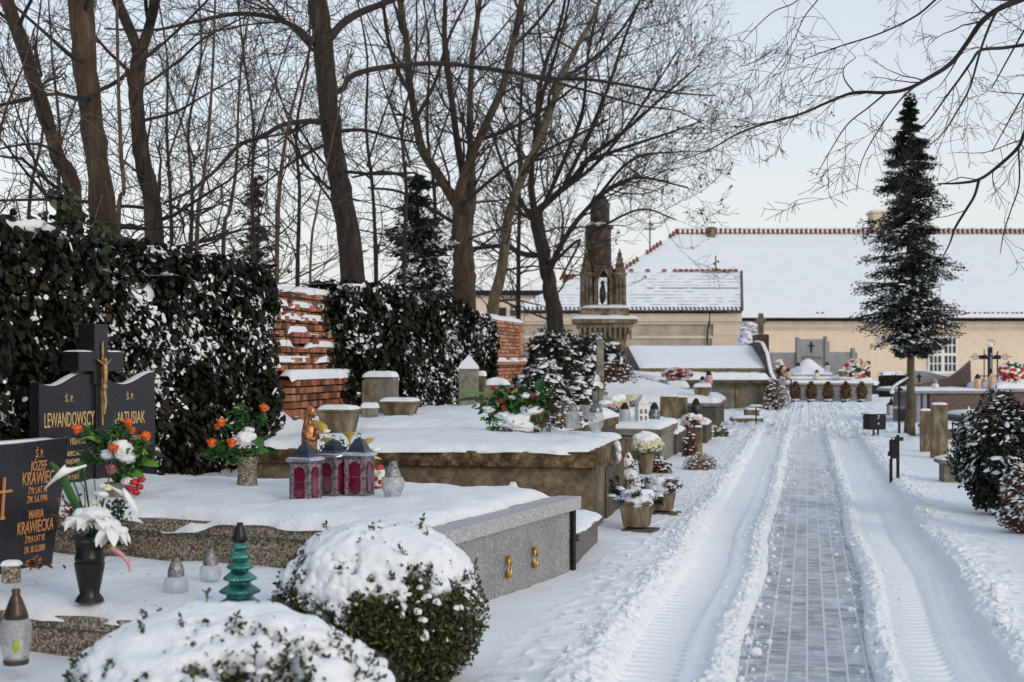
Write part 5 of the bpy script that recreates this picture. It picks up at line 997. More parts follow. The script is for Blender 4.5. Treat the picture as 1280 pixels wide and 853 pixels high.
mb = MB(); mb.box((-31*pw, -.01, 15*pw), (.04, .02, .22)); mb.box((-31*pw, -.012, 17*pw), (.14, .02, .035)); mb.build('cross_emblem', M['iron'], t); ms = MB(); X = np.linspace(-37, 7, 20)*pw; ms.grid(np.stack([X]*3, 1), np.stack([X*0+.02, X*0+.07, X*0+.12], 1), np.stack([(24.2-7*sstep(-30, 8, X/pw))*pw]*3, 1)+np.array([0, .03, 0])); ms.build('snow_cap', M['snow'], t, smooth=180)
t = thing('headstone', 'dark brown headstone sweeping up to a sharp point on its right', 'headstone', (W(1180, 0, 37.2)[0], 37.2, .8))
xs = np.linspace(-38, 33, 20); mb = MB(); mb.prism([(-38*pw, 0)]+[(x*pw, (8+13*sstep(-30, 5, x)*.55+22*max(0, (x-2)/31)**1.4)*pw) for x in xs]+[(34*pw, 0)], 0, .16, 'y'); mb.build('stone_panel', M['brown_granite'], t, bevel=.01)
# lamp post, letter box, black stake
p = G(1124, 545); t = thing('tap_post', 'thin black pole with snow on its bent arm, left of the thuja trunk', 'water tap', p)
mb = MB(); mb.tube([(0, 0, -.1), (0, 0, 1.08), (.02, 0, 1.12)], .028, 8); mb.build('pole', M['iron'], t, smooth=60); mb = MB(); mb.tube([(-.14, 0, .93), (-.12, 0, 1.0), (0, 0, 1.08), (.2, 0, 1.2)], .02, 6); mb.tube([(-.03, 0, .98), (.06, 0, .98)], .03, 6); mb.build('arm', M['iron'], t, smooth=60)
ms = MB(); ms.tube([(-.14, 0, .99), (-.1, 0, 1.05), (.0, 0, 1.12), (.19, 0, 1.23)], [.03, .03, .035, .02], 7); ms.blob((-.15, 0, .93), (.05, .04, .05), 3, .2, 2, 2); ms.build('snow_cap', M['snow'], t, smooth=180)
p = G(1093, 547); t = thing('metal_box', 'square black metal box with slanted lid on two short legs beside the drive', 'box', p); t.rotation_euler = (0, 0, .25)
mb = MB(); mb.box((0, 0, .315), (.37, .3, .30)); mb.build('box', M['iron'], t, bevel=.01); mb = MB(); mb.box((0, 0, .482), (.43, .36, .02)); mb.build('lid', M['iron'], t); snow_cap(t, -.21, .21, -.17, .17, .492, .025, 3, res=.04)
for x in (-.045, .055): mb = MB(); mb.box((x, -.05, .06), (.03, .03, .36)); mb.build('leg', M['iron'], t)
text_part(t, '7', .12, (.01, -.155, .38), M['sign_white'], FACE_Y); mb = MB(); mb.box((.01, -.155, .29), (.03, .01, .03)); mb.build('lock', M['sign_white'], t)
p = G(1119, 603); t = thing('black_stake', 'short black metal stake pair with a bent cap standing in the snow', 'post', p)
for x, h in ((-.045, .5), (.035, .57)): mb = MB(); mb.box((x, .04*(x < 0), h/2), (.035, .04, h+.1)); mb.build('bar', M['iron'], t, bevel=.004)
mb = MB(); mb.box((-.015, -.01, .44), (.1, .05, .26), taper=.8); mb.box((.03, 0, .565), (.13, .09, .05), rz=.4); mb.tube([(-.07, 0, .3), (-.09, 0, .36), (-.03, 0, .5)], .014, 6); mb.build('cap', M['iron'], t, bevel=.008)
ms = MB(); ms.blob((-.02, -.02, .57), (.03, .03, .018), 3, .2, 2, 2); ms.blob((-.085, -.01, .32), (.02, .02, .025), 3, .2, 2, 2); ms.build('snow_cap', M['snow'], t, smooth=180)
p = G(1190, 602); t = thing('stone_bench', 'small concrete plinth with overhanging snowy top right of the black stake', 'plinth', p, -.1); mb = MB(); mb.b2(-.13, .35, -.12, .2, -.1, .24); mb.build('base', M['concrete'], t, bevel=.01); mb = MB(); mb.b2(-.19, .4, -.17, .25, .24, .29); mb.build('top', M['concrete'], t, bevel=.008); snow_cap(t, -.18, .4, -.15, .25, .29, .045, 4)
p = G(945, 532); t = thing('stake_sign', 'thin black stake with small snowy plate standing before the crypt', 'sign', p); mb = MB(); mb.tube([(0, 0, -.1), (0, 0, .44)], .018, 6); mb.build('stake', M['iron'], t); mb = MB(); mb.box((0, 0, .45), (.34, .2, .02)); mb.build('plate', M['iron'], t); snow_cap(t, -.17, .17, -.1, .1, .46, .05, 3, res=.03)
# railing near the grey tomb
t = thing('railing', 'short black iron railing between the crypt and the grey family tomb', 'railing', (*W(982, 0, 47)[:2], 0)); 
for x, h in ((-.35, .75), (.18, .95)): mb = MB(); mb.tube([(x, 0, -.1), (x, 0, h)], .028, 6); mb.build('post', M['iron'], t)
mb = MB(); mb.tube([(.18, 0, .93), (-.1, 0, 1.08), (-.3, .1, 1.25)], .02, 6); mb.tube([(-.35, 0, .7), (.18, 0, .72)], .018, 6); mb.build('rail', M['iron'], t)
# hedge, right
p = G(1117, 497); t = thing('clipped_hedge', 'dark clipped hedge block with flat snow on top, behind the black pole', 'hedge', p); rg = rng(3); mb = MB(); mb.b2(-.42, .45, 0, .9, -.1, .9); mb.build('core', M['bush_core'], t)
P = np.stack([rg.uniform(-.5, .52, 3500), rg.uniform(-.06, .2, 3500), rg.uniform(0, 1.0, 3500)], 1); mb = MB(); mb.leaves(P, rg.normal(size=(3500, 3))*.6+(0, -1, .3), .1, .5, rng=rg); mb.build('foliage', M['yew'], t); snow_cap(t, -.5, .5, -.08, .9, .95, .16, 3, res=.06)
t = thing('low_hedge', 'low clipped box hedge edging the snow mound, left of the pink wreath', 'hedge', (*W(795, 0, 36.6)[:2], 0)); P = np.stack([rg.uniform(-.75, .8, 4200), rg.uniform(-.05, .25, 4200), .5+rg.random(4200)**.7*.52], 1); mb = MB(); mb.leaves(P, rg.normal(size=(4200, 3))*.6+(0, -1, .3), .06, .5, rng=rg); mb.build('foliage', M['boxleaf'], t); mb = MB(); mb.b2(-.72, .78, .05, .3, -.1, .95); mb.build('core', M['bush_core'], t)
ms = MB(); ms.domes(np.stack([rg.uniform(-.75, .8, 160), rg.uniform(-.08, .25, 160), rg.uniform(.9, 1.06, 160)], 1), rg.uniform(.04, .1, 160), rg); ms.build('snow_on_twigs', M['snow'], t, smooth=180)
# snow banks with twigs above it
t = tomb('high snow heaped grave behind the low box hedge, before the crypt', (*W(862, 0, 38)[:2],), 0, 2.7, 3.5, .85, .1, .02, 'concrete_dark', 'concrete_dark', .2, 21, mound=.25, res=.08)
# more raised graves that only show as snow between the near shrubs
tomb('snow covered grave behind the glass lamps and white chrysanthemum', (1.75, 24.9), YAW, 2.6, 3.4, .5, .08, .04, 'concrete_dark', 'concrete', .15, 23, res=.07, mound=.08)
tomb('flat snow covered grave left of the mound with the planter', (3.1, 30.2), YAW, 2.6, 2.2, .48, .08, .04, 'concrete_dark', 'concrete', .14, 24, res=.07, mound=.1)

# bits of bark, needles and seed fallen on the snow of the near graves
rg = rng(91); n = 420; mb = MB(); y = rg.uniform(.1, 2.3, n); x = -rg.uniform(.2, 3.9, n); P = np.array([A(a, b, .60) for a, b in zip(x[:160], y[:160])]+[K(a*.8, b*.7, .285) for a, b in zip(x[160:260], y[160:260])]+[B(a*.85, b, .815) for a, b in zip(x[260:], y[260:])])
mb.leaves(P, rg.normal(size=(n, 3))*.3+(0, 0, 1), rg.uniform(.006, .022, n), .35, .1, rg); tag(mb.build('litter', M['dry']), 'dark scraps of bark and seed scattered on the snow of the graves', 'litter', kind='stuff')
# ================================================================ lamps, pots, flowers, small trees
def lantern(label, p, rz, h=.35, flip=0):
    h *= 1.16
    t = thing('grave_lantern', label, 'lantern', p, rz, 'square red glass lanterns on the wide tomb'); s = h/.35; w_ = .066*s
    mb = MB(); mb.b2(-w_-.008, w_+.008, -w_-.008, w_+.008, 0, .014*s)
    for x in (-1, 1):
        for y in (-1, 1): mb.box((x*w_, y*w_, .115*s), (.011, .011, .2*s))
    mb.b2(-w_-.006, w_+.006, -w_-.006, w_+.006, .205*s, .222*s)
    for sx, sy in ((0, -1), (1, 0), (0, 1), (-1, 0)):
        for k in (-.55, .55): mb.box((sx*w_*1.02+(0 if sx else k*w_), sy*w_*1.02+(0 if sy else k*w_), .11*s), (.003 if sx else .004, .003 if sy else .004, .18*s))
        mb.box((sx*w_*1.03, sy*w_*1.03, .11*s), (.003 if sx else w_*1.9, .003 if sy else w_*1.9, .004))
    mb.build('frame', M['lamp_frame'], t, bevel=.0015)
    for i, (sx, sy) in enumerate(((0, -1), (1, 0), (0, 1), (-1, 0))):
        mb = MB(); mb.box((sx*w_*.93, sy*w_*.93, .11*s), (.003 if sx else w_*1.86, .003 if sy else w_*1.86, .19*s)); g = mb.build('pane', M['lamp_pink'], t)
        a = np.linspace(0, 2*PI, 17)[:-1]; u = np.sign(np.cos(a))*abs(np.cos(a))**.7*w_*.5; v = .105*s+np.sign(np.sin(a))*abs(np.sin(a))**.5*.078*s; e = w_*1.01
        mb = MB(); 
        if sy: mb.prism(list(zip(u, v)), sy*e-.003, sy*e+.003, 'y')
        else: mb.prism(list(zip(u, v)), sx*e-.003, sx*e+.003, 'x')
        mb.build('red_glass', M['lamp_red'], t)
        P = np.stack([u*1.08 if sy else np.full(16, sx*(e+.003)), np.full(16, sy*(e+.003)) if sy else u*1.08, v*1.0+(v-.105*s)*.06], 1); mb = MB(); mb.tube(P, .0035, 5, closed=True); mb.build('leading', M['iron'], t)
    mb = MB(); mb.lathe([(.112*s, .216*s), (.124*s, .222*s), (.120*s, .234*s), (.09*s, .243*s)], (0, 0, 0), 4); v = mb.v[0]; c = math.cos(PI/4); v[:, :2] = v[:, :2] @ np.array([[c, c], [-c, c]]); mb.build('eave', M['chrome'], t, bevel=.002)
    mb = MB(); mb.lathe([(.104*s, .2365*s), (.072*s, .256*s), (.052*s, .284*s), (.028*s, .31*s), (.0, .313*s)], (0, 0, 0), 4); v = mb.v[0]; c = math.cos(PI/4); v[:, :2] = v[:, :2] @ np.array([[c, c], [-c, c]]); mb.build('lid', M['lamp_roof'], t, bevel=.003)
    mb = MB(); t.scale = (1, 1, 1.14); mb.ring((0, 0, .326*s), .012*s, .003*s, 'y', 12, 5); mb.build('ring', M['lamp_roof'], t, smooth=60); return t
pA = W(382, 628, 10.0); lantern('nearest of three red glass lanterns with pitched metal lids, standing at their left', (pA[0], pA[1], .60), -.42)
pA = W(417, 619, 10.35); lantern('middle one of three red glass lanterns, a little behind the left lantern', (pA[0], pA[1], .605), -.55)
pA = W(449, 619, 10.35); lantern('rightmost of three red glass lanterns, in front of the yellow callas', (pA[0], pA[1], .605), -.30, .36)
def glass_lamp(label, p, h, prof, cap, mg='glass', mc='silver', name='grave_lamp', group=None, wax=True, rib=None, spire=0):
    """prof: glass profile as (radius, height) in fractions of h; cap the same"""
    t = thing(name, label, 'grave lamp', p, 0, group)
    mb = MB(); mb.lathe([(r*h, z*h) for r, z in prof], (0, 0, 0), 32, wob=rib); mb.build('glass', M[mg], t, smooth=50)
    mb = MB(); mb.lathe([(r*h, z*h) for r, z in cap], (0, 0, 0), 20); 
    for k in range(5): a = k*1.257; mb.tube([(cap[1][0]*h*math.cos(a)*.95, cap[1][0]*h*math.sin(a)*.95, (cap[0][1]+.03)*h), (cap[-1][0]*h*math.cos(a)*1.2, cap[-1][0]*h*math.sin(a)*1.2, (cap[-1][1]-.01)*h)], .008*h*2, 4)
    if spire: mb.tube([(0, 0, cap[-1][1]*h-.01), (0, 0, h*(cap[-1][1]+spire))], .01*h*2, 5)
    mb.build('lid', M[mc], t, smooth=50); return t
URN = [(.14, 0), (.15, .03), (.12, .06), (.2, .16), (.27, .34), (.29, .5), (.25, .58), (.2, .62)]; CAPD = [(.21, .62), (.2, .68), (.16, .78), (.1, .9), (.06, 1.0)]
JAR = [(.24, 0), (.26, .05), (.27, .3), (.27, .55), (.22, .64), (.2, .68)]; CAPJ = [(.2, .68), (.22, .71), (.17, .84), (.08, .97), (.06, 1.0)]
POT = [(.24, 0), (.31, .05), (.345, .22), (.32, .40), (.22, .5)]; CAPP = [(.23, .5), (.23, .56), (.215, .70), (.15, .86), (.07, .97), (.05, 1.0)]
def at(px, py, Y): return W(px, py, Y)
glass_lamp('pale frosted urn shaped glass lamp right of the three red lanterns', at(491, 627, 10.1), .285, URN, CAPD, 'frost_glass', rib=.025)
glass_lamp('round clear glass grave lamp left of the green tree shaped lamp, nearer the vase', at(220, 743, 8.02), .205, POT, CAPP, rib=.02, group='round glass lamps on the terrazzo grave')
glass_lamp('round clear glass grave lamp set further back beside the terrazzo wall', at(263, 726, 8.45), .19, POT, CAPP, rib=.02, group='round glass lamps on the terrazzo grave')
# near left jar
t = thing('grave_lamp', 'tall clear glass lamp with dark bronze cap in the bottom left corner', 'grave lamp', at(20, 830, 7.0)); h = .36
mb = MB(); mb.lathe([(.06, .025), (.068, .06), (.075, .12), (.077, .19), (.07, .215), (.055, .225)], (0, 0, 0), 28, wob=.012); mb.build('glass', M['glass'], t, smooth=50)
mb = MB(); mb.lathe([(.06, 0), (.062, .02), (.05, .032)], (0, 0, 0), 24); mb.build('foot', M['candle_cap'], t, smooth=40)
mb = MB(); mb.lathe([(.056, .222), (.06, .232), (.052, .26), (.034, .31), (.018, .345), (.022, .36), (.018, .368)], (0, 0, 0), 24); mb.build('cap', M['candle_cap'], t, smooth=60)
mb = MB(); mb.lathe([(.035, .03), (.035, .12)], (0, 0, 0), 16); mb.build('candle', M['wax'], t, smooth=60); mb = MB(); mb.blob((.02, -.066, .10), (.018, .008, .035), 3, .3, 3, 2); mb.build('leaf_decal', M['green_candle'], t, smooth=180)
# green glass tree lamp
t = thing('tree_lamp', 'shiny green glass grave lamp shaped like a fir tree with black cap', 'grave lamp', at(300, 760, 7.55)); pr = []
for i, (r, z) in enumerate(((.128, .0), (.108, .072), (.088, .14), (.07, .20), (.057, .255), (.046, .305))): pr += [(r*.62, z), (r*.97, z+.012), (r, z+.018), (r*.86, z+.030), (r*.56, z+.052)]
mb = MB(); mb.lathe(pr+[(.03, .36)], (0, 0, 0), 144, wob=.03, wf=28); mb.build('glass', M['teal_glass'], t, smooth=70)
mb = MB(); mb.lathe([(.04, .355), (.042, .37), (.03, .41), (.016, .44), (.018, .452)], (0, 0, 0), 20); mb.build('cap', M['black_gloss'], t, smooth=60)
# statue
t = thing('madonna_statue', 'slender bronze statue of a robed praying figure behind the red lanterns', 'statue', (*at(387, 0, 10.55)[:2], .59))
mb = MB(); mb.lathe([(.058, 0), (.056, .03), (.050, .1), (.054, .22), (.062, .33), (.064, .42), (.060, .47), (.050, .515), (.026, .54)], (0, 0, 0), 22, sq=.8)
v = mb.v[0]; a = np.arctan2(v[:, 1], v[:, 0]); v[:, :2] *= (1+.07*np.sin(a*7+v[:, 2]*14))[:, None]; v[:, :2] *= .86; mb.build('robe', M['bronze'], t, smooth=180)
mb = MB(); mb.tube([(0, 0, .52), (.006, -.004, .60)], .016, 8); mb.blob((.018, -.008, .628), (.025, .023, .034), 1, .08, 2, 3); mb.blob((.043, -.018, .622), (.006, .005, .008), 1, .1, 2, 1); mb.build('head', M['bronze'], t, smooth=180)
mb = MB(); mb.blob((.0, .004, .636), (.029, .028, .036), 3, .1, 2, 3); mb.tube([(-.012, .008, .63), (-.022, .012, .56), (-.042, .012, .46), (-.046, .01, .2), (-.045, 0, .02)], [.022, .022, .02, .018, .014], 8); mb.build('veil', M['bronze'], t, smooth=180)
mb = MB(); mb.tube([(-.03, -.055, .5), (0, -.066, .43), (.045, -.062, .42), (.058, -.05, .46)], [.018, .02, .016, .01], 7); mb.tube([(.05, -.01, .5), (.066, -.03, .43), (.06, -.055, .45)], [.017, .016, .01], 7); mb.blob((.06, -.056, .47), (.011, .012, .026), 1, .1, 2, 2)
for k in range(4): mb.tube([(-.05, -.03, .34-k*.05), (0, -.056, .30-k*.05), (.05, -.035, .345-k*.045)], .008, 5)
mb.build('arms_and_folds', M['bronze'], t, smooth=180)
# trough of callas behind the lanterns
bq = thing('calla_bouquet', 'yellow calla lilies standing behind the red lanterns', 'flowers', (*at(430, 0, 10.75)[:2], .60)); Yc = 10.75
def bw(px, py, dy=0): return W(px, py, Yc+dy)
cal = MB(True); st = MB(True); lf = MB(True)
for (bx, by, tx, ty, w_) in ((409, 556, 396, 519, .11), (438, 560, 436, 534, .09), (445, 575, 462, 541, .10), (441, 572, 447, 548, .10), (452, 578, 474, 566, .09), (450, 585, 470, 584, .08), (413, 568, 409, 541, .10)):
    calla(cal, bw(tx, ty, -.12), bw(bx, by, 0), w_); st.tube([bw(bx, by), bw((bx+430)/2, (by+600)/2), bw(430, 625)], .006, 5)
for f in ('calla_flowers',): cal.build('flower', M['yellow'], bq, smooth=180)
st.build('stems', M['green'], bq); rg = rng(5)
for k in range(9): petal(lf, bw(432, 612), unit((rg.normal()*.5, rg.normal()*.3, .9)), (rg.normal(), -1, .3), rg.uniform(.16, .28), .05, .25)
for px, py in ((405, 562), (425, 560), (412, 575), (458, 595), (445, 588), (470, 590)): lf.leaves(np.array(bw(px, py))+rg.normal(size=(40, 3))*.035, rg.normal(size=(40, 3))+(0, 0, .6), .05, .3, rng=rg)
lf.build('leaves', M['green'], bq); ms = MB(True); ms.domes(np.array([bw(408, 540, -.1), bw(404, 544, -.1), bw(440, 558), bw(455, 560), bw(470, 562, -.05), bw(420, 572), bw(436, 580)]), [.035, .03, .03, .045, .03, .03, .04], rg, .6); ms.build('snow_on_flowers', M['snow'], bq, smooth=180)
t = thing('grave_lamp', 'white glass candle with red flower print half hidden behind the lantern', 'grave lamp', at(473, 612, 10.75)); mb = MB(); mb.lathe([(.052, 0), (.052, .13), (.045, .15)], (0, 0, 0), 20); mb.build('glass', M['white_plastic'], t, smooth=40); mb = MB(); mb.lathe([(.053, .0), (.054, .02), (.053, .03)], (0, 0, 0), 20); mb.blob((.02, -.05, .06), (.02, .01, .02), 3, .2, 2, 2); mb.blob((-.01, -.053, .085), (.012, .008, .02), 3, .2, 2, 2); mb.lathe([(.04, .15), (.045, .165), (.03, .185)], (0, 0, 0), 16); mb.build('red_print', M['red'], t, smooth=60)
t = glass_lamp('little white lamp peeping out between the wide tomb and the mossy tomb', (*at(641, 0, 12.0)[:2], .3), .27, JAR, CAPJ, 'white_plastic', 'white_plastic')

# vase of orange roses on the wide tomb
def bouquet(name, label, base, spec, Y, greens, gball, snowp, seed, extra=None, rose_r=.03, leafsz=.06):
    t = thing(name, label, 'flowers', base); rg = rng(seed)
    for (px, py, r, m_, dy) in spec:
        mb = MB(True); rose(mb, W(px, py, Y+dy), r*1.2, rg); mb.build('rose', M[m_], t, smooth=180)
    st = MB(True)
    for (px, py, r, m_, dy) in spec: st.tube([W(px, py, Y+dy), (W(px, py, Y+dy)+np.array(base))/2+rg.normal(size=3)*.012, np.array(base)+(0, 0, .02)], .0045, 4)
    st.build('stems', M['green_dk'], t)
    lf = MB(True)
    for (px, py, n, s_) in gball: lf.leaves(W(px, py, Y)+rg.normal(size=(n, 3))*np.array([s_, s_, s_*.8]), rg.normal(size=(n, 3))+(0, -.3, .6), leafsz*rg.uniform(.5, 1.2, n), .5, .12, rg, .2)
    for (px, py, dx, dz, ln, wd) in greens: petal(lf, W(px, py, Y-.03), (dx, -.3, dz), (0, -.6, 1), ln, wd, .3)
    lf.build('leaves', M['green'], t)
    if snowp: ms = MB(True); [ms.blob(W(px, py, Y-.04), (r, r*.8, r*k), int(px), .3, 2.2, 3) for (px, py, r, k) in snowp]; ms.build('snow_on_flowers', M['snow'], t, smooth=180)
    return t
p = at(309, 611, 11.0); t = thing('stone_vase', 'speckled waisted stone vase standing alone on the wide tomb', 'vase', p)
mb = MB(); mb.lathe([(.078, 0), (.082, .02), (.078, .06), (.070, .12), (.076, .2), (.082, .25), (.068, .25), (.06, .22)], (0, 0, 0), 24); mb.build('vase', M['terrazzo'], t, smooth=60)
bouquet('rose_bouquet', 'orange artificial roses with broad leaves and snow in the stone vase', p+(0, 0, .2), [(330, 511, .036, 'orange', 0), (277, 529, .04, 'orange', -.05), (265, 555, .042, 'orange', -.05), (290, 555, .042, 'orange', -.12), (272, 534, .03, 'orange', 0)], 11.0,
        [(318, 560, .9, .9, .2, .07), (322, 568, .9, .35, .16, .1), (318, 548, .2, -.1, .14, .09), (295, 540, -.4, .5, .1, .07), (333, 550, .8, .9, .16, .05), (320, 566, .6, .1, .12, .09)], [(300, 515, 60, .028), (302, 530, 60, .035), (330, 525, 30, .02), (275, 560, 60, .035), (290, 570, 50, .035), (310, 565, 70, .04), (262, 568, 30, .02)], [(307, 548, .078, .8), (294, 552, .05, .6), (310, 538, .05, .5)], 3)
# black vase with lilies
p = at(112, 753, 7.72); t = thing('black_vase', 'glossy black baluster vase holding the snow covered lilies', 'vase', p)
mb = MB(); mb.lathe([(.055, 0), (.078, .008), (.07, .025), (.052, .05), (.066, .12), (.079, .19), (.082, .215), (.074, .222), (.08, .232), (.078, .25), (.070, .27), (.076, .33), (.082, .36), (.068, .36), (.055, .3)], (0, 0, 0), 32); mb.build('vase', M['black_gloss'], t, smooth=50)
Yv = 7.72
def v_(px, py, dy=0): return W(px, py, Yv+dy)
t = thing('lily_bouquet', 'white lilies, callas and long leaves weighed down by snow in the black vase', 'flowers', p+(0, 0, .34)); rg = rng(9)
mb = MB(True); calla(mb, v_(50, 600, -.08), v_(108, 582, 0), .10); mb.build('calla_flower', M['white_petal'], t, smooth=180)
mb = MB(True); calla(mb, v_(176, 631, -.08), v_(134, 606, 0), .075); mb.build('calla_flower', M['white_petal'], t, smooth=180)
mb = MB(True); mb.tube([v_(104, 585), v_(112, 640), v_(112, 680)], .006, 5); mb.tube([v_(134, 608), v_(124, 650), v_(114, 680)], .005, 5); mb.tube([v_(142, 560), v_(136, 600), v_(120, 660), v_(113, 680)], .004, 5); mb.tube([v_(92, 588), v_(105, 610), v_(108, 650)], .003, 4); mb.tube([v_(108, 590), v_(118, 600), v_(122, 640)], .003, 4)
mb.tube([v_(80, 575), v_(95, 610), v_(108, 650)], .005, 5); mb.build('stems', M['green_dk'], t, smooth=60)
mb = MB(True); P = [v_(62, 578), v_(76, 595), v_(88, 620), v_(100, 642), v_(108, 655)]; P = catmull(P, 4); q = np.linspace(0, 1, len(P)); wv = .022*np.sin(q*PI*.9+.15)**.6; X = np.array([P+wv[:, None]*np.array([s_, .1, s_*.55])+np.array([0, abs(s_)*.01, 0]) for s_ in (-1, 0, 1)]); mb.grid(X[..., 0], X[..., 1], X[..., 2]); mb.build('blade_leaf', M['green'], t, smooth=180)
def lily(c, r, seed, droop=.2):
    rg = rng(seed); mb = MB(True)
    for k in range(6): a = k*PI/3+rg.uniform(-.2, .2); petal(mb, c, (math.cos(a), math.sin(a)*.7-.25, -.15-droop+rg.uniform(-.1, .1)), (0, 0, 1), r*rg.uniform(.85, 1.15), r*.55, .3)
    mb.build('lily_flower', M['white_petal'], t, smooth=180)
lily(v_(120, 640, -.06), .14, 3); lily(v_(138, 657, -.12), .12, 4, .5); lily(v_(98, 645, -.08), .10, 5, .35); lily(v_(148, 662, -.04), .10, 6, .4)
ms = MB(True)
for (px, py, r, k) in ((118, 642, .085, .42), (135, 656, .07, .5), (95, 650, .055, .45), (148, 664, .055, .45), (86, 655, .035, .5), (128, 618, .03, .5), (105, 643, .06, .5)): ms.blob(v_(px, py, -.08), (r, r*.8, r*k), px, .3, 2.2, 3)
ms.build('snow_on_flowers', M['snow'], t, smooth=180)
mb = MB(True); petal(mb, v_(138, 680), (.5, -.4, -.45), (0, -1, .4), .09, .04, .4); mb.tube([v_(140, 684, -.05), v_(153, 694, -.05), v_(160, 703, -.05), (v_(163, 716, -.05))], [.014, .012, .009, .006], 6); mb.build('faded_petal', M['pink'], t, smooth=180)
mb = MB(True)
for k, (px, py) in enumerate(((128, 608), (121, 617), (131, 620), (118, 628), (134, 611))): mb.blob(v_(px, py, -.06), (.022, .018, .014), k, .35, 3, 2)
mb.build('pale_blossoms', M['cream'], t, smooth=180)
mb = MB(True); mb.leaves(v_(148, 636)+rg.normal(size=(90, 3))*.028, rg.normal(size=(90, 3)), .03, .6, rng=rg); mb.leaves(v_(140, 668)+rg.normal(size=(60, 3))*.035, rg.normal(size=(60, 3)), .045, .5, rng=rg); mb.leaves(v_(118, 672)+rg.normal(size=(60, 3))*.03, rg.normal(size=(60, 3)), .045, .5, rng=rg)
for s_ in ((140, 668, .4, -.2), (105, 668, -.5, -.1)): petal(mb, v_(s_[0], s_[1], -.03), (s_[2], -.4, s_[3]), (0, 0, 1), .1, .05, .3)
mb.build('leaves', M['green_dk'], t)
mb = MB(True); mb.leaves(v_(86, 640)+rg.normal(size=(70, 3))*.035, rg.normal(size=(70, 3)), .03, .6, rng=rg); mb.build('dried_leaves', M['dry'], t)
# basket of orange roses behind, in front of the double headstone
Yo = 10.2; p = at(148, 622, Yo); p = np.array([p[0], p[1], .59]); t = thing('flower_pot', 'pale wicker textured pot behind the black vase, before the double headstone', 'pot', p); mb = MB(); mb.lathe([(.075, 0), (.095, .1), (.1, .13), (.085, .13)], (0, 0, 0), 20, wob=.02); mb.build('pot', M['lichen_stone'], t, smooth=60)
t = bouquet('rose_bouquet', 'orange roses with green sprays and a snow cushion before the double headstone', p+(0, 0, .1), [(97, 538, .043, 'orange', 0), (160, 530, .042, 'orange', 0), (182, 547, .045, 'orange', 0), (142, 562, .04, 'orange', -.12), (165, 539, .03, 'orange', 0)], Yo,
        [(120, 582, -.2, .4, .17, .10), (175, 580, .8, .1, .14, .09), (185, 570, .9, .2, .12, .06), (160, 590, .7, -.1, .14, .08), (128, 555, -.6, .5, .12, .06), (170, 560, .4, .6, .1, .06), (112, 575, -.2, -.2, .13, .09)],
        [(150, 538, 50, .03), (125, 550, 60, .04), (142, 545, 60, .04), (170, 560, 70, .04), (165, 580, 70, .04), (125, 570, 60, .04), (180, 575, 50, .03), (150, 595, 60, .04), (110, 545, 30, .03)], [(150, 562, .085, .8), (135, 568, .06, .6), (160, 572, .06, .7), (162, 602, .06, .5)], 13)
mb = MB(True); rg = rng(2); rose(mb, W(139, 588, Yo-.25), .05, rg); mb.build('peony', M['magenta'], t, smooth=180); mb = MB(True)
for px, py in ((168, 603), (174, 609), (163, 611), (177, 600), (170, 616)): mb.blob(W(px, py, Yo-.15), (.03, .025, .022), px, .4, 3, 2)
mb.build('red_blossoms', M['red'], t, smooth=180)

# concrete pots and stones on the raised grave
def trap_pot(label, px, py, Y, w_, h, ratio=.72, m='post_stone', sz=.05, name='concrete_pot', seed=1, cat='pot', sq=4):
    p = W(px, py, Y); t = thing(name, label, cat, p, -YAW); mb = MB(); mb.box((0, 0, h/2), (w_*ratio, w_*ratio, h), taper=1/ratio); mb.build('pot', M[m], t, bevel=.012)
    mb = MB(); mb.box((0, 0, h-.012), (w_*1.05, w_*1.05, .028)); mb.build('rim', M[m], t, bevel=.008); snow_cap(t, -w_/2, w_/2, -w_/2, w_/2, h, sz, seed, res=.03, rag=.01); return t
trap_pot('tapered square concrete pot capped with snow, left one behind the statue', 424, 544, 14.9, .37, .27, .72, seed=2)
trap_pot('wide shallow tapered concrete pot capped with snow, right of the leaning stone', 500, 522, 17.6, .42, .20, .72, seed=3)
p = W(474, 518, 18.1); t = thing('grave_stone', 'squat weathered stone block with snow cap between the concrete pots', 'headstone', (p[0], p[1], .8), -YAW); mb = MB(); mb.b2(-.2, .19, 0, .25, 0, .58); mb.build('stone', M['lichen_stone'], t, bevel=.02); mb = MB(); mb.box((-.15, -.06, .27), (.09, .12, .54)); mb.build('side_pillar', M['post_stone'], t, bevel=.01); snow_cap(t, -.21, .2, -.03, .27, .58, .08, 3, res=.03)
p = W(462, 519, 17.2); t = thing('snowy_stone', 'small low stone under a round snow cap left of the shallow pot', 'stone', p); mb = MB(); mb.box((0, 0, .03), (.2, .18, .12)); mb.build('stone', M['lichen_stone'], t, bevel=.02); snow_cap(t, -.11, .11, -.1, .1, .085, .07, 3, res=.02)
p = W(586, 519, 19); t = thing('stone_pillar', 'pale square pillar with pointed snowy top at the far edge of the raised grave', 'pillar', (p[0], p[1], .8), -YAW+.15); mb = MB(); mb.b2(-.125, .125, -.125, .125, 0, .68); mb.build('shaft', M['lichen_stone'], t, bevel=.01); mb = MB(); mb.lathe([(.185, .68), (.17, .72), (.0, .87)], (0, 0, 0), 4); v = mb.v[0]; c = math.cos(PI/4); v[:, :2] = v[:, :2] @ np.array([[c, c], [-c, c]]); mb.build('pointed_cap', M['snow'], t)
p = W(601, 517, 19.3); t = thing('stone_pillar', 'darker slim pillar close behind the pale pointed pillar', 'pillar', (p[0], p[1], .8), -YAW); mb = MB(); mb.b2(-.05, .06, -.05, .06, 0, .58); mb.build('shaft', M['post_stone'], t); snow_cap(t, -.06, .07, -.06, .07, .58, .08, 2, res=.02)
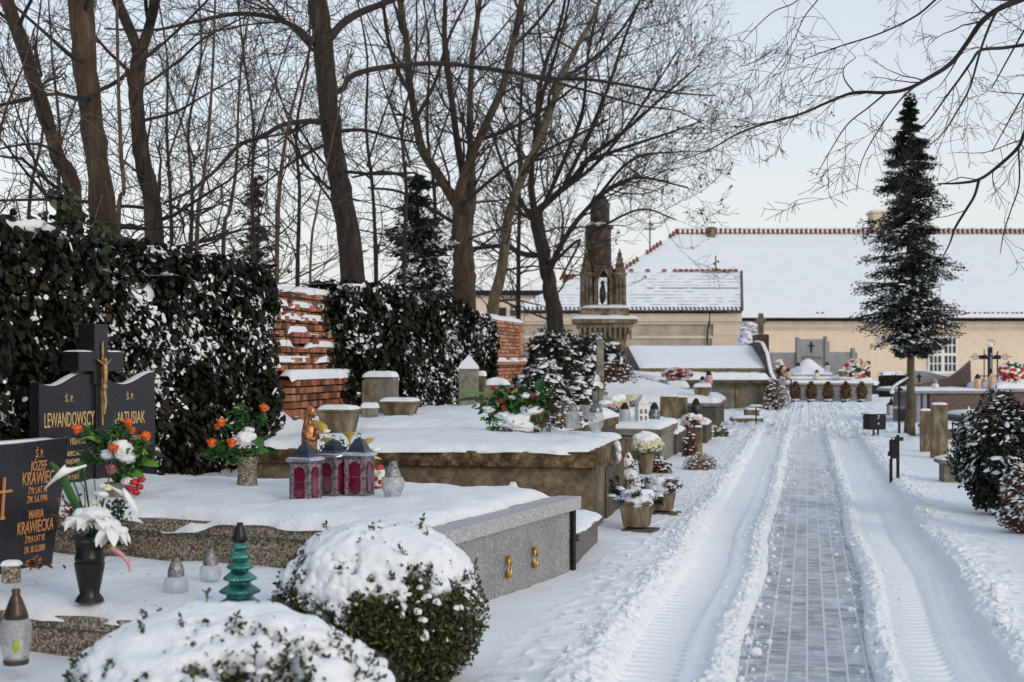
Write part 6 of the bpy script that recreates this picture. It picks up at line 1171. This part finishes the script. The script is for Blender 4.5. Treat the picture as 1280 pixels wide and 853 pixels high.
p = W(621, 0, 22.5); t = thing('headstone', 'grey rounded headstone with thick snow cap in front of the far brick wall', 'headstone', (p[0], p[1], .4)); q = np.linspace(0, PI, 12); mb = MB(); mb.prism([(-.2, 0)]+[(-.2*math.cos(a), .72+.12*math.sin(a)) for a in q]+[(.2, 0)], 0, .16, 'y'); mb.build('stone_panel', M['lichen_stone'], t, bevel=.01); snow_cap(t, -.21, .21, -.03, .18, .80, .13, 2, res=.02, power=2.2)
# rose arrangement on the mossy tomb
Yr = 15.1; p = W(645, 538, Yr)
red = [(626, 498, .04), (645, 485, .045), (622, 505, .035), (629, 506, .035), (654, 506, .04), (666, 500, .045), (665, 492, .03), (683, 494, .04), (628, 482, .035), (617, 482, .03), (643, 511, .035), (682, 501, .03), (629, 514, .03), (636, 486, .03), (690, 490, .03), (668, 508, .028)]
t = bouquet('rose_wreath', 'large red rose grave arrangement half buried in snow on the mossy tomb', (p[0], p[1], .84), [(a, b+4, r*.95, 'red', (i % 3-1)*.08) for i, (a, b, r) in enumerate(red)], Yr,
        [(618, 512, -.6, .2, .18, .12), (640, 505, -.2, .5, .17, .10), (674, 490, .1, .8, .15, .13), (680, 502, .2, .3, .14, .12), (612, 495, -.9, .3, .35, .06), (606, 500, -.9, .15, .35, .06), (650, 498, .1, .6, .15, .09), (635, 500, -.6, .3, .14, .08), (632, 530, .3, .2, .12, .08), (668, 520, .3, .3, .12, .08)],
        [(630, 505, 110, .07), (650, 505, 120, .08), (675, 510, 120, .08), (615, 510, 90, .07), (640, 522, 90, .08), (680, 500, 60, .05), (655, 530, 60, .06), (625, 528, 70, .06), (672, 526, 60, .06), (628, 490, 40, .04), (650, 492, 40, .05)], [(645, 527, .17, .55), (665, 515, .14, .55), (630, 520, .10, .55), (610, 512, .08, .5), (655, 532, .16, .4), (625, 530, .08, .5), (657, 495, .07, .5), (640, 497, .05, .5)], 23, leafsz=.09)
mb = MB(True); rg = rng(7)
for i, (px, py) in enumerate(((675, 519), (681, 524), (672, 527), (679, 531), (684, 517), (668, 522))): mb.blob(W(px, py, Yr-.12), (.035, .03, .03), i, .5, 6, 3)
mb.build('pine_cones', M['dry'], t); mb = MB(True); mb.blob(W(686, 512, Yr), (.1, .06, .06), 3, .2, 2, 3); mb.build('dark_ribbon', M['iron'], t, smooth=180)
def dry_plant(label, px, py, Y, r, n, seed, mats='dry_pink', leaf=.04, name='dried_flowers', snow=60):
    p = W(px, py, Y); t = thing(name, label, 'plant', p); rg = rng(seed); mb = MB(); d = unit(rg.normal(size=(n, 3))); d[:, 2] = abs(d[:, 2]); P = d*(.35+.65*rg.random((n, 1)))*np.array(r); mb.leaves(P, d+rg.normal(size=(n, 3))*.7, leaf*rg.uniform(.6, 1.3, n), .6, .15, rng=rg); mb.build('foliage', M[mats], t)
    tb = Tubes(); 
    for i in range(24): a = d[i]*np.array(r); tb.add(np.array([a*0, a*.5+(0, 0, .02), a]), np.array([.006, .005, .004]), 4)
    mb = MB(); tb.emit(mb); mb.build('stems', M['stem'], t)
    k = int(snow); d = unit(rg.normal(size=(k, 3))); d[:, 2] = abs(d[:, 2]); ms = MB(); ms.domes(d*np.array(r)*.98, leaf*rg.uniform(.3, .8, k), rg, .5); ms.build('snow_on_twigs', M['snow'], t, smooth=180); return t
dry_plant('dried brown wreath of flowers right of the red rose arrangement', 706, 533, 15.8, (.2, .18, .30), 1100, 3, snow=120)
dry_plant('taller withered brown shrub behind the clear glass lamps', 725, 524, 17.2, (.17, .15, .30), 900, 4, 'dry', .05)
dry_plant('low dry heather clump beside the drive, below the narrow dark grave', 876, 588, 20.6, (.28, .2, .26), 900, 5, 'dry_pink', .035)
dry_plant('dark dead little bush against the narrow dark grave', 862, 570, 23.7, (.13, .12, .40), 800, 6, 'dry', .05, snow=20)
dry_plant('tangle of brown stalks under the cream chrysanthemum, by the pale grave', 822, 594, 19.9, (.2, .15, .26), 700, 7, 'dry', .05)
dry_plant('spindly snowy bush at the foot of the crypt gable', 977, 512, 45.8, (.3, .25, .78), 500, 8, 'dry_pink', .06, snow=260)
dry_plant('brown climbing stalks on the crypt gable', 963, 512, 44.5, (.2, .15, 1.0), 420, 9, 'dry', .08)
dry_plant('orange brown withered branches behind the slim stone column', 768, 478, 27, (.45, .2, .42), 700, 10, 'dry', .05, snow=90)
# lamps on the mossy tomb
glass_lamp('clear glass jar lamp with pointed silver cap in front of the dried wreath', at(716, 536, 14.9), .27, JAR, CAPJ, rib=.01)
glass_lamp('tall clear glass lamp with dark spire near the slab corner', at(745, 542, 14.7), .35, [(.13, 0), (.16, .04), (.14, .1), (.22, .25), (.24, .5), (.18, .62)], [(.19, .62), (.2, .68), (.12, .82), (.05, .92), (.03, 1.0)], 'glass', 'lamp_frame', spire=.25)
glass_lamp('clear glass lamp standing behind the two nearer ones, dark capped', at(733, 524, 17), .25, JAR, CAPJ, 'glass', 'iron')
# chrysanthemums
def mum(label, px, py, Y, r, seed, pot=True, m='cream', snow=1, ph=.2, pw_=.2):
    p = W(px, py, Y); t = thing('chrysanthemum', label, 'potted plant', p); rg = rng(seed)
    if pot: mb = MB(); mb.lathe([(pw_*.36, 0), (pw_*.5, ph), (pw_*.54, ph), (pw_*.54, ph+.02), (pw_*.4, ph+.02)], (0, 0, 0), 18); mb.build('pot', M['post_stone'], t, smooth=40)
    else: ph = 0
    d = unit(rg.normal(size=(900, 3))); d[:, 2] = d[:, 2]*.8+.1; P = d*np.array([r, r, r*.62])*(.9+.12*rg.random((900, 1)))+(0, 0, ph+r*.5); mb = MB(); mb.domes(P, r*.09*rg.uniform(.6, 1.3, 900), rg, .7, d, 1.0); mb.build('blossoms', M[m], t)
    mb = MB(); mb.blob((0, 0, ph+r*.48), (r*.86, r*.86, r*.55), 3, .1, 2, 3); mb.leaves(d[:300]*np.array([r, r, r*.6])+(0, 0, ph+r*.45), d[:300], .04, .5, rng=rg); mb.build('foliage', M['green_dk'], t)
    if snow: ms = MB(); ms.blob((0, 0, ph+r*.84), (r*.8, r*.8, r*.5), seed, .25, 2, 4); ms.build('snow_cap', M['snow'], t, smooth=180)
    return t
mum('cream chrysanthemum dome with snow on top in a tapered pot by the drive', 807, 592, 19.6, .24, 4, ph=.26, pw_=.24)
mum('pale chrysanthemum ball on the weathered grave, left of the white candle', 768, 516, 23.6, .24, 5, False, 'cream')
mum('small pinkish chrysanthemum left of the pale chrysanthemum ball', 757, 522, 21.4, .14, 6, True, 'pink', ph=.08, pw_=.14)
mum('withered cream flowers behind the white ceramic lantern', 790, 508, 26.3, .2, 8, False, 'cream', snow=0)
glass_lamp('white candle glass with dark cap between the chrysanthemums and white lantern', at(781, 529, 22.8), .33, JAR, CAPJ, 'frost_glass', 'iron')
p = at(802, 529, 22.9); t = thing('ceramic_lantern', 'white house shaped ceramic lantern with snow on its pointed roof', 'lantern', p, .3); mb = MB(); mb.b2(-.09, .09, -.08, .08, 0, .3); mb.prism([(-.1, .3), (.1, .3), (0, .46)], -.085, .085, 'y'); mb.build('house', M['white_plastic'], t, bevel=.012)
mb = MB(); 
for x in (-.04, .04):
    for z in (.08, .19): mb.box((x, -.081, z), (.04, .006, .07))
mb.build('openings', M['lichen_stone'], t)
t = glass_lamp('dark capped slim lamp between the white lantern and the broad post', at(818, 529, 23.4), .34, JAR, CAPJ, 'lamp_frame', 'iron')
# slim column with white lilies
p = W(750, 0, 24.6); t = thing('stone_column', 'slim pale weathered column rising in front of the dark junipers', 'column', (p[0], p[1], 0)); mb = MB(); mb.box((0, 0, .95), (.15, .15, 2.0), taper=.8); mb.build('shaft', M['lichen_stone'], t, bevel=.015); mb = MB(); mb.box((0, 0, .5), (.34, .3, 1.1), taper=.8); mb.build('base', M['lichen_stone'], t, bevel=.03)
post('dark slim post right of the slim pale column', 769, 530, 1.2, .12, 'iron', cap=False)
post('dark leaning board among the snowy hedge twigs', 790, 516, 1.15, .12, 'concrete_dark', cap=True)
p = W(748, 478, 23.6); t = thing('white_flowers', 'white lilies with green leaf tied to the slim pale column', 'flowers', p); mb = MB(); rg = rng(3)
for k in range(5): petal(mb, (0, -.05, 0), (rg.normal()*.6, -.4, rg.normal()*.6), (0, -1, .2), .13, .09, .3)
mb.build('petals', M['white_petal'], t, smooth=180); mb = MB(); mb.leaves(rg.normal(size=(40, 3))*.06, rg.normal(size=(40, 3)), .08, .5, rng=rg); mb.build('leaves', M['green'], t); mb = MB(); mb.tube([(0, 0, 0), (0, .02, -.4)], .012, 5); mb.build('stem', M['stem'], t)
# pots at the mossy tomb's end
def fir_pot(label, px, py, Y, w_, h, seed, snow=.09, flw=None, spread=1.0):
    p = G(px, py) if Y is None else W(px, py, Y); t = thing('planter', label, 'planter', p, -YAW-.1); mb = MB(); mb.box((0, 0, h/2+.03), (w_*.7, w_*.7, h-.04), taper=1.38); mb.box((0, 0, h-.01), (w_*1.04, w_*1.04, .03)); mb.build('pot', M['post_stone'], t, bevel=.01)
    mb = MB(); mb.box((.04, -.02, .0), (w_*1.05, w_*.95, .07)); mb.build('foot_slab', M['concrete_dark'], t, bevel=.01); rg = rng(seed); mb = MB()
    for k in range(11):
        a = rg.uniform(0, 2*PI); d = np.array([math.cos(a), math.sin(a), rg.uniform(-.1, .5)])*spread; s = np.linspace(0, 1, 26)[:, None]; P = np.array([0, 0, h])+d*s*w_*.85; mb.tube(P[::5], .006, 4); P2 = np.repeat(P, 4, 0)+rg.normal(size=(104, 3))*.012; mb.leaves(P2, rg.normal(size=(104, 3)), .04, .14, rng=rg)
    mb.build('fir_twigs', M['needle'], t); ms = MB(); ms.blob((0, 0, h+.02), (w_*.62, w_*.58, snow), seed, .3, 2.5, 4); d = unit(rg.normal(size=(16, 3))); d[:, 2] = abs(d[:, 2])*.4+.15; ms.domes(np.array([0, 0, h])+d*w_*rg.uniform(.4, .85, (16, 1)), rg.uniform(.03, .06, 16), rg, .45); ms.build('snow_cap', M['snow'], t, smooth=180)
    if flw: mb = MB(); [mb.blob(np.array([rg.uniform(.0, .12), -w_*.4+rg.normal()*.03, h+.05+rg.normal()*.02]), (.03, .028, .022), k, .4, 4, 2) for k in range(6)]; mb.build('flowers', M[flw], t, smooth=180)
    return t
fir_pot('square stone planter with fir twigs and snow at the end of the mossy tomb', 796, 665, None, .30, .29, 3)
fir_pot('second stone planter with magenta flowers, just behind the first', 828, 644, None, .27, .27, 4, .1, 'magenta')
p = W(786, 618, 15.6); t = thing('snowy_wreath', 'snow laden flowers leaning on the end of the mossy tomb below the ornament', 'wreath', p); mb = MB(); rg = rng(8); mb.leaves(rg.normal(size=(160, 3))*(.07, .07, .12)+(0, 0, .15), rg.normal(size=(160, 3)), .07, .4, rng=rg); mb.build('foliage', M['dry'], t); ms = MB(); ms.blob((-.04, 0, .38), (.08, .09, .09), 3, .3, 2, 3); ms.blob((.0, -.02, .22), (.09, .09, .07), 4, .3, 2, 3); ms.blob((.05, -.02, .08), (.1, .09, .05), 5, .3, 2, 3); ms.build('snow_cap', M['snow'], t, smooth=180)
# planter and lamps on the mound
trap_pot('tapered stone planter filled with snow on the edge of the mound', 878, 500, 32.6, .40, .29, .62, seed=4, sz=.09)
glass_lamp('dark capped lamp behind the planter on the mound', at(878, 486, 34), .3, JAR, CAPJ, 'frost_glass', 'iron'); glass_lamp('red lamp with dark cap right of the planter on the mound', at(886, 481, 36.6), .36, JAR, CAPJ, 'pink' , 'iron')
glass_lamp('greenish dark lantern above the pink flowers in the middle distance', at(870, 521, 27.8), .36, JAR, CAPJ, 'lamp_roof', 'iron')
def bloom_heap(name, label, p, r, n, size, mats, seed, cat='flowers', green=80, snow=4):
    t = thing(name, label, cat, p); rg = rng(seed); 
    for mi, m_ in enumerate(mats):
        mb = MB()
        for k in range(n//len(mats)): d = unit(rg.normal(size=3)); d[1] = -abs(d[1]); mb.blob(d*np.array(r), (size, size*.8, size*.8), k+mi*7, .35, 3.5, 2)
        mb.build('blossoms', M[m_], t, smooth=180)
    mb = MB(); d = unit(rg.normal(size=(green, 3))); mb.leaves(d*np.array(r), d, size*1.8, .5, rng=rg); mb.blob((0, .02, 0), np.array(r)*.75, 1, .2, 2, 2); mb.build('leaves', M['green_dk'], t)
    if snow: ms = MB(); d = unit(rg.normal(size=(snow*6, 3))); d[:, 2] = abs(d[:, 2]); ms.domes(d*np.array(r)*1.02, size*rg.uniform(.6, 1.5, snow*6), rg, .5); ms.build('snow_cap', M['snow'], t, smooth=180)
    return t
bloom_heap('rose_posy', 'pink silk roses on the small grave behind the slim stone post', at(866, 526, 26.6), (.18, .1, .1), 14, .06, ['pink', 'white_petal'], 3)
bloom_heap('flower_wreath', 'long low wreath of pink and red flowers on the snow before the crypt', at(846, 468, 36.5), (.38, .15, .14), 46, .05, ['pink', 'dry_pink', 'red'], 4, snow=8)
bloom_heap('rose_posy', 'pinkish brown faded flowers at the low dark grave by the drive', at(893, 540, 29.6), (.3, .15, .12), 20, .05, ['dry_pink', 'pink'], 5)
bloom_heap('flower_wreath', 'mixed wreath of white, rose and dark red flowers on the grey family tomb', at(1070, 462, 55), (.46, .2, .38), 60, .085, ['pink', 'white_petal', 'red', 'cream'], 6, green=260)
bloom_heap('rose_posy', 'pink and orange flowers at the left end of the grey family tomb', at(974, 462, 54.5), (.2, .15, .35), 18, .07, ['pink', 'orange', 'white_petal'], 16, green=120)
bloom_heap('rose_bouquet', 'big bright red bouquet on the right part of the brown tomb', at(1268, 466, 35.4), (.36, .2, .24), 44, .07, ['red', 'red', 'white_petal'], 7, green=160, snow=2)
bloom_heap('flower_heap', 'cream and green flowers beneath the red bouquet at the right edge', at(1272, 479, 35.3), (.3, .15, .1), 18, .06, ['white_petal', 'cream'], 8, green=140)
bloom_heap('rose_posy', 'coral flowers with snow on the brown tomb beside the amber lamps', at(1250, 481, 35.4), (.13, .1, .08), 12, .05, ['orange', 'pink'], 9)
# five little dead thujas before the grey tomb
G5 = 'potted brown thujas in front of the grey family tomb'
def pot_thuja(label, px, seed):
    p = G(px, 503.4); t = thing('potted_thuja', label, 'potted plant', p, 0, G5); rg = rng(seed); mb = MB(); mb.lathe([(.13, -.05), (.17, .1), (.15, .1)], (0, 0, 0), 12); mb.build('pot', M['iron'], t)
    n = 700; z = rg.random(n); r = .2*np.sin(np.clip(z*.9+.12, 0, 1)*PI)**.8+.03; a = rg.uniform(0, 2*PI, n); P = np.stack([np.cos(a)*r*rg.uniform(.5, 1, n), np.sin(a)*r*rg.uniform(.5, 1, n), .1+z*.66], 1); mb = MB(); mb.leaves(P, P*(1, 1, .2)+rg.normal(size=(n, 3))*.1, .09, .4, rng=rg); mb.build('foliage', M['dry'], t)
    ms = MB(); ms.blob((0, 0, .1), (.17, .17, .05), 2, .2, 2, 2); ms.build('snow_cap', M['snow'], t, smooth=180); return t
for k, (px, lab) in enumerate(((994, 'leftmost brown potted thuja, partly behind the railing'), (1014, 'second brown potted thuja from the left at the grey family tomb'), (1035, 'middle brown potted thuja of the five'), (1057, 'second brown potted thuja from the right end'), (1077, 'rightmost brown potted thuja, nearest the clipped hedge'))): pot_thuja(lab, px, 60+k)
for px, py, Y, lab in ((998, 467, 55, 'left dark topped lantern on the steps of the grey family tomb'), (1034, 466, 55, 'right dark topped lantern on the steps of the grey family tomb'), (985, 474, 54.3, 'brown lamp on the left corner of the grey family tomb')): glass_lamp(lab, (qx(px, Y), Y, 1.6-(py-450)/FPX*Y), .42, JAR, CAPJ, 'glass' if px != 985 else 'amber', 'iron')
glass_lamp('single small candle lamp at the centre of the grey family tomb', (qx(1021, 54.8), 54.8, 1.6-(474-450)/FPX*54.8), .36, JAR, CAPJ, 'cream', 'iron')
trap_pot('small brown pot with plant stubs on the grey family tomb, left of its wreath', 1052, 471, 54.6, .26, .22, .7, seed=6)
# right tomb things
Yh = 36.3
t = thing('metal_cross', 'black metal grave cross with thin side rods on the brown tomb', 'cross', (hx(1238, Yh), Yh, .88)); pw = Yh/FPX
mb = MB(); mb.b2(-.055, .055, 0, .05, 0, 54*pw-.06); mb.b2(-.28, -.055, 0, .05, 36*pw, 41*pw); mb.b2(.055, .27, 0, .05, 36*pw, 41*pw); mb.build('cross', M['iron'], t)
mb = MB(); mb.box((-.17, -.03, 26*pw), (.02, .02, 44*pw)); mb.box((.17, -.03, 26*pw), (.03, .02, 40*pw)); mb.box((.03, -.05, 15*pw), (.72, .02, .03)); mb.build('side_rods', M['iron'], t)
mb = MB(); mb.tube([(0, -.02, 24*pw), (0, -.02, 38*pw)], .03, 6); mb.tube([(-.16, -.02, 42*pw), (0, -.02, 38*pw), (.16, -.02, 42*pw)], .018, 6); mb.blob((0, -.03, 42*pw), (.03, .03, .04), 1, .1, 2, 2); mb.build('corpus', M['silver'], t, smooth=60)
mb = MB(); 
for s_ in (-1, 1): mb.ring((s_*.38, .02, 39*pw), .07, .012, 'y', 10, 5); 
mb.ring((0, .02, 57*pw), .07, .012, 'y', 10, 5); mb.ring((.09, .02, 57*pw), .05, .01, 'y', 10, 5); mb.tube([(-.5, .02, 39*pw), (.55, .02, 39*pw)], .014, 5); mb.build('scrolls', M['lichen_stone'], t, smooth=60)
ms = MB(); ms.blob((0, .02, 54*pw), (.08, .05, .05), 2, .2, 2, 2); ms.build('snow_cap', M['snow'], t, smooth=180)
for px, py, h, m_, mc, lab in ((1222, 487, .36, 'amber', 'iron', 'amber glass lamp left of the black metal cross'), (1240, 488, .38, 'amber', 'amber', 'golden glass lamp in front of the black metal cross'), (1169, 488, .26, 'white_plastic', 'silver', 'round white lamp before the dark sweeping headstone'), (1230, 488, .26, 'frost_glass', 'silver', 'pale lamp between the two amber lamps')):
    glass_lamp(lab, (hx(px, 35.4), 35.4, .885), h, POT if px in (1169,) else JAR, CAPP if px == 1169 else CAPJ, m_, mc)
tomb('small snowy grave plate with red candles in front of the brown tomb', (hx(1252, 31), 31), 0, .75, 1.4, .38, .06, .03, 'concrete_dark', 'concrete', .09, 31)
tomb('low snowy kerb grave between the mossy post and the dark bush', (hx(1220, 28.5), 28.5), 0, .62, 1.8, .22, .05, .03, 'concrete', 'concrete', .1, 32)
glass_lamp('lime green candle lamp in front of the brown tomb', (hx(1243, 31.6), 31.6, .46), .33, JAR, CAPJ, 'green_candle', 'silver'); glass_lamp('white flame shaped lamp with dark base left of the red candles', (hx(1211, 29.4), 29.4, .3), .34, [(.2, 0), (.22, .1), (.2, .3), (.16, .6), (.08, .8)], [(.08, .8), (.05, .9), (.03, 1)], 'white_plastic', 'white_plastic')
for px, lab in ((1222, 'small red candle nearest the white flame lamp'), (1229, 'second small red candle with black cap'), (1246, 'red candle right of the lime green lamp')): glass_lamp(lab, (hx(px, 30.9), 30.9, .40), .19, JAR, CAPJ, 'red', 'iron')
p = G(1204, 556); t = thing('metal_bracket', 'tilted dark metal frame in the snow behind the mossy square post', 'frame', p); mb = MB(); mb.tube([(-.2, 0, .42), (.0, 0, .3), (.16, 0, .12)], .02, 6); mb.tube([(-.2, 0, .42), (-.2, 0, 0)], .015, 5); mb.tube([(.16, 0, .12), (.16, 0, -.05)], .015, 5); mb.build('frame', M['iron'], t)
p = G(1216, 552); t = thing('grave_vase', 'grey metal vase under snow left of the dark bush', 'vase', p); mb = MB(); mb.lathe([(.1, 0), (.07, .06), (.12, .2), (.14, .3), (.11, .3)], (0, 0, 0), 16); mb.build('vase', M['silver'], t, smooth=60); ms = MB(); ms.blob((0, 0, .32), (.17, .15, .08), 2, .25, 2, 3); ms.build('snow_cap', M['snow'], t, smooth=180)
p = G(1152, 536); bloom_heap('snowy_posy', 'snow capped withered posy leaning on the shorter stone post', (p[0]-.05, 24.3, .52), (.1, .08, .1), 8, .045, ['dry_pink'], 3, green=40, snow=5)
p = G(1114, 521); t = thing('grave_lantern', 'clear lantern with pointed dark roof beside a small stone kerb', 'lantern', p); mb = MB(); [mb.box((x, y, .17), (.025, .025, .3)) for x in (-.09, .09) for y in (-.09, .09)]; mb.b2(-.11, .11, -.11, .11, 0, .04); mb.build('frame', M['lamp_frame'], t); mb = MB(); mb.lathe([(.16, .32), (.05, .42), (.02, .52)], (0, 0, 0), 4); mb.build('roof', M['iron'], t); mb = MB(); mb.b2(-.08, .08, -.08, .08, .04, .3); mb.build('glass', M['glass'], t)
p = G(1133, 527); t = thing('stone_kerb', 'low grey stone block with snow left of the thuja trunk', 'kerb', p); mb = MB(); mb.b2(-.22, .3, -.1, .5, -.1, .33); mb.build('block', M['concrete'], t, bevel=.01); snow_cap(t, -.22, .3, -.1, .5, .33, .07, 3)
# cut juniper at right edge
conifer('dwarf_conifer', 'small cone shaped reddish brown conifer powdered with snow at the right edge', (*G(1276, 664)[:2], 0), .60, .03, ([0, .3, .6, .85, 1], [.19, .2, .16, .08, .02]), 9000, .035, 9, 'dry', .03, 'stem', snow=.9, gap=.1, spread=.4)

# ---------------------------------------------------------------- the two snow covered box bushes in front
def box_bush(label, ctr, r, seed, n=16000, leaf=.021, cover=.12, thick=.07, sprigs=60, rz=0, tear=.55, botm='boxleaf'):
    t = thing('box_bush', label, 'bush', (ctr[0], ctr[1], 0), rz); rg = rng(seed); r = np.array(r, float); c = np.array([0, 0, ctr[2]])
    def shp(d): return (1+.10*(fbm(d[:, 0]*2+seed, d[:, 1]*2, d[:, 2]*2, seed)*2-1)+.05*(vn(d[:, 0]*6, d[:, 1]*6, d[:, 2]*6, seed)-.5))
    def msk(d): return d[:, 2]-cover+.55*(fbm(d[:, 0]*3.0, d[:, 1]*3.0, d[:, 2]*2.4, seed+3, 4)-.5)*2*tear+.36*(vn(d[:, 0]*13, d[:, 1]*13, d[:, 2]*11, seed+4)-.5)+.16*(vn(d[:, 0]*27, d[:, 1]*27, d[:, 2]*25, seed+5)-.5)
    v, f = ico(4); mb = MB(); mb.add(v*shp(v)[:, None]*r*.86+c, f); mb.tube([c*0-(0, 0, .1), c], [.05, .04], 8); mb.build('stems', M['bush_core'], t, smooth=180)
    d = unit(rg.normal(size=(n, 3))); m = msk(d); k = (m < .16)|(rg.random(n) < .12); d = d[k]; P = c+d*(shp(d)*rg.uniform(.88, 1.045, len(d)))[:, None]*r; mb = MB(); mb.leaves(P, d*.8+rg.normal(size=(len(d), 3))*.7, leaf*rg.uniform(.6, 1.3, len(d)), .55, .12, rg, .1, T=d+rg.normal(size=(len(d), 3))*.7+(0, 0, .3))
    sd = unit(rg.normal(size=(sprigs, 3))); sd[:, 2] = abs(sd[:, 2])*.8+.15; sd = unit(sd); base = c+sd*shp(sd)[:, None]*r
    for b_, q in zip(base, sd):
        L_ = thick*.7+rg.uniform(.02, .05); ax = unit(q*.5+(0, 0, .7)+rg.normal(size=3)*.25); mb.tube([b_, b_+ax*L_], .0025, 4); kk = 8; s = rg.uniform(.35, 1.05, (kk, 1)); mb.leaves(b_+ax*L_*s+rg.normal(size=(kk, 3))*.004, rg.normal(size=(kk, 3)), leaf*1.0, .5, .1, rg, T=ax+rg.normal(size=(kk, 3))*.6)
    mb.build('foliage', M[botm], t)
    v, f = ico(6); m = msk(v); h = np.clip(m*3.4, -1, 1); th = np.where(h > 0, thick*np.clip(h, 0, 1)**.5*(.8+.5*(fbm(v[:, 0]*4, v[:, 1]*4, v[:, 2]*4, seed+9)-.2)), .17*h)
    bump = .012*(fbm(v[:, 0]*14, v[:, 1]*14, v[:, 2]*14, seed+2)-.5)*(h > 0)
    P = c+v*shp(v)[:, None]*r*(1.0)+v*(th+bump-.012)[:, None]; ms = MB(); ms.add(P, f)
    q = unit(rg.normal(size=(2600, 3))); mm = msk(q); k = (mm < .1) & (mm > -.42) & (rg.random(2600) < .30*np.exp(mm*3)+.02); q = q[k]; ms.domes(c+q*shp(q)[:, None]*r*1.015, rg.uniform(.006, .022, len(q)), rg, .6, q+(0, 0, .8), 1.2); ms.build('snow_cap', M['snow'], t, smooth=180)
    return t
box_bush('round clipped box bush with a thick cap of snow, right of the green tree lamp', (-.655, 7.0, .36), (.50, .46, .42), 4, 26000, .025, cover=.44, thick=.045, sprigs=26, tear=1.5)
box_bush('wide low box bush almost buried in snow at the bottom edge of the picture', (-1.06, 5.3, .20), (.64, .52, .455), 7, 20000, .025, cover=.50, thick=.045, sprigs=50, tear=1.25)
